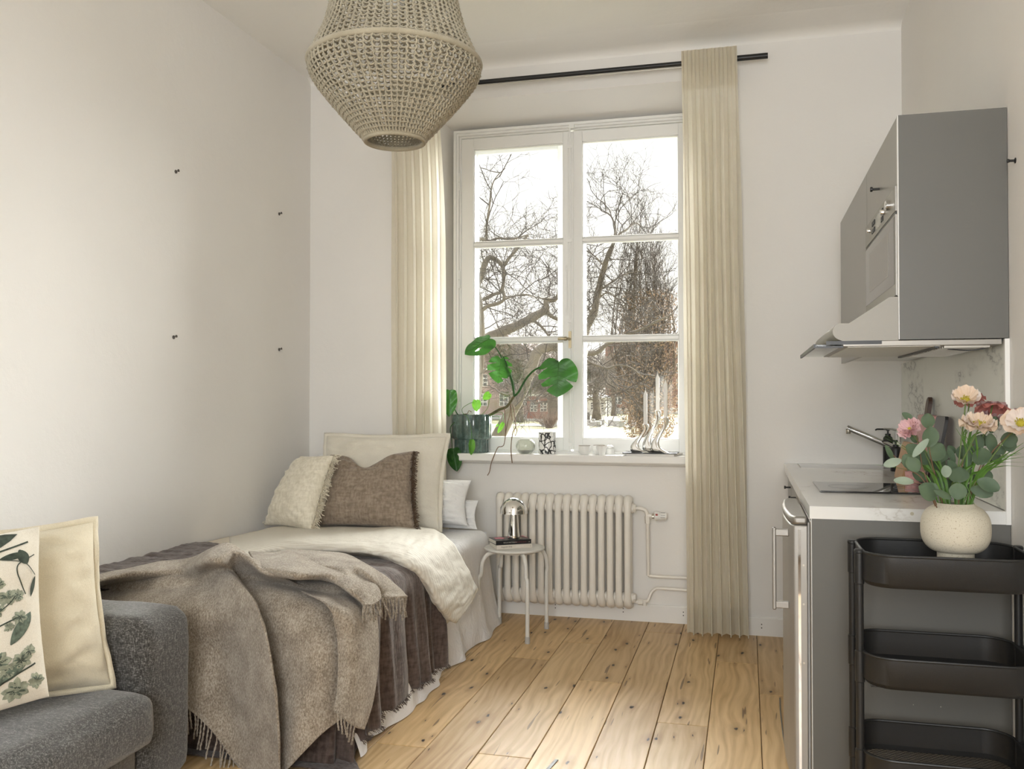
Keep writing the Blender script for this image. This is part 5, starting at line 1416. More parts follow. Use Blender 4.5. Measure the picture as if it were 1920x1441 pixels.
# ================================================================ BLACK TROLLEY
TX0, TX1, TY0, TY1 = .284, .722, 2.498, 2.812
TZR = .805
tr = empty('utility_trolley', (.503, 2.655, 0), 'black metal three-tier utility trolley on castors in front of the counter', 'trolley')
def rrect(x0, x1, y0, y1, r, n=8):
    o = []
    for (cx_, cy_, a0) in ((x1 - r, y0 + r, -pi / 2), (x1 - r, y1 - r, 0), (x0 + r, y1 - r, pi / 2), (x0 + r, y0 + r, pi)):
        for k in range(n + 1): a = a0 + k / n * pi / 2; o.append((cx_ + r * cos(a), cy_ + r * sin(a)))
    return o
def tier(zr, zb_, holes):
    o = rrect(TX0 + .012, TX1 - .012, TY0, TY1, .075)
    i_ = rrect(TX0 + .016, TX1 - .016, TY0 + .004, TY1 - .004, .071)
    lo = rrect(TX0 + .022, TX1 - .022, TY0 + .010, TY1 - .010, .066); li = rrect(TX0 + .026, TX1 - .026, TY0 + .014, TY1 - .014, .062)
    n = len(o); rows = [[(x, y, zr) for x, y in o], [(x, y, zb_ + .012) for x, y in o], [(x, y, zb_) for x, y in lo], [(x, y, zb_ + .001) for x, y in li], [(x, y, zb_ + .012) for x, y in i_], [(x, y, zr) for x, y in i_]]
    m = MB(); m.grid(rows, wrap=True); m.grid([rows[-1], rows[0]], wrap=True)
    t = m.build('tray', M['black_metal'], tr, ang=40)
    m = MB(); m.tube([(x, y, zr + .001) for x, y in rrect(TX0 + .014, TX1 - .014, TY0 + .002, TY1 - .002, .073)], .0042, 8, closed=True); m.build('rim', M['black_metal'], t)
    if not holes:
        m = MB(); m.add([(x, y, zb_ + .002) for x, y in li], [tuple(range(n))]); m.build('base', M['black_metal'], t, smooth=False)
    else:
        m = MB(); x0, x1, y0, y1 = TX0 + .026, TX1 - .026, TY0 + .014, TY1 - .014; s = .009
        k = 0; rw = .0032
        nx = int((x1 - x0) / s); ny = int((y1 - y0) / s)
        # expanded mesh: crossing diagonal strips
        L = (y1 - y0)
        for q in range(-int(L / .016), int((x1 - x0) / .016) + 1):
            for sg in (1, -1):
                xa = x0 + q * .016; xb = xa + L
                if sg == -1: xa, xb = xb, xa
                ya, yb2 = y0, y1
                # clip to the tray
                def clip(xa, ya, xb, yb2):
                    t0, t1 = 0, 1; dx = xb - xa
                    for lim, s_ in ((x0, 1), (x1, -1)):
                        if abs(dx) < 1e-9: continue
                        tt = (lim - xa) / dx
                        if (dx * s_) > 0: t0 = max(t0, tt)
                        else: t1 = min(t1, tt)
                    if t0 >= t1: return None
                    return (xa + dx * t0, ya + (yb2 - ya) * t0, xa + dx * t1, ya + (yb2 - ya) * t1)
                c = clip(xa, ya, xb, yb2)
                if c: m.add([(c[0] - .0016, c[1], zb_ + .002 + .0008 * (sg > 0)), (c[0] + .0016, c[1], zb_ + .002 + .0008 * (sg > 0)), (c[2] + .0016, c[3], zb_ + .002 + .0008 * (sg > 0)), (c[2] - .0016, c[3], zb_ + .002 + .0008 * (sg > 0))], [(0, 1, 2, 3)])
        o = m.build('mesh_base', M['black_metal'], t, smooth=False, flip=False, kind='stuff')
    return t
tier(TZR, .722, False); tier(.540, .462, True); tier(.280, .202, True)
for (px1, py1) in ((TX0 + .006, TY0 + .075), (TX0 + .006, TY1 - .075), (TX1 - .006, TY0 + .075), (TX1 - .006, TY1 - .075)):
    m = MB(); m.tube([(px1, py1, .075), (px1, py1, TZR - .002)], .0105, 16)
    p = m.build('post', M['black_metal'], tr)
    m = MB(); m.lathe([(.0, TZR - .003), (.0135, TZR - .003), (.0135, TZR + .003), (.011, TZR + .006), (.0, TZR + .007)], (px1, py1, 0), 18)
    m.build('post_cap', M['black'], p)
    for zc in (TZR - .045, .500, .240):
        m = MB(); m.lathe([(.0105, -.042), (.0128, -.04), (.0128, .04), (.0105, .042)], (px1, py1, zc), 18)
        m.build('bracket', M['black_metal'], p)
    m = MB(); m.cyl((px1, py1, .05), (px1, py1, .078), .007, 10); m.box(px1 - .011, px1 + .011, py1 - .012, py1 + .02, .028, .052)
    cs = m.build('castor', M['black'], tr)
    m = MB(); m.lathe([(.0, -.008), (.022, -.008), (.0235, -.006), (.0235, .006), (.022, .008), (.0, .008)], (px1, py1 + .012, .0235), 24, axis='x'); m.build('wheel', M['black'], cs)
for yy, x0_, x1_ in ((TY0 + .075, 0, 0),):
    pass
for px1 in (TX0 + .006, TX1 - .006):
    m = MB(); m.tube(catmull([(px1, TY0 + .075, .078), (px1, TY0 + .075, .095), (px1, (TY0 + TY1) / 2, .10), (px1, TY1 - .075, .095), (px1, TY1 - .075, .078)], 16), .008, 10); m.build('lower_bar', M['black_metal'], tr)

fs = MB().box(-.640, -.628, 2.80, 2.985, .0005, .003).build('floor_strip', M['black'], origin=(-.634, 2.9, 0), smooth=False)
fs.rotation_euler = (0, 0, radians(-8))
tag(fs, 'narrow dark strip lying on the floorboards at the bottom edge of the view', 'strip')

# ---------------------------------------------------------------- vase and flowers on the trolley
def speckle():
    t = NT('speckled_bisque_clay')
    c = t.mix(t.ramp(t.noise(330, 2, .7), [(.60, (0, 0, 0)), (.68, (1, 1, 1))]), (.56, .52, .42), (.30, .25, .17))
    c = t.mix(t.ramp(t.noise(8, 3), [(.62, (0, 0, 0)), (.75, (.35, .35, .35))]), c, (.46, .40, .29))
    t.color(c); t.set(Roughness=.8); t.bump(t.noise(180, 3), .25, .002); return t.m
M['bisque'] = speckle()
ax_, ay_ = .532, 2.600; AZ = .7245
vz0 = AZ
va = empty('vase', (ax_, ay_, vz0), 'round speckled cream clay vase on a foot, standing in the top tray', 'vase')
R = .0850; pr = [(.0, 0), (.0445, 0), (.045, .002), (.045, .082), (.047, .086)]
prof_v = []
zc, hh = vz0 + .146, .066
for k in range(30):
    a = -pi / 2 + .55 + k / 29 * (pi - 1.05)
    # squashed superellipse body
    ca, sa = cos(a), sin(a)
    prof_v.append((R * (abs(ca) ** .62), .146 + hh * (abs(sa) ** .80) * (1 if sa > 0 else -1)))
prof_v = [p for p in prof_v if p[0] > .046]
top = [(.047, .2125), (.045, .2135), (.043, .211), (.05, .195), (.066, .15), (.05, .10), (.0, .095)]
MB().lathe(pr + prof_v + top, (ax_, ay_, vz0), 64, cap=False).build('vase_body', M['bisque'], va, ang=60)
VT = Vector((ax_, ay_, vz0 + .211))
fl_root = empty('flower_bouquet', (ax_, ay_, vz0 + .13), 'bouquet of pale poppies, eucalyptus and grass in the cream vase', 'bouquet')
M['euca'] = leafmat('eucalyptus_leaf', (.055, .095, .058), (.115, .17, .10), .6, .15)
M['euca_pale'] = leafmat('pale_eucalyptus_leaf', (.22, .29, .23), (.32, .38, .30), .6, .15)
M['grass'] = leafmat('grass_blade', (.07, .17, .03), (.13, .28, .05), .45, .3)
M['twig'] = plain('reddish_twig', (.16, .09, .05), .7)
M['flower_stem'] = plain('flower_stem', (.11, .17, .05), .6)
def petalmat(name, a, b):
    return leafmat(name, a, b, .7, .35)
def petalm(name, a, b):
    t = NT(name); c = t.ramp(t.noise(30, 3), [(.3, a), (.7, b)]); t.color(c); t.set(Roughness=.8)
    tr = t.n('BsdfTranslucent'); tr.inputs[0].default_value = (*b, 1); mx = t.n('MixShader'); mx.inputs[0].default_value = .3
    t.l(t.b.outputs[0], mx.inputs[1]); t.l(tr.outputs[0], mx.inputs[2]); t.l(mx.outputs[0], t.out.inputs[0])
    t.bump(t.noise(160, 3), .5, .004); return t.m
M['p_cream'] = petalm('cream_petal', (.78, .60, .44), (.85, .72, .60))
M['p_white'] = petalm('white_pink_petal', (.80, .66, .58), (.86, .80, .76))
M['p_coral'] = petalm('coral_petal', (.52, .17, .15), (.62, .28, .25))
M['p_pink'] = petalm('pink_petal', (.75, .46, .48), (.85, .62, .63))
M['p_mauve'] = petalm('mauve_petal', (.55, .36, .37), (.66, .47, .47))
M['p_yellow'] = petalm('yellow_petal', (.72, .52, .13), (.80, .64, .26))
M['stamen'] = plain('yellow_stamens', (.48, .40, .04), .8, bump=1, bscale=300)
rf = random.Random(11)
def basis(n):
    n = Vector(n).normalized(); a = n.orthogonal().normalized(); return a, n.cross(a), n
def poppy(c, r, n, mat, label, open_=.6, layers=2, mat2=None, centre=True, ruff=.10, droop=0, petals=5):
    c = Vector(c); a, b, n = basis(n)
    head = empty_part('poppy', c)
    for L in range(layers):
        for k in range(petals):
            th0 = 2 * pi * (k + .5 * L) / petals + rf.uniform(-.2, .2); half = pi / petals * 1.45
            P = []
            rr = r * (1 - .16 * L) * rf.uniform(.92, 1.06); op = open_ + .28 * L + rf.uniform(-.08, .08)
            for i in range(9):
                u = i / 8; row = []
                for j in range(13):
                    v = j / 12 * 2 - 1
                    th = th0 + v * half * (.35 + .65 * u ** .6)
                    q = rr * u * (1 - .16 * v * v)
                    lift = op * rr * (u ** 1.6) * .75 - droop * rr * u * u
                    rip = ruff * r * u * u * sin(9 * v + 5 * k + L) + .5 * ruff * r * u ** 2 * sin(23 * v + k)
                    row.append(c + a * (q * cos(th)) + b * (q * sin(th)) + n * (lift + rip + .002 * L))
                P.append(row)
            MB().grid(P).build('petal', mat2 if (mat2 and L % 2) else mat, head, ang=180, flip=False)
    if centre:
        m = MB(); m.lathe([(.0, 0), (r * .20, r * .03), (r * .24, r * .16), (r * .16, r * .26), (.0, r * .30)], (0, 0, 0), 16)
        for k in range(26):
            th = 2 * pi * k / 26; q = r * rf.uniform(.2, .36)
            m.tube([(0, 0, 0), (q * .7 * cos(th), q * .7 * sin(th), r * .18), (q * cos(th), q * sin(th), r * rf.uniform(.22, .34))], [r * .02, r * .015, r * .035], 4)
        Mx = Matrix((( a.x, b.x, n.x, c.x), (a.y, b.y, n.y, c.y), (a.z, b.z, n.z, c.z), (0, 0, 0, 1))); m.xf(Mx)
        m.build('stamens', M['stamen'], head)
    return head
def empty_part(name, c):
    o = bpy.data.objects.new(name, None); COL.objects.link(o); o.parent = fl_root; o.empty_display_size = .02
    ORG[o.name] = ORG[fl_root.name]; return o
def fstem(top, r=.0018, via=None, mat=None, name='stem'):
    s = VT + Vector((rf.uniform(-.03, .03), rf.uniform(-.03, .03), -.11))
    m_ = VT + Vector((rf.uniform(-.02, .02), rf.uniform(-.02, .02), .0)) + (Vector(top) - VT) * .12
    pts = [s, m_] + ([Vector(via)] if via else []) + [Vector(top)]
    MB().tube(catmull(pts, 14), r, 6).build(name, mat or M['flower_stem'], fl_root)
F1 = (0.555, 2.58, 1.206); F2 = (0.572, 2.52, 1.141); F3 = (0.591, 2.7, 1.217); F4 = (0.638, 2.66, 1.199); F5 = (0.424, 2.6, 1.129); F6 = (0.664, 2.5, 1.147); F7 = (0.644, 2.68, 1.155); F8 = (0.7, 2.62, 1.183)
poppy(F1, .036, (-.1, -.62, .78), M['p_white'], '', .75, 2, M['p_cream'])
poppy(F2, .046, (.05, -.40, .9), M['p_cream'], '', .28, 3, M['p_white'], ruff=.14)
poppy(F3, .040, (-.1, .35, .93), M['p_coral'], '', .10, 2, centre=False, droop=.35)
poppy(F4, .046, (.1, .25, .95), M['p_coral'], '', .05, 2, M['p_mauve'], centre=False, droop=.45)
poppy(F5, .032, (-.45, -.70, .5), M['p_pink'], '', .55, 4, ruff=.16, petals=6)
poppy(F6, .044, (-.25, -.70, .6), M['p_cream'], '', .55, 2, M['p_white'])
poppy(F6 if 0 else (0.658, 2.535, 1.154), .026, (-.9, -.2, .5), M['p_yellow'], '', .35, 1, centre=False)
poppy(F7, .038, (.3, -.1, .9), M['p_mauve'], '', .25, 2, centre=False, ruff=.14)
poppy((0.629, 2.655, 1.157), .018, (-.1, -.5, .85), M['p_coral'], '', .4, 1, centre=False)
poppy(F8, .034, (-.2, .1, .95), M['p_mauve'], '', .15, 2, centre=False, droop=.3)
for f, via in ((F1, None), (F2, None), (F3, None), (F4, (0.616, 2.63, 1.138)), (F5, (0.46, 2.6, 1.067)), (F6, (0.634, 2.55, 1.099)), (F7, None), (F8, (0.659, 2.6, 1.083))):
    fstem(Vector(f) - Vector((0, 0, .004)), .0019, via)
# eucalyptus sprays
def eleaf(c, d, n, L, W, mat, cup=.15):
    c, d = Vector(c), Vector(d).normalized(); n = Vector(n); s = d.cross(n).normalized(); n = s.cross(d).normalized()
    P = []
    for i in range(11):
        u = i / 10; w = W * (sin(pi * (u * .94 + .03)) ** .62) * (1 + .12 * (u - .5)); row = []
        for j in range(7):
            v = j / 6 * 2 - 1
            row.append(c + d * (L * u) + s * (w * v / 1) + n * (-cup * W * (1 - v * v) + .10 * L * sin(pi * u) * .6))
        P.append(row)
    lf = MB().grid(P).build('eucalyptus_leaf', mat, fl_root, ang=180, flip=False)
    return lf
EL = (((0.433, 2.6, 1.153), (0.403, 2.595, 1.174), 0.01, 0), ((0.46, 2.56, 1.135), (0.458, 2.549, 1.174), 0.017, 0), ((0.457, 2.53, 1.087), (0.461, 2.523, 1.14), 0.022, 0), ((0.45, 2.5, 1.11), (0.411, 2.488, 1.064), 0.01, 1), ((0.469, 2.6, 1.041), (0.412, 2.587, 1.088), 0.023, 0), ((0.432, 2.58, 1.025), (0.404, 2.579, 1.064), 0.018, 0), ((0.434, 2.55, 1.022), (0.41, 2.55, 1.06), 0.018, 0), ((0.469, 2.57, 1.052), (0.492, 2.553, 1.095), 0.024, 0), ((0.5, 2.64, 1.042), (0.523, 2.635, 1.071), 0.012, 0), ((0.398, 2.58, 1.05), (0.353, 2.575, 1.035), 0.012, 1), ((0.381, 2.6, 1.048), (0.359, 2.58, 1.089), 0.007, 0), ((0.424, 2.55, 0.995), (0.373, 2.541, 0.999), 0.011, 1), ((0.468, 2.5, 0.961), (0.425, 2.483, 0.989), 0.024, 0), ((0.467, 2.52, 0.996), (0.45, 2.51, 0.962), 0.02, 0), ((0.497, 2.47, 0.961), (0.455, 2.457, 0.984), 0.009, 0), ((0.493, 2.5, 1.012), (0.488, 2.497, 1.043), 0.014, 1), ((0.526, 2.55, 0.995), (0.531, 2.537, 1.036), 0.026, 0), ((0.519, 2.5, 0.999), (0.514, 2.483, 0.959), 0.021, 0), ((0.536, 2.62, 1.041), (0.517, 2.61, 1.084), 0.008, 0), ((0.563, 2.5, 1.007), (0.61, 2.485, 0.986), 0.019, 0), ((0.554, 2.53, 0.983), (0.603, 2.517, 0.97), 0.016, 0), ((0.56, 2.6, 1.02), (0.56, 2.599, 1.093), 0.013, 0), ((0.586, 2.57, 1.04), (0.588, 2.555, 1.085), 0.026, 0), ((0.624, 2.6, 1.072), (0.614, 2.588, 1.122), 0.014, 0), ((0.582, 2.62, 1.07), (0.597, 2.614, 1.116), 0.017, 0), ((0.629, 2.6, 1.069), (0.647, 2.599, 1.089), 0.015, 0), ((0.632, 2.56, 1.104), (0.667, 2.543, 1.111), 0.02, 0), ((0.642, 2.58, 1.09), (0.672, 2.571, 1.093), 0.017, 0), ((0.629, 2.64, 1.121), (0.636, 2.626, 1.166), 0.013, 0), ((0.641, 2.62, 1.04), (0.629, 2.602, 1.072), 0.012, 0), ((0.538, 2.6, 1.011), (0.513, 2.586, 1.051), 0.012, 0), ((0.507, 2.62, 1.009), (0.499, 2.602, 0.975), 0.015, 0), ((0.613, 2.62, 1.026), (0.611, 2.612, 0.991), 0.015, 0), ((0.45, 2.62, 1.04), (0.444, 2.604, 1.077), 0.016, 0), ((0.553, 2.64, 1.051), (0.559, 2.631, 1.088), 0.014, 0), ((0.517, 2.66, 1.021), (0.49, 2.641, 1.05), 0.018, 0), ((0.533, 2.64, 0.958), (0.51, 2.622, 0.995), 0.017, 0), ((0.567, 2.62, 0.954), (0.587, 2.618, 0.99), 0.018, 0), ((0.596, 2.66, 0.986), (0.624, 2.657, 1.012), 0.018, 0), ((0.467, 2.64, 0.992), (0.435, 2.636, 1.014), 0.014, 0), ((0.484, 2.66, 1.013), (0.471, 2.641, 1.047), 0.016, 0), ((0.567, 2.66, 0.986), (0.584, 2.651, 1.023), 0.017, 0), ((0.504, 2.66, 0.974), (0.483, 2.647, 1.006), 0.015, 0), ((0.616, 2.66, 1.048), (0.644, 2.654, 1.066), 0.014, 0), ((0.444, 2.62, 1.094), (0.427, 2.61, 1.12), 0.01, 0), ((0.544, 2.66, 1.064), (0.527, 2.652, 1.086), 0.01, 0), ((0.623, 2.66, 1.087), (0.606, 2.653, 1.116), 0.013, 0))
for k, (a_, b_, hw, pale) in enumerate(EL):
    a_ = Vector(a_); b_ = Vector(b_)
    nn_ = Vector((rf.uniform(-.4, .3), -1, rf.uniform(.0, .5)))
    eleaf(a_, b_ - a_, nn_, (b_ - a_).length, hw, M['euca_pale'] if pale else M['euca'])
TW = (((0.488, 2.58, 0.949), (0.454, 2.57, 0.991), (0.417, 2.58, 1.025), (0.386, 2.59, 1.055), (0.361, 2.6, 1.082)), ((0.508, 2.58, 0.957), (0.476, 2.57, 1.02), (0.459, 2.54, 1.084), (0.46, 2.56, 1.139)), ((0.497, 2.56, 0.951), (0.457, 2.55, 0.975), (0.421, 2.55, 0.996)), ((0.493, 2.57, 0.957), (0.454, 2.57, 1.012), (0.444, 2.58, 1.067), (0.433, 2.6, 1.154)), ((0.535, 2.56, 0.952), (0.542, 2.57, 1.028), (0.56, 2.6, 1.068), (0.585, 2.62, 1.096)), ((0.54, 2.55, 0.954), (0.585, 2.58, 1.028), (0.624, 2.6, 1.075), (0.639, 2.58, 1.101)), ((0.537, 2.57, 0.951), (0.539, 2.6, 1.012), (0.533, 2.62, 1.044), (0.519, 2.62, 1.081)), ((0.54, 2.55, 0.958), (0.597, 2.58, 1.042), (0.658, 2.52, 1.141)))
for pts in TW:
    q = [Vector(p) for p in pts]; q[0] = Vector((lerp(q[0].x, ax_, .5), ay_, VT.z - .08))
    MB().tube(catmull(q, 20), [.0019 - .001 * i / 19 for i in range(20)], 6).build('eucalyptus_twig', M['twig'], fl_root)
# grass blades
GB = (((0.505, 2.6, 0.943), (0.473, 2.6, 1.024), (0.414, 2.6, 1.08), (0.361, 2.6, 1.115)), ((0.511, 2.6, 0.943), (0.494, 2.606, 1.01), (0.462, 2.612, 1.026), (0.427, 2.619, 1.042)), ((0.498, 2.6, 0.943), (0.468, 2.609, 1.002), (0.417, 2.618, 1.022), (0.337, 2.627, 1.034)), ((0.531, 2.6, 0.941), (0.548, 2.617, 0.996), (0.529, 2.634, 1.003), (0.524, 2.651, 0.978)), ((0.544, 2.6, 0.941), (0.556, 2.606, 1.025), (0.567, 2.612, 1.096), (0.578, 2.618, 1.152)), ((0.55, 2.6, 0.942), (0.571, 2.616, 1.025), (0.616, 2.632, 1.05), (0.699, 2.648, 1.07)), ((0.556, 2.6, 0.942), (0.588, 2.568, 1.015), (0.618, 2.536, 1.048), (0.669, 2.505, 1.054)), ((0.544, 2.6, 0.941), (0.55, 2.591, 1.012), (0.582, 2.583, 1.055), (0.54, 2.574, 1.139)), ((0.559, 2.6, 0.942), (0.594, 2.617, 0.997), (0.645, 2.634, 1.05), (0.709, 2.651, 1.096)), ((0.537, 2.6, 0.941), (0.56, 2.601, 1.04), (0.574, 2.603, 1.11), (0.604, 2.604, 1.13)), ((0.524, 2.6, 0.941), (0.502, 2.615, 1.017), (0.488, 2.629, 1.08), (0.486, 2.644, 1.115)), ((0.554, 2.6, 0.942), (0.576, 2.573, 1.008), (0.618, 2.545, 1.056), (0.669, 2.518, 1.074)), ((0.518, 2.6, 0.941), (0.51, 2.592, 0.99), (0.492, 2.583, 1.04), (0.447, 2.575, 1.102)), ((0.547, 2.6, 0.941), (0.537, 2.58, 0.992), (0.546, 2.56, 1.029), (0.569, 2.539, 1.042)), ((0.533, 2.6, 0.941), (0.53, 2.596, 0.984), (0.545, 2.591, 0.998), (0.564, 2.587, 0.946)), ((0.551, 2.6, 0.944), (0.559, 2.597, 1.054), (0.551, 2.595, 1.11), (0.559, 2.592, 1.139)), ((0.515, 2.6, 0.943), (0.481, 2.567, 0.999), (0.457, 2.535, 1.029), (0.421, 2.502, 1.055)), ((0.559, 2.6, 0.945), (0.568, 2.578, 1.014), (0.576, 2.556, 1.071), (0.569, 2.535, 1.12)), ((0.544, 2.6, 0.944), (0.559, 2.582, 1), (0.59, 2.563, 1.029), (0.64, 2.545, 1.064)), ((0.522, 2.6, 0.944), (0.511, 2.616, 0.978), (0.505, 2.631, 1.008), (0.499, 2.647, 1.039)))
for k, g in enumerate(GB):
    q = [Vector(p) for p in g]; q[0] = Vector((lerp(q[0].x, ax_, .3), ay_ + rf.uniform(-.03, .03), VT.z - .06))
    for dd in ((0,), (1,)):
        sh = Vector((rf.uniform(-.012, .012), rf.uniform(-.012, .012), rf.uniform(-.012, .0))) * dd[0]
        c = catmull([p + sh * i / 3 for i, p in enumerate(q)], 18)
        P = []
        for i, p in enumerate(c):
            w = .0024 * sin(pi * (.12 + .86 * i / 17)) + .0003
            P.append([Vector(p) + Vector((-w, 0, w * .3)), Vector(p) + Vector((0, w * .4, 0)), Vector(p) + Vector((w, 0, -w * .3))])
        MB().grid(P).build('grass_blade', M['grass'], fl_root, ang=180, flip=False)

# ================================================================ PENDANT LAMP
M['cotton'] = fabric('natural_cotton_cord', (.30, .26, .18), (.50, .45, .34), 900, bump=.7, sheen=.2)
pcx, pcy = -1.016, 2.508
pl_ = empty('pendant_lamp', (pcx, pcy, ZC), 'large beige crocheted pendant lampshade hanging from the ceiling', 'pendant lamp')
LP = catmull([(.088, 1.985, 0), (.130, 2.030, 0), (.196, 2.105, 0), (.244, 2.168, 0), (.2535, 2.205, 0), (.236, 2.252, 0), (.212, 2.305, 0), (.194, 2.365, 0), (.181, 2.43, 0), (.168, 2.52, 0), (.150, 2.60, 0)], 140)
LPz = [p[1] for p in LP]; LPr = [p[0] for p in LP]
def rad_at(z): return float(np.interp(z, LPz, LPr))
NM = 66
rl = random.Random(5)
ms = MB()
arc = [0]
for i in range(1, 140): arc.append(arc[-1] + sqrt((LPr[i] - LPr[i - 1]) ** 2 + (LPz[i] - LPz[i - 1]) ** 2))
NRW = 46
rowz = [float(np.interp(arc[-1] * (k + .5) / NRW, arc, LPz)) for k in range(NRW)]
for k in range(NM):            # upright chains, each wobbling from knot to knot
    th = 2 * pi * k / NM; pts = []; rr = []
    for q in range(NRW * 2):
        z = float(np.interp(arc[-1] * q / (NRW * 2 - 1), arc, LPz))
        w = .011 * (1 if q % 2 else -1) * (1 + .6 * nz(k * .7, q * .3)) + .010 * nz(k * 1.3, z * 14)
        R_ = rad_at(z) + (.0022 if q % 2 else -.0006) + .0022 * nz(k * .9, q * .5, 3)
        pts.append((pcx + R_ * cos(th + w), pcy + R_ * sin(th + w), z)); rr.append(.0044 if q % 2 else .0032)
    ms.tube(pts, rr, 4, cap=False)
o1 = ms.build('upright_cords', M['cotton'], pl_, ang=180, flip=False); o1['kind'] = 'stuff'
ms = MB()
for r_i, z in enumerate(rowz):     # level rows sagging between the chains
    pts = []; n_ = NM * 3
    for q in range(n_):
        th = 2 * pi * q / n_; s = .0038 * (1 if (q % 3) else -1.1)
        R_ = rad_at(z) + .0018 * nz(q * .6, r_i * 2.1)
        pts.append((pcx + R_ * cos(th), pcy + R_ * sin(th), z - s * .7 + .0028 * nz(q * .5, r_i * 1.7, 9)))
    ms.tube(pts, .0029, 4, closed=True)
o2 = ms.build('level_cords', M['cotton'], pl_, ang=180, flip=False); o2['kind'] = 'stuff'
for nm, R_, z, rt, tw in (('middle_ring', .2560, 2.213, .0085, 1), ('bottom_ring', .0885, 1.984, .0070, 0), ('top_ring', .150, 2.60, .006, 0)):
    m = MB(); n_ = 288
    m.tube([(pcx + (R_ - .001) * cos(a), pcy + (R_ - .001) * sin(a), z) for a in np.linspace(0, 2 * pi, n_ + 1)[:-1]], [rt * (1 if q % 2 else .86) for q in range(n_)], 8, closed=True, up=(0, 0, 1), sx=1.15)
    m.build(nm, M['cotton'], pl_, ang=180, flip=False)
m = MB(); m.cyl((pcx, pcy, 2.62), (pcx, pcy, ZC - .02), .0032, 8); m.build('cord', M['white'], pl_)
m = MB(); m.lathe([(.0, 0), (.04, 0), (.045, -.01), (.035, -.04), (.0, -.045)], (pcx, pcy, ZC), 28); m.build('ceiling_cup', M['white'], pl_)
m = MB(); m.lathe([(.0, 2.50), (.020, 2.50), (.022, 2.51), (.022, 2.565), (.012, 2.58), (.0, 2.58)], (pcx, pcy, 0), 24); m.build('socket', M['white'], pl_)
m = MB(); m.lathe([(.0, 2.375), (.022, 2.381), (.030, 2.405), (.028, 2.43), (.016, 2.47), (.013, 2.50), (.0, 2.50)], (pcx, pcy, 0), 24); m.build('bulb', M['white'], pl_)
m = MB()
for a in (0, pi / 2, pi, 3 * pi / 2): m.tube([(pcx + .02 * cos(a), pcy + .02 * sin(a), 2.56), (pcx + .149 * cos(a), pcy + .149 * sin(a), 2.60)], .0022, 6)
m.build('wire_spider', M['nickel'], pl_)

# ================================================================ SOFA WITH CUSHIONS
def sofa_fabric():
    t = NT('dark_grey_woven_upholstery')
    n1 = t.noise(300, 2, .8, vec=t.map((1, 1, .25))); n2 = t.noise(300, 2, .8, vec=t.map((.25, .4, 1)))
    f = t.math('ADD', t.math('MULTIPLY', n1, .5), t.math('MULTIPLY', n2, .5))
    t.color(t.ramp(f, [(.40, (.028, .027, .025)), (.52, (.078, .074, .069)), (.62, (.20, .195, .185))]))
    t.set(Roughness=.95); t.b.inputs['Sheen Weight'].default_value = .4; t.b.inputs['Specular IOR Level'].default_value = .1
    t.bump(f, .5, .002); return t.m
M['sofa'] = sofa_fabric()
so = empty('sofa', (-2.08, 1.6, 0), 'dark grey fabric sofa along the left wall, its arm against the foot of the bed', 'sofa')
def soft_box(x0, x1, y0, y1, z0, z1, r, n=14, puff=(0, 0, 0), wr=0, seed=0):
    """rounded upholstered block"""
    cx_, cy_, cz_ = (x0 + x1) / 2, (y0 + y1) / 2, (z0 + z1) / 2; hx, hy, hz = (x1 - x0) / 2, (y1 - y0) / 2, (z1 - z0) / 2
    bm = bmesh.new(); bmesh.ops.create_cube(bm, size=2)
    bmesh.ops.subdivide_edges(bm, edges=bm.edges[:], cuts=n, use_grid_fill=True)
    vs = []
    for v in bm.verts:
        p = v.co.copy(); q = Vector((p.x * hx, p.y * hy, p.z * hz))
        # round the corners: clamp to inner box and push out by r
        inn = Vector((max(-hx + r, min(hx - r, q.x)), max(-hy + r, min(hy - r, q.y)), max(-hz + r, min(hz - r, q.z))))
        d = q - inn
        if d.length > 1e-6: q = inn + d.normalized() * r
        ax_ = 1 - p.x ** 2, 1 - p.y ** 2, 1 - p.z ** 2
        q.x += (1 if p.x > 0 else -1) * puff[0] * abs(p.x) ** 3 * max(0, ax_[1]) ** .5 * max(0, ax_[2]) ** .5
        q.y += (1 if p.y > 0 else -1) * puff[1] * abs(p.y) ** 3 * max(0, ax_[0]) ** .5 * max(0, ax_[2]) ** .5
        q.z += (1 if p.z > 0 else -1) * puff[2] * abs(p.z) ** 3 * max(0, ax_[0]) ** .5 * max(0, ax_[1]) ** .5
        w = wr * nz(q.x * 9 + seed, q.y * 9, q.z * 9)
        q += (d.normalized() if d.length > 1e-6 else Vector((0, 0, 1))) * w
        vs.append(q + Vector((cx_, cy_, cz_)))
    bm.verts.index_update()
    fs = [tuple(v.index for v in f.verts) for f in bm.faces]; bm.free()
    return vs, fs
m = MB(); m.add(*soft_box(-2.47, -1.72, 2.305, 2.555, .03, .552, .052, 16, (.006, .004, .012), .003)); m.build('armrest', M['sofa'], so, ang=180)
m = MB()
pts = []
m.tube([(-2.45, 2.325, .538), (-1.80, 2.325, .538), (-1.752, 2.325, .515), (-1.738, 2.325, .47), (-1.738, 2.325, .06)], .0028, 6); m.build('piping', M['sofa'], so)
m = MB(); m.add(*soft_box(-2.47, -1.735, .35, 2.30, .06, .20, .02, 12)); m.build('base', M['sofa'], so, ang=180)
m = MB(); m.add(*soft_box(-2.30, -1.665, 1.32, 2.302, .205, .362, .045, 22, (.018, .0, .016), .005, 3)); m.build('seat_cushion', M['sofa'], so, ang=180)
m = MB(); m.add(*soft_box(-2.30, -1.665, .35, 1.318, .205, .362, .045, 22, (.018, .0, .016), .005, 7)); m.build('seat_cushion', M['sofa'], so, ang=180)
m = MB(); m.add(*soft_box(-2.478, -2.27, .35, 2.302, .06, .60, .05, 12)); m.build('backrest', M['sofa'], so, ang=180)
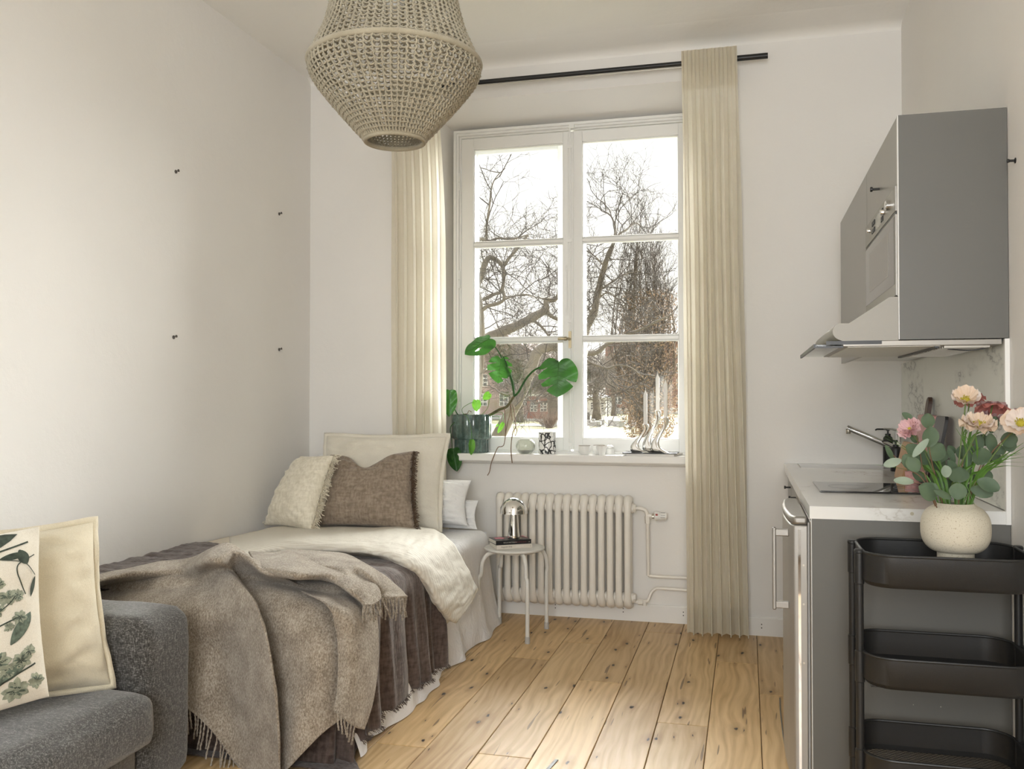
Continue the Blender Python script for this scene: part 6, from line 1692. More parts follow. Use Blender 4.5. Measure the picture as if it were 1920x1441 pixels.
m = MB(); m.add(*soft_box(-2.47, -1.72, .10, .345, .03, .552, .052, 12)); m.build('armrest', M['sofa'], so, ang=180)
for (xx, yy) in ((-2.42, 2.5), (-1.78, 2.5), (-2.42, .15), (-1.78, .15)):
    MB().cyl((xx, yy, 0), (xx, yy, .04), .02, 12).build('foot', M['black'], so)

def a_edge(u, v): return (max(0, 1 - abs(2 * u - 1) ** 2.6) * max(0, 1 - abs(2 * v - 1) ** 2.6)) ** 2
def pillow(name, BL, BR, TR, TL, T, mat, label, cat='cushion', flange=.0, pinch=.05, dip=0, seed=0, n=44, wr=.004, group=None, front=None, power=.55, flmat=None, topw=0, sag=0):
    """cushion through four corner points, bulging by T; edges draw in between the corners"""
    BL, BR, TR, TL = map(Vector, (BL, BR, TR, TL))
    nn = ((BR - BL).cross(TL - BL)).normalized()
    if front is not None and nn.dot(Vector(front)) < 0: nn = -nn
    w = ((BR - BL).length + (TR - TL).length) / 2; h = ((TL - BL).length + (TR - BR).length) / 2
    def base(u, v):
        a = BL.lerp(BR, u); b = TL.lerp(TR, u); p = a.lerp(b, v)
        ctr = BL.lerp(BR, .5).lerp(TL.lerp(TR, .5), .5)
        ex = (BR - BL).normalized(); ez = (TL - BL).normalized()
        pu = pinch * w * sin(pi * v) ** 1.0; pv = pinch * h * sin(pi * u)
        p = p - ex * pu * ((u - .5) * 2) ** 3 - ez * pv * ((v - .5) * 2) ** 3
        if dip: p = p - ez * dip * math.exp(-((u - .5) / .20) ** 2) * max(0, v) ** 4
        return p
    root = empty(name, (BL + BR) / 2, label, cat, group)
    def thick(u, v):
        a = max(0, 1 - abs(2 * u - 1) ** 2.6); b = max(0, 1 - abs(2 * v - 1) ** 2.6)
        t = T / 2 * (a * b) ** power
        if dip: t *= 1 - .35 * math.exp(-((u - .5) / .22) ** 2) * max(0, v) ** 3
        return t * (1 - sag * (v - .4))
    m = MB()
    for side in (1, -1):
        P = []
        for i in range(n + 1):
            u = .5 - .5 * cos(pi * i / n); row = []
            for j in range(n + 1):
                v = .5 - .5 * cos(pi * j / n)
                t = thick(u, v); e = min(1, t / (T * .25) + .05)
                cr = wr * e * (nz(u * 5 + seed, v * 9 + seed) * 1.2 + 1.0 * nz(u * 9 + seed + 3 * v, v * 20) + .7 * (1 - abs(nz(u * 4 + seed, v * 11 + 2 * u)) * 3) * (1 - .6 * a_edge(u, v)) + topw * sin(26 * u + 6 * nz(u * 4, v * 3)) * v ** 2)
                # creases running in from the corners
                row.append(base(u, v) + nn * side * (t + cr + .0012))
            P.append(row)
        m.grid(P)
    body = m.build('cover', mat, root, ang=180, flip=False)
    if flange:
        m = MB(); P0 = []; P1 = []; N = 46
        for s in range(4 * N):
            q = s // N; t = (s % N) / N
            u, v = ((t, 0), (1, t), (1 - t, 1), (0, 1 - t))[q]
            p = base(u, v); ctr = base(.5, .5)
            ou, ov = ((0, -1), (1, 0), (0, 1), (-1, 0))[q]
            ex = (BR - BL).normalized(); ez = (TL - BL).normalized()
            o = ex * ou + ez * ov
            if t < .08: # corners
                pu = ((-1, 0), (0, -1), (1, 0), (0, 1))[q]; o = (o + (ex * pu[0] + ez * pu[1]) * (1 - t / .08) * 1).normalized() * (1.0 + .35 * (1 - t / .08))
            P0.append(p - o * .004); P1.append(p + o * flange + nn * (.006 * nz(s * .23, seed) + .004 * sin(s * .4)))
        m.grid([[a, (a + b) / 2 + nn * .002, b] for a, b in zip(P0 + P0[:1], P1 + P1[:1])])
        m.build('flange', flmat or mat, body, ang=180, flip=False, solid=.003)
    return root, body, base, nn
def fringe(parent, pts, dirs, length, r, mat, rnd, seg=5, curl=.5, name='fringe', n_per=1):
    m = MB()
    for p, d in zip(pts, dirs):
        for _ in range(n_per):
            p_ = Vector(p); d_ = Vector(d).normalized(); L = length * rnd.uniform(.6, 1.2); q = [p_ + Vector((rnd.uniform(-1, 1),) * 3) * .001]
            dv = (d_ + Vector((rnd.uniform(-curl, curl), rnd.uniform(-curl, curl), rnd.uniform(-curl, curl)))).normalized()
            for s in range(seg):
                dv = (dv + Vector((rnd.uniform(-.5, .5), rnd.uniform(-.5, .5), rnd.uniform(-.5, .3))) * curl).normalized()
                q.append(q[-1] + dv * L / seg)
            m.tube(q, r, 4, cap=False)
    return m.build(name, mat, parent, ang=180, flip=False, kind='stuff')

M['cream_linen'] = fabric('cream_linen', (.60, .54, .40), (.76, .70, .55), 620, bump=.5, crinkle=.20)
M['cream_linen_pale'] = fabric('pale_cream_linen', (.66, .62, .52), (.80, .76, .66), 620, bump=.5, crinkle=.35)
fr_ = (1, -.6, .25)
pillow('sofa_cushion', (-2.06, 1.86, .380), (-1.80, 2.262, .380), (-1.865, 2.262, .850), (-2.13, 1.86, .850), .17, M['cream_linen'],
       'plain cream linen cushion on the sofa, standing against its arm', flange=.016, pinch=.035, seed=2, front=fr_, wr=.007, group='cream linen sofa cushions')
pillow('sofa_cushion', (-2.10, 1.40, .380), (-2.05, 1.88, .380), (-2.14, 1.86, .835), (-2.18, 1.40, .835), .16, M['cream_linen'],
       'second cream linen cushion, behind the leafy cushion at the left edge', flange=.016, pinch=.035, seed=5, front=fr_, group='cream linen sofa cushions')
# printed cushion: white cloth with dark green botanical drawing laid on as cut print shapes
M['print_cloth'] = fabric('white_printed_cotton', (.62, .58, .48), (.76, .72, .63), 500, bump=.3, crinkle=.15)
cb_root, cb_body, cb_base, cb_n = pillow('botanical_cushion', (-1.97, 1.53, .380), (-1.741, 1.955, 0.447), (-1.807, 1.99, 0.875), (-2.08, 1.55, .855), .15, M['print_cloth'],
       'white cushion printed with dark green leaves and flowers at the left edge of the sofa', pinch=.025, seed=8, front=fr_, wr=.004)
gp1 = plain('dark_green_print', (.045, .060, .045), .9, var=.5, vscale=60); gp2 = plain('grey_green_print', (.10, .13, .10), .9, var=.5, vscale=90); gp3 = plain('sage_print', (.26, .28, .21), .9, var=.3, vscale=80)
def on_cushion(u, v, lift=.0022):
    """point on the printed cushion's front face"""
    a = max(0, 1 - abs(2 * u - 1) ** 2.6); b = max(0, 1 - abs(2 * v - 1) ** 2.6); t = .15 / 2 * (a * b) ** .55
    e = min(1, t / (.15 * .25) + .05)
    cr = .004 * e * (nz(u * 5 + 8, v * 9 + 8) * 1.2 + 1.0 * nz(u * 9 + 8 + 3 * v, v * 20) + .7 * (1 - abs(nz(u * 4 + 8, v * 11 + 2 * u)) * 3) * (1 - .6 * a_edge(u, v)))
    return cb_base(u, v) + cb_n * (t + cr + .0012 + lift)
def pleaf(m, u, v, ang, L, W, vein=True):
    rows = []
    for i in range(9):
        s = i / 8; w = W * sin(pi * min(1, s * .98 + .02)) ** .8
        c_, s_ = cos(ang), sin(ang); row = []
        for j in (-1, -.5, 0, .5, 1):
            du = c_ * L * s - s_ * w * j; dv = s_ * L * s + c_ * w * j
            row.append(on_cushion(min(.995, max(.005, u + du)), min(.99, max(.01, v + dv))))
        rows.append(row)
    m.grid(rows)
def pline(m, pts, w):
    c = catmull([(a, b, 0) for a, b in pts], 24); rows = []
    for i, p in enumerate(c):
        q = c[min(23, i + 1)] - c[max(0, i - 1)]; L = np.hypot(q[0], q[1]) + 1e-9; nx, ny = -q[1] / L * w, q[0] / L * w
        rows.append([on_cushion(min(.995, max(.005, p[0] + nx)), p[1] + ny, .0026), on_cushion(min(.995, max(.005, p[0] - nx)), p[1] - ny, .0026)])
    m.grid(rows)
rp = random.Random(21)
m1, m2_, m3 = MB(), MB(), MB()
def blossom(u, v, R, n=9):
    for k in range(n):
        a = 2 * pi * k / n + rp.uniform(-.3, .3)
        pleaf(m3, u, v, a, R * rp.uniform(.8, 1.1), R * .30)
        pleaf(m1, u, v, a + .1, R * rp.uniform(.45, .8), R * .09)
        pleaf(m2_, u + .2 * R * cos(a), v + .2 * R * sin(a), a + .35, R * .6, R * .06)
for (pts, w) in (([(.62, .06), (.60, .3), (.70, .48), (.74, .66)], .004), ([(.66, .50), (.60, .60), (.58, .70)], .003), ([(.70, .52), (.80, .58), (.84, .62)], .003), ([(.70, .66), (.72, .76), (.70, .84)], .003), ([(.78, .84), (.9, .80), (.96, .72)], .0025), ([(.50, .08), (.55, .3), (.66, .52), (.70, .68)], .006), ([(.55, .32), (.70, .45), (.84, .50)], .004), ([(.45, .75), (.7, .86), (.93, .92)], .005), ([(.6, .06), (.75, .16), (.93, .22)], .005),
                 ([(.90, .62), (.86, .78), (.96, .84)], .003), ([(.3, .1), (.28, .4), (.35, .7)], .005), ([(.3, .4), (.42, .5), (.48, .6)], .004)):
    pline(m1, pts, w)
for (u, v, R) in ((.70, .70, .085), (.62, .62, .07), (.80, .62, .055), (.58, .74, .05), (.70, .80, .045), (.72, .28, .085), (.85, .26, .06), (.60, .12, .09), (.82, .10, .07), (.86, .50, .045), (.32, .62, .1), (.2, .25, .1), (.4, .28, .08), (.15, .75, .09), (.74, .56, .045), (.52, .5, .05), (.66, .76, .04), (.76, .70, .04), (.56, .68, .045), (.90, .30, .04), (.78, .22, .05), (.93, .12, .05), (.66, .18, .05), (.86, .62, .04), (.80, .46, .03), (.64, .46, .04), (.45, .62, .06), (.1, .45, .08), (.3, .8, .06)):
    blossom(u, v, R)
for (u, v, a, L, W, mm_) in ((.50, .88, .25, .40, .055, 1), (.78, .84, .1, .14, .02, 1), (.80, .36, .9, .20, .035, 2), (.72, .16, .5, .2, .03, 2), (.88, .88, -1.2, .10, .03, 1), (.52, .42, 2.4, .16, .035, 2), (.36, .42, 2.2, .2, .05, 2), (.5, .16, 2.6, .2, .04, 1), (.40, .92, 2.8, .3, .05, 2), (.93, .60, 1.3, .12, .012, 1)):
    pleaf(m1 if mm_ == 1 else m2_, u, v, a, L, W)
m3.build('sage_print', gp3, cb_body, ang=180, flip=False, kind='stuff'); m2_.build('green_print', gp2, cb_body, ang=180, flip=False, kind='stuff'); m1.build('dark_print', gp1, cb_body, ang=180, flip=False, kind='stuff')

# ================================================================ BED
M['sheet'] = fabric('white_cotton_sheet', (.80, .80, .81), (.88, .88, .89), 800, bump=.2, crinkle=.6, sheen=0, crs=(1, 1, .6))
M['white_pillow'] = fabric('white_pillow_cotton', (.76, .76, .75), (.85, .85, .84), 800, bump=.15, crinkle=.6)
def stripes():
    t = NT('cream_striped_duvet')
    w = t.n('TexWave', bands_direction='Y', wave_profile='SIN'); w.inputs['Scale'].default_value = 17; w.inputs['Distortion'].default_value = .4
    t.l(t.tc(), w.inputs['Vector'])
    t.color(t.ramp(w.outputs['Fac'], [(.40, (.60, .565, .49)), (.60, (.68, .65, .58))]))
    t.set(Roughness=.8); ch = t.bump(t.noise(700, 2), .25, .002); t.bump(t.noise(26, 4, .55, dist=.5), .35, .012, ch); return t.m
M['duvet'] = stripes()
M['duvet_plain'] = fabric('beige_duvet_cotton', (.56, .48, .36), (.68, .60, .47), 700, bump=.25, crinkle=.5)
def muslin(name, a, b, k=1.0):
    t = NT(name)
    wv = t.n('TexNoise'); wv.inputs['Scale'].default_value = 6; t.l(t.tc(), wv.inputs[0])
    ad = t.n('VectorMath', operation='MULTIPLY_ADD'); t.l(wv.outputs['Color'], ad.inputs[0]); ad.inputs[1].default_value = (.02, .02, .02); t.l(t.tc(), ad.inputs[2])
    n1 = t.n('TexNoise'); n1.inputs['Scale'].default_value = 85; n1.inputs['Detail'].default_value = 3
    mp = t.n('Mapping'); mp.inputs['Scale'].default_value = (1, 1, .28); t.l(ad.outputs[0], mp.inputs[0]); t.l(mp.outputs[0], n1.inputs['Vector'])
    n2 = t.n('TexNoise'); n2.inputs['Scale'].default_value = 85; n2.inputs['Detail'].default_value = 3
    mp = t.n('Mapping'); mp.inputs['Scale'].default_value = (.28, .28, 1); t.l(ad.outputs[0], mp.inputs[0]); t.l(mp.outputs[0], n2.inputs['Vector'])
    f = t.math('ADD', t.math('MULTIPLY', n1.outputs['Fac'], .55), t.math('MULTIPLY', n2.outputs['Fac'], .45))
    t.color(t.ramp(f, [(.38, a), (.62, b)])); t.set(Roughness=.95); t.b.inputs['Specular IOR Level'].default_value = .12
    t.b.inputs['Sheen Weight'].default_value = .25
    t.bump(f, .9 * k, .006); return t.m
M['muslin_brown'] = muslin('dark_taupe_muslin', (.058, .040, .033), (.120, .088, .075))
M['muslin_taupe'] = muslin('taupe_muslin', (.20, .155, .115), (.32, .26, .20), .7)
M['muslin_cream'] = muslin('cream_muslin', (.62, .57, .45), (.78, .73, .61), .6)
def wool():
    t = NT('oatmeal_wool')
    n1 = t.noise(230, 4, .75, vec=t.map((1, .55, .55), rot=(.4, .5, .6))); n2 = t.noise(14, 3)
    f = t.math('ADD', t.math('MULTIPLY', n1, .75), t.math('MULTIPLY', n2, .25))
    t.color(t.ramp(f, [(.38, (.165, .132, .100)), (.5, (.30, .255, .20)), (.64, (.49, .435, .365))]))
    t.set(Roughness=1); t.b.inputs['Sheen Weight'].default_value = .25; t.b.inputs['Sheen Roughness'].default_value = .5
    t.b.inputs['Specular IOR Level'].default_value = .05; t.bump(n1, .7, .005); return t.m
M['wool'] = wool()

BX1, BY0, BY1, BZ = -1.345, 2.88, 4.655, .50
bed = empty('bed', (-1.9, 3.75, 0), 'bed along the left wall with a white sheet and valance reaching the floor', 'bed')
m = MB(); m.add(*soft_box(-2.465, BX1, BY0, BY1, .30, BZ, .05, 12)); m.build('mattress', M['sheet'], bed, ang=180)
m = MB(); m.box(-2.46, BX1 - .03, BY0 + .02, BY1 - .02, .12, .30); m.build('bed_base', M['trim'], bed, smooth=False)
for (xx, yy) in ((-2.40, 2.88), (-1.42, 2.88), (-2.40, 4.6), (-1.42, 4.6)): MB().box(xx - .03, xx + .03, yy - .03, yy + .03, 0, .12).build('leg', M['trim'], bed, smooth=False)

def drape_pt(s, t, ztop, off, flare=.06, xe=BX1, ye=BY0, yh=None, R=.055):
    """point of a cloth lying on the bed: s from the wall across, t measured along the bed from the foot edge (negative hangs)"""
    sx_ = xe - XL - .015
    ds = s - sx_; dt = -t
    def bend(d):   # returns outward, downward
        if d <= 0: return d, 0
        q = R * pi / 2
        if d < q: a = d / R; return R * sin(a), R * (1 - cos(a))
        return R + (d - q) * flare, R + (d - q)
    if ds > 0 and dt > 0:
        r = sqrt(ds * ds + dt * dt); o, dn = bend(r); return (xe + o * ds / r + off, ye - o * dt / r - off, ztop - dn)
    if dt > 0: o, dn = bend(dt); return (XL + .015 + s, ye - o - off, ztop - dn)
    if ds > 0: o, dn = bend(ds); return (xe + o + off, ye + t, ztop - dn)
    return (XL + .015 + s, ye + t, ztop)
def hangf(p, zt): return max(0, min(1, (zt - .05 - p[2]) / .25))

# valance sheet: top, right side and head corner, pleated at the floor
P = []
NU, NV = 60, 130
for i in range(NU):
    d = i / (NU - 1); row = []
    for j in range(NV):
        v = j / (NV - 1)
        # outline walks along the side, then round the head end corner
        yy = lerp(BY0 - .05, BY1 - .02, v)
        hd = d
        dn = d * (BZ + .012)
        if d < .25: o = .05 * sin(min(1, d / .12) * pi / 2); z = BZ + .010 - .05 * (1 - cos(min(1, d / .12) * pi / 2)) - max(0, d - .12) * (BZ - .04) / .88 * 1
        else: o = .05 + .055 * ((d - .25) / .75) ** 1.3; z = lerp(BZ + .010 - .05 - .13 * (BZ - .04) / .88, .004, (d - .25) / .75)
        g = max(0, (d - .12) / .88)
        y2 = yy + (.11 * g if v > .93 else .11 * g * max(0, (v - .72) / .21)) * 1
        fold = .020 * g * sin(23 * v + 2.2 * nz(v * 3, d * 1.2) * 2) + .006 * g * sin(61 * v + 3 * nz(v * 9, d * 2)) + .014 * g * nz(v * 7, d * 2.5) + .03 * g * g * nz(v * 2.5, 4)
        x2 = BX1 - .045 + o + fold
        row.append((x2, y2, max(.0035, z)))
    P.append(row)
# the sheet over the mattress top joins the same surface
top = [[(lerp(-2.45, BX1 - .045, i / 8), P[0][j][1], BZ + .009 + .001 * nz(i * 1.2, j * .2)) for j in range(NV)] for i in range(8)]
MB().grid(top + P).build('sheet', M['sheet'], bed, ang=180, flip=False)
# head end flap beside the wall
m = MB(); Pq = []
for i in range(20):
    d = i / 19; z = lerp(BZ - .0, .004, d); row = []
    for j in range(14):
        u = j / 13
        row.append((lerp(-2.45, BX1 - .01 + .02 * d, u), BY1 + .004 + .012 * d + .004 * sin(u * 30) * d, z))
    Pq.append(row)
m.grid(Pq); m.build('sheet_end', M['sheet'], bed, ang=180, flip=False)

# ---- duvet: puffy body, plus the turned-back striped border
dv = empty('duvet', (-1.9, 3.5, BZ), 'cream duvet on the bed, its striped border turned back and hanging over the edge', 'duvet')
P = []
SX_ = BX1 - XL - .015
for i in range(90):
    t = lerp(-.20, 1.07, i / 89); row = []
    for j in range(90):
        u = j / 89; smax = SX_ + .30 + .05 * sin(t * 3)
        s = u * smax
        x, y, z = drape_pt(s, t, BZ + .036, .0, .06, xe=-1.385, R=.06)
        y += .03 * max(0, (t - .8)) * u
        pf = .012 * nz(s * 3, t * 3) + .004 * nz(s * 11, t * 9)
        hg = hangf((x, y, z), BZ + .05)
        row.append((x + (.018 * sin(t * 15 + 3 * nz(t * 3, 1)) + .02 * nz(t * 5, z * 4)) * hg, y, z + pf * (1 - hg) - .03 * max(0, (t - 1.08)) / .08 * (1 - hg)))
    P.append(row)
MB().grid(P).build('body', M['duvet_plain'], dv, ang=180, flip=False, solid=.004)
# border: authored net from the pillows (far edge) to the near fold, falling over the side to its corner
DN = (((-2.358, 3.776, 0.56), (-2.292, 4.159, 0.56), (-2.037, 4.307, 0.56), (-1.755, 4.343, 0.565), (-1.516, 4.211, 0.57), (-1.31, 3.895, 0.573), (-1.255, 3.93, 0.473), (-1.225, 3.965, 0.39), (-1.205, 3.983, 0.334)), ((-2.124, 3.401, 0.575), (-2.002, 3.634, 0.59), (-1.742, 3.684, 0.595), (-1.506, 3.696, 0.6), (-1.373, 3.705, 0.59), (-1.285, 3.692, 0.554), (-1.235, 3.775, 0.454), (-1.215, 3.868, 0.362), (-1.205, 3.917, 0.304)), ((-2.067, 3.31, 0.57), (-1.928, 3.5, 0.59), (-1.658, 3.506, 0.6), (-1.456, 3.516, 0.6), (-1.329, 3.491, 0.585), (-1.27, 3.554, 0.528), (-1.225, 3.643, 0.429), (-1.205, 3.729, 0.34), (-1.2, 3.774, 0.284)), ((-2.03, 3.25, 0.56), (-1.905, 3.458, 0.575), (-1.632, 3.453, 0.585), (-1.451, 3.419, 0.585), (-1.321, 3.381, 0.565), (-1.265, 3.445, 0.501), (-1.225, 3.507, 0.404), (-1.21, 3.599, 0.318), (-1.205, 3.692, 0.263)), ((-2.021, 3.236, 0.55), (-1.924, 3.492, 0.555), (-1.662, 3.516, 0.56), (-1.491, 3.48, 0.56), (-1.343, 3.392, 0.545), (-1.29, 3.469, 0.473), (-1.255, 3.526, 0.381), (-1.24, 3.632, 0.291), (-1.23, 3.731, 0.253)))
P = displace(net(DN, 60, 150), lambda a, b, p: .006 * nz(a * 4, b * 14) + .0035 * nz(a * 9, b * 30) + .006 * sin(b * 40 + 9 * a) * max(0, b - .6))
MB().grid([[tuple(q) for q in r_] for r_ in P]).build('striped_border', M['duvet'], dv, ang=180, flip=False, solid=.010)

# ---- dark brown muslin throw
bt = empty('muslin_throw', (-1.9, 3.2, BZ), 'dark brown crinkled muslin throw across the bed under the wool blanket, hanging to the floor', 'throw')
P = []
NI, NJ = 150, 170
for i in range(NI):
    w = i / (NI - 1); row = []
    for j in range(NJ):
        u = j / (NJ - 1)
        s = u * (SX_ + .49)
        thead = .75 - .05 * sin(u * 4) - (.02 if u > .7 else 0) + .13 * max(0, .35 - u)
        if s > SX_: thead += .03 * ((s - SX_) / .5) - .10 * 0
        tfoot = -.66
        t = lerp(thead, tfoot, w)
        x, y, z = drape_pt(s, t, BZ + .052, .012, .06, xe=-1.375, R=.075)
        hg = hangf((x, y, z), BZ + .06)
        al = t if s > SX_ else s
        f = .020 * sin(t * 26 + 2.5 * nz(t * 4, 7)) + .012 * sin(t * 57 + 4 * nz(t * 6, 2)) + .02 * nz(t * 7, z * 3, 5)
        cr = .006 * nz(s * 5, t * 16) + .004 * nz(s * 9 + t * 7, t * 30) + .004 * nz(s * 30, t * 8)
        if s > SX_ and t > 0: x += f * hg * .9; y += .014 * nz(t * 12, z * 6) * hg + .05 * hg * max(0, (t - .6) / .24) * ((.6 - z) if z < .6 else 0)
        elif t <= 0 and s <= SX_: y += -abs(f) * hg * .8
        elif t <= 0: 
            a_ = atan2(s - SX_, -t); x += .018 * sin(a_ * 9 + 1) * hg; y -= .018 * cos(a_ * 8) * hg
        z += cr * (1 - hg)
        if z < .006:  # what reaches the floor lies flat
            ex = .006 - z; x += ex * .5 * (s > SX_); y -= ex * .6 * (t < 0); z = .006 + .004 * abs(nz(t * 12, s * 10))
        row.append((x, y, z))
    P.append(row)
bto = MB().grid(P).build('cloth', M['muslin_brown'], bt, ang=180, flip=False, solid=.004)
rb = random.Random(9)
ed = [P[i][NJ - 1] for i in range(0, int(NI * .66))]; ed2 = []
for a, b in zip(ed[:-1], ed[1:]):
    for k in range(3): ed2.append(Vector(a).lerp(Vector(b), k / 3))
fringe(bto, ed2, [(.7, 0, -.35)] * len(ed2), .018, .0009, M['muslin_brown'], rb, 4, .5)

# ---- oatmeal wool blanket thrown over the lower half
bl = empty('wool_blanket', (-1.75, 3.0, .55), 'oatmeal wool blanket with fringed ends, rumpled over the foot and side of the bed', 'blanket')
NA = (((-2.234, 2.572, 0.585), (-2.218, 2.762, 0.59), (-2.184, 2.898, 0.59), (-2.122, 2.97, 0.6), (-2.005, 2.954, 0.62), (-1.842, 2.82, 0.68), (-1.757, 2.794, 0.71), (-1.7, 2.795, 0.69), (-1.662, 2.808, 0.66), (-1.626, 2.826, 0.64), (-1.567, 2.794, 0.63)), ((-2.181, 2.488, 0.58), (-2.156, 2.685, 0.585), (-2.092, 2.794, 0.59), (-2.034, 2.872, 0.59), (-1.954, 2.859, 0.6), (-1.754, 2.662, 0.67), (-1.686, 2.642, 0.68), (-1.694, 2.746, 0.68), (-1.635, 2.743, 0.665), (-1.566, 2.7, 0.64), (-1.503, 2.694, 0.63)), ((-2.478, 2.8, 0.496), (-2.28, 2.84, 0.518), (-2.137, 2.86, 0.533), (-2.01, 2.87, 0.545), (-1.91, 2.86, 0.56), (-1.79, 2.8, 0.618), (-1.735, 2.8, 0.614), (-1.751, 2.86, 0.583), (-1.684, 2.86, 0.583), (-1.611, 2.85, 0.573), (-1.508, 2.85, 0.567)), ((-2.43, 2.72, 0.481), (-2.2, 2.74, 0.504), (-2.057, 2.76, 0.519), (-1.931, 2.77, 0.532), (-1.793, 2.76, 0.545), (-1.659, 2.69, 0.595), (-1.617, 2.68, 0.588), (-1.645, 2.76, 0.549), (-1.574, 2.75, 0.562), (-1.485, 2.75, 0.56), (-1.387, 2.77, 0.543)), ((-2.366, 2.65, 0.388), (-2.135, 2.66, 0.456), (-1.985, 2.67, 0.466), (-1.855, 2.68, 0.475), (-1.715, 2.69, 0.481), (-1.582, 2.635, 0.558), (-1.532, 2.61, 0.549), (-1.593, 2.7, 0.497), (-1.505, 2.68, 0.51), (-1.394, 2.69, 0.518), (-1.3, 2.72, 0.496)), ((-2.401, 2.69, 0.3), (-2.15, 2.68, 0.339), (-1.991, 2.685, 0.358), (-1.849, 2.69, 0.372), (-1.711, 2.71, 0.376), (-1.509, 2.585, 0.477), (-1.47, 2.565, 0.468), (-1.553, 2.68, 0.408), (-1.458, 2.65, 0.422), (-1.335, 2.63, 0.444), (-1.258, 2.71, 0.421)), ((-2.392, 2.68, 0.266), (-2.141, 2.67, 0.288), (-1.975, 2.67, 0.291), (-1.826, 2.675, 0.288), (-1.683, 2.7, 0.278), (-1.475, 2.565, 0.367), (-1.432, 2.545, 0.356), (-1.523, 2.67, 0.29), (-1.424, 2.64, 0.307), (-1.306, 2.61, 0.337), (-1.251, 2.7, 0.325)), ((-2.382, 2.67, 0.233), (-2.133, 2.66, 0.255), (-1.953, 2.66, 0.251), (-1.806, 2.665, 0.225), (-1.657, 2.69, 0.168), (-1.452, 2.56, 0.229), (-1.413, 2.54, 0.222), (-1.504, 2.665, 0.146), (-1.381, 2.6, 0.21), (-1.304, 2.63, 0.24), (-1.255, 2.69, 0.249)), ((-2.373, 2.66, 0.218), (-2.125, 2.65, 0.231), (-1.869, 2.65, 0.202), (-1.734, 2.655, 0.125), (-1.617, 2.66, -0.002), (-1.446, 2.58, -0.02), (-1.423, 2.57, -0.03), (-1.482, 2.645, -0.034), (-1.38, 2.595, 0.073), (-1.31, 2.62, 0.149), (-1.265, 2.68, 0.186)))
def woolly(P): return [[tuple(q) for q in r_] for r_ in P]
def on_bed(P, margin=.020, R=.075):
    # wool lies on the muslin: lift whatever would sink into the bed top or its rounded edges
    A = np.array(P); ox = np.maximum(0, A[..., 0] + 1.375); oy = np.maximum(0, BY0 - A[..., 1]); o = np.hypot(ox, oy)
    zm = BZ + .052 - (R - np.sqrt(np.maximum(0, R * R - np.minimum(o, R) ** 2))) + margin
    A[..., 2] = np.where(o < R * .98, np.maximum(A[..., 2], zm), A[..., 2]); A[..., 0] = np.maximum(A[..., 0], XL + .012)
    for _ in range(3):   # relax the kinks this leaves
        S_ = A.copy(); S_[1:-1, 1:-1] = (A[1:-1, 1:-1] * 4 + A[:-2, 1:-1] + A[2:, 1:-1] + A[1:-1, :-2] + A[1:-1, 2:]) / 8; A = S_
    return A
PA = displace(on_bed(net(NA, 130, 190)), lambda a, b, p: .005 * nz(a * 6, b * 6) + .0025 * nz(a * 14, b * 14))
MB().grid(woolly(PA)).build('lower_lobe', M['wool'], bl, ang=180, flip=False, solid=.006)
NC = (((-1.629, 2.92, 0.581), (-1.535, 2.92, 0.59), (-1.442, 2.93, 0.585), (-1.384, 2.95, 0.573), (-1.346, 2.97, 0.556)), ((-1.544, 2.86, 0.556), (-1.452, 2.86, 0.553), (-1.368, 2.86, 0.551), (-1.317, 2.88, 0.542), (-1.27, 2.9, 0.529)), ((-1.3, 2.634, 0.563), (-1.26, 2.666, 0.548), (-1.24, 2.712, 0.529), (-1.235, 2.794, 0.5), (-1.23, 2.876, 0.475)), ((-1.27, 2.649, 0.477), (-1.23, 2.65, 0.462), (-1.215, 2.699, 0.441), (-1.21, 2.772, 0.412), (-1.215, 2.86, 0.382)), ((-1.26, 2.648, 0.376), (-1.22, 2.641, 0.371), (-1.205, 2.685, 0.35), (-1.2, 2.75, 0.325), (-1.205, 2.828, 0.298)), ((-1.25, 2.616, 0.294), (-1.215, 2.612, 0.287), (-1.2, 2.65, 0.263), (-1.195, 2.714, 0.236), (-1.2, 2.781, 0.221)), ((-1.24, 2.57, 0.252), (-1.21, 2.563, 0.234), (-1.2, 2.603, 0.202), (-1.195, 2.648, 0.173), (-1.2, 2.709, 0.146)))
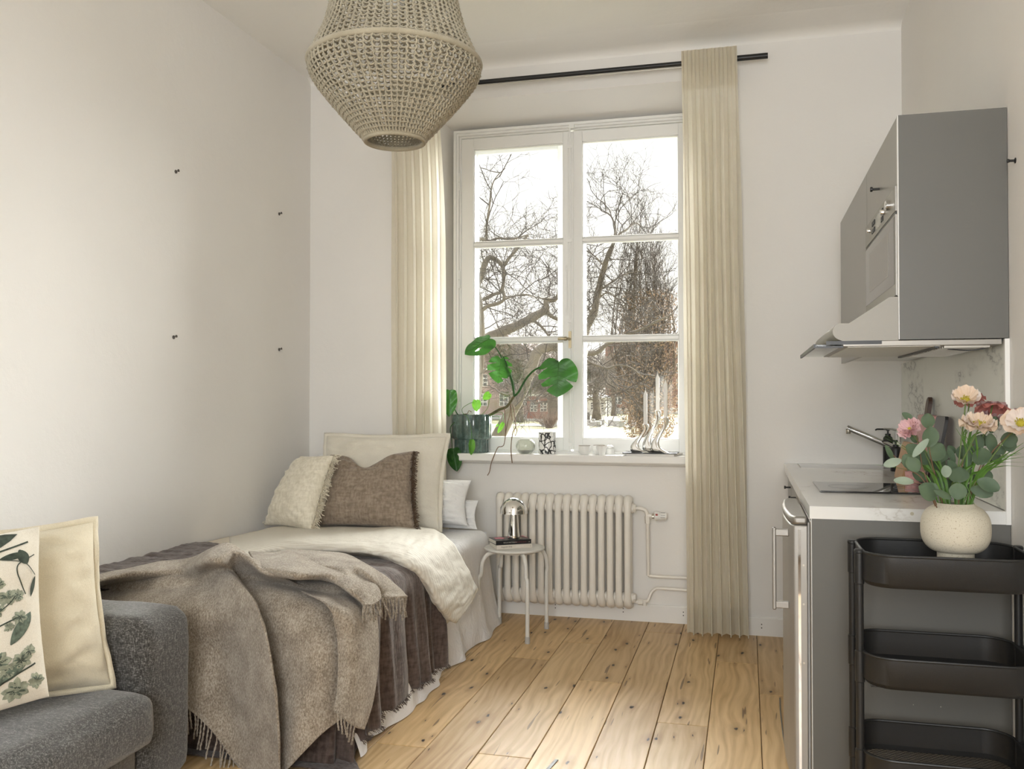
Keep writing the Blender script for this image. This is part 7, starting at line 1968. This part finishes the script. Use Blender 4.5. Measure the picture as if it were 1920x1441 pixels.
ND = (((-1.826, 3.055, 0.635), (-1.722, 3.027, 0.64), (-1.634, 3.025, 0.65), (-1.534, 2.959, 0.64), (-1.471, 2.959, 0.62), (-1.37, 2.95, 0.619), (-1.29, 2.935, 0.595), (-1.24, 2.913, 0.561), (-1.215, 2.882, 0.529)), ((-1.68, 2.84, 0.65), (-1.615, 2.857, 0.65), (-1.532, 2.849, 0.655), (-1.466, 2.847, 0.64), (-1.409, 2.863, 0.625), (-1.33, 2.847, 0.617), (-1.262, 2.828, 0.595), (-1.225, 2.832, 0.56), (-1.205, 2.817, 0.529)), ((-1.609, 2.74, 0.645), (-1.51, 2.689, 0.65), (-1.428, 2.663, 0.65), (-1.385, 2.709, 0.64), (-1.366, 2.776, 0.625), (-1.32, 2.793, 0.61), (-1.255, 2.753, 0.593), (-1.225, 2.771, 0.559), (-1.205, 2.769, 0.532)), ((-1.616, 2.766, 0.62), (-1.512, 2.709, 0.625), (-1.435, 2.683, 0.625), (-1.391, 2.721, 0.62), (-1.375, 2.777, 0.61), (-1.33, 2.773, 0.599), (-1.265, 2.725, 0.587), (-1.235, 2.742, 0.557), (-1.215, 2.744, 0.537)), ((-1.662, 2.852, 0.6), (-1.572, 2.817, 0.6), (-1.492, 2.79, 0.6), (-1.446, 2.828, 0.595), (-1.424, 2.876, 0.585), (-1.35, 2.815, 0.586), (-1.29, 2.779, 0.571), (-1.265, 2.809, 0.538), (-1.245, 2.812, 0.517)))
NE = (((-1.757, 3.127, 0.62), (-1.689, 3.14, 0.635), (-1.609, 3.124, 0.635), (-1.533, 3.149, 0.63), (-1.47, 3.165, 0.62), (-1.328, 3.031, 0.61), (-1.275, 3.063, 0.568), (-1.235, 3.098, 0.521), (-1.215, 3.127, 0.484)), ((-1.681, 2.973, 0.635), (-1.614, 3, 0.645), (-1.536, 3.004, 0.64), (-1.47, 3.028, 0.635), (-1.373, 2.97, 0.63), (-1.264, 2.876, 0.615), (-1.25, 2.974, 0.552), (-1.225, 3.022, 0.517), (-1.205, 3.033, 0.503)), ((-1.643, 2.907, 0.625), (-1.57, 2.919, 0.63), (-1.477, 2.9, 0.63), (-1.392, 2.881, 0.63), (-1.319, 2.854, 0.62), (-1.285, 2.906, 0.571), (-1.262, 2.955, 0.529), (-1.235, 2.968, 0.517), (-1.22, 2.98, 0.511)), ((-1.66, 2.936, 0.6), (-1.569, 2.918, 0.6), (-1.474, 2.895, 0.605), (-1.39, 2.877, 0.605), (-1.301, 2.793, 0.6), (-1.3, 2.886, 0.549), (-1.28, 2.932, 0.518), (-1.26, 2.941, 0.514), (-1.245, 2.934, 0.518)))
PC = displace(on_bed(net(NC, 90, 60)), lambda a, b, p: .004 * nz(a * 5, b * 5, 3))
MB().grid(woolly(PC)).build('side_lobe', M['wool'], bl, ang=180, flip=False, solid=.006)
PD = displace(on_bed(net(ND, 50, 110), .034), lambda a, b, p: .003 * nz(a * 4, b * 9, 7))
MB().grid(woolly(PD)).build('fringed_end', M['wool'], bl, ang=180, flip=False, solid=.006)
PE = displace(on_bed(net(NE, 50, 110), .026), lambda a, b, p: .003 * nz(a * 4, b * 9, 11))
MB().grid(woolly(PE)).build('fringed_end', M['wool'], bl, ang=180, flip=False, solid=.006)
rw = random.Random(3)
def tassels(edge, count, L, out, name='fringe', r=.0021, lean=(0, 0, 0), jit=.3):
    m = MB()
    for k in range(count):
        p = Vector(edge[int(k / (count - 1) * (len(edge) - 1))]); l = L * rw.uniform(.78, 1.15)
        d = Vector((rw.uniform(-jit, jit) * .5 + out[0], rw.uniform(-jit, jit) + out[1], -1)) + Vector(lean)
        q = [p + Vector((0, 0, .004))]
        for s in range(5):
            d2 = d.normalized() + Vector((rw.uniform(-.12, .12), rw.uniform(-.12, .12), 0))
            q.append(q[-1] + d2 * l / 5)
        for ph_ in (0, pi):   # two plies twisted together
            c = catmull(q, 16)
            m.tube([Vector(c[i]) + Vector((.0015 * cos(i * 1.1 + ph_), .0015 * sin(i * 1.1 + ph_), 0)) for i in range(16)], r, 5)
    return m.build(name, M['wool'], bl, ang=180, flip=False, kind='stuff')
hem = [tuple(PA[-1][j]) for j in range(36, 100)]
tassels(hem, 30, .085, (-.05, -.10), jit=.25)
tassels([tuple(PD[i][-1]) for i in range(50)], 16, .060, (.10, .05), jit=.7)
tassels([tuple(PE[i][-1]) for i in range(50)], 20, .075, (.06, -.05), jit=.25)
tassels([tuple(PC[-1][j]) for j in range(8, 40)], 6, .05, (.02, -.1), jit=.3)

# ---- pillows
fp = (.25, -1, .25)
bw_ = 'white pillows at the head of the bed'
pillow('bed_pillow', (-1.95, 4.545, .545), (-1.425, 4.545, .545), (-1.435, 4.64, .775), (-1.95, 4.65, .80), .17, M['white_pillow'], 'white pillow behind the big cream one, sticking out on its right', 'pillow', pinch=.05, seed=31, front=fp, wr=.012)
pillow('bed_pillow', (-1.95, 4.635, .515), (-1.40, 4.635, .515), (-1.405, 4.675, .665), (-1.95, 4.675, .69), .07, M['white_pillow'], 'lower white pillow against the window wall, mostly hidden behind the other pillows', 'pillow', pinch=.03, seed=35, front=fp, wr=.008)
pillow('bed_pillow', (-2.41, 4.47, .56), (-2.10, 4.53, .56), (-2.12, 4.62, .965), (-2.30, 4.58, .905), .14, M['white_pillow'], 'white pillow in the corner, its tip showing above the fringed cream cushion', 'pillow', pinch=.04, seed=33, front=fp, wr=.008)
pillow('large_cushion', (-2.215, 4.40, .555), (-1.535, 4.40, .545), (-1.555, 4.58, 1.012), (-2.255, 4.58, 1.010), .19, M['cream_linen_pale'], 'large cream linen cushion standing behind the others', 'cushion', flange=.020, pinch=.025, seed=12, front=fp, wr=.010, topw=.6)
r1 = pillow('fringed_cushion', (-2.155, 4.16, .575), (-1.575, 4.17, .575), (-1.66, 4.36, .945), (-2.105, 4.35, .918), .17, M['muslin_taupe'], 'taupe muslin cushion with a dark fringe, its top dented in the middle', 'cushion', pinch=.03, dip=.085, seed=17, front=fp, wr=.008, topw=.3)
e_ = []; base = r1[2]
for i in range(150): e_.append(base(1.0, i / 149) + Vector((.002, -.004, 0)))
M['fringe_brown'] = plain('brown_fringe', (.12, .075, .045), .9)
fringe(r1[1], e_, [(.7, -.5, -.1)] * 150, .030, .0015, M['fringe_brown'], rb, 5, .7, n_per=3)
e_ = [base(0.0, i / 49) for i in range(50)]
fringe(r1[1], e_, [(-.7, -.5, -.1)] * 50, .016, .0012, M['fringe_brown'], rb, 5, .7, n_per=3)
r2 = pillow('fringed_cushion', (-2.43, 4.22, .56), (-2.06, 4.02, .565), (-2.035, 4.21, .925), (-2.31, 4.40, .905), .19, M['muslin_cream'], 'cream muslin cushion with a pale fringe, leaning in front of the taupe one', 'cushion', pinch=.03, seed=23, front=(.5, -1, .3), wr=.007)
base = r2[2]; e_ = [base(1.0, i / 119) + Vector((.004, -.004, 0)) for i in range(120)]
M['fringe_cream'] = plain('cream_fringe', (.74, .68, .55), .9)
fringe(r2[1], e_, [(.7, -.5, -.1)] * 120, .040, .0018, M['fringe_cream'], rb, 5, .6, n_per=2)
e_ = [base(0.0, i / 49) for i in range(50)]
fringe(r2[1], e_, [(-.7, -.5, -.1)] * 50, .02, .0014, M['fringe_cream'], rb, 5, .7, n_per=1)
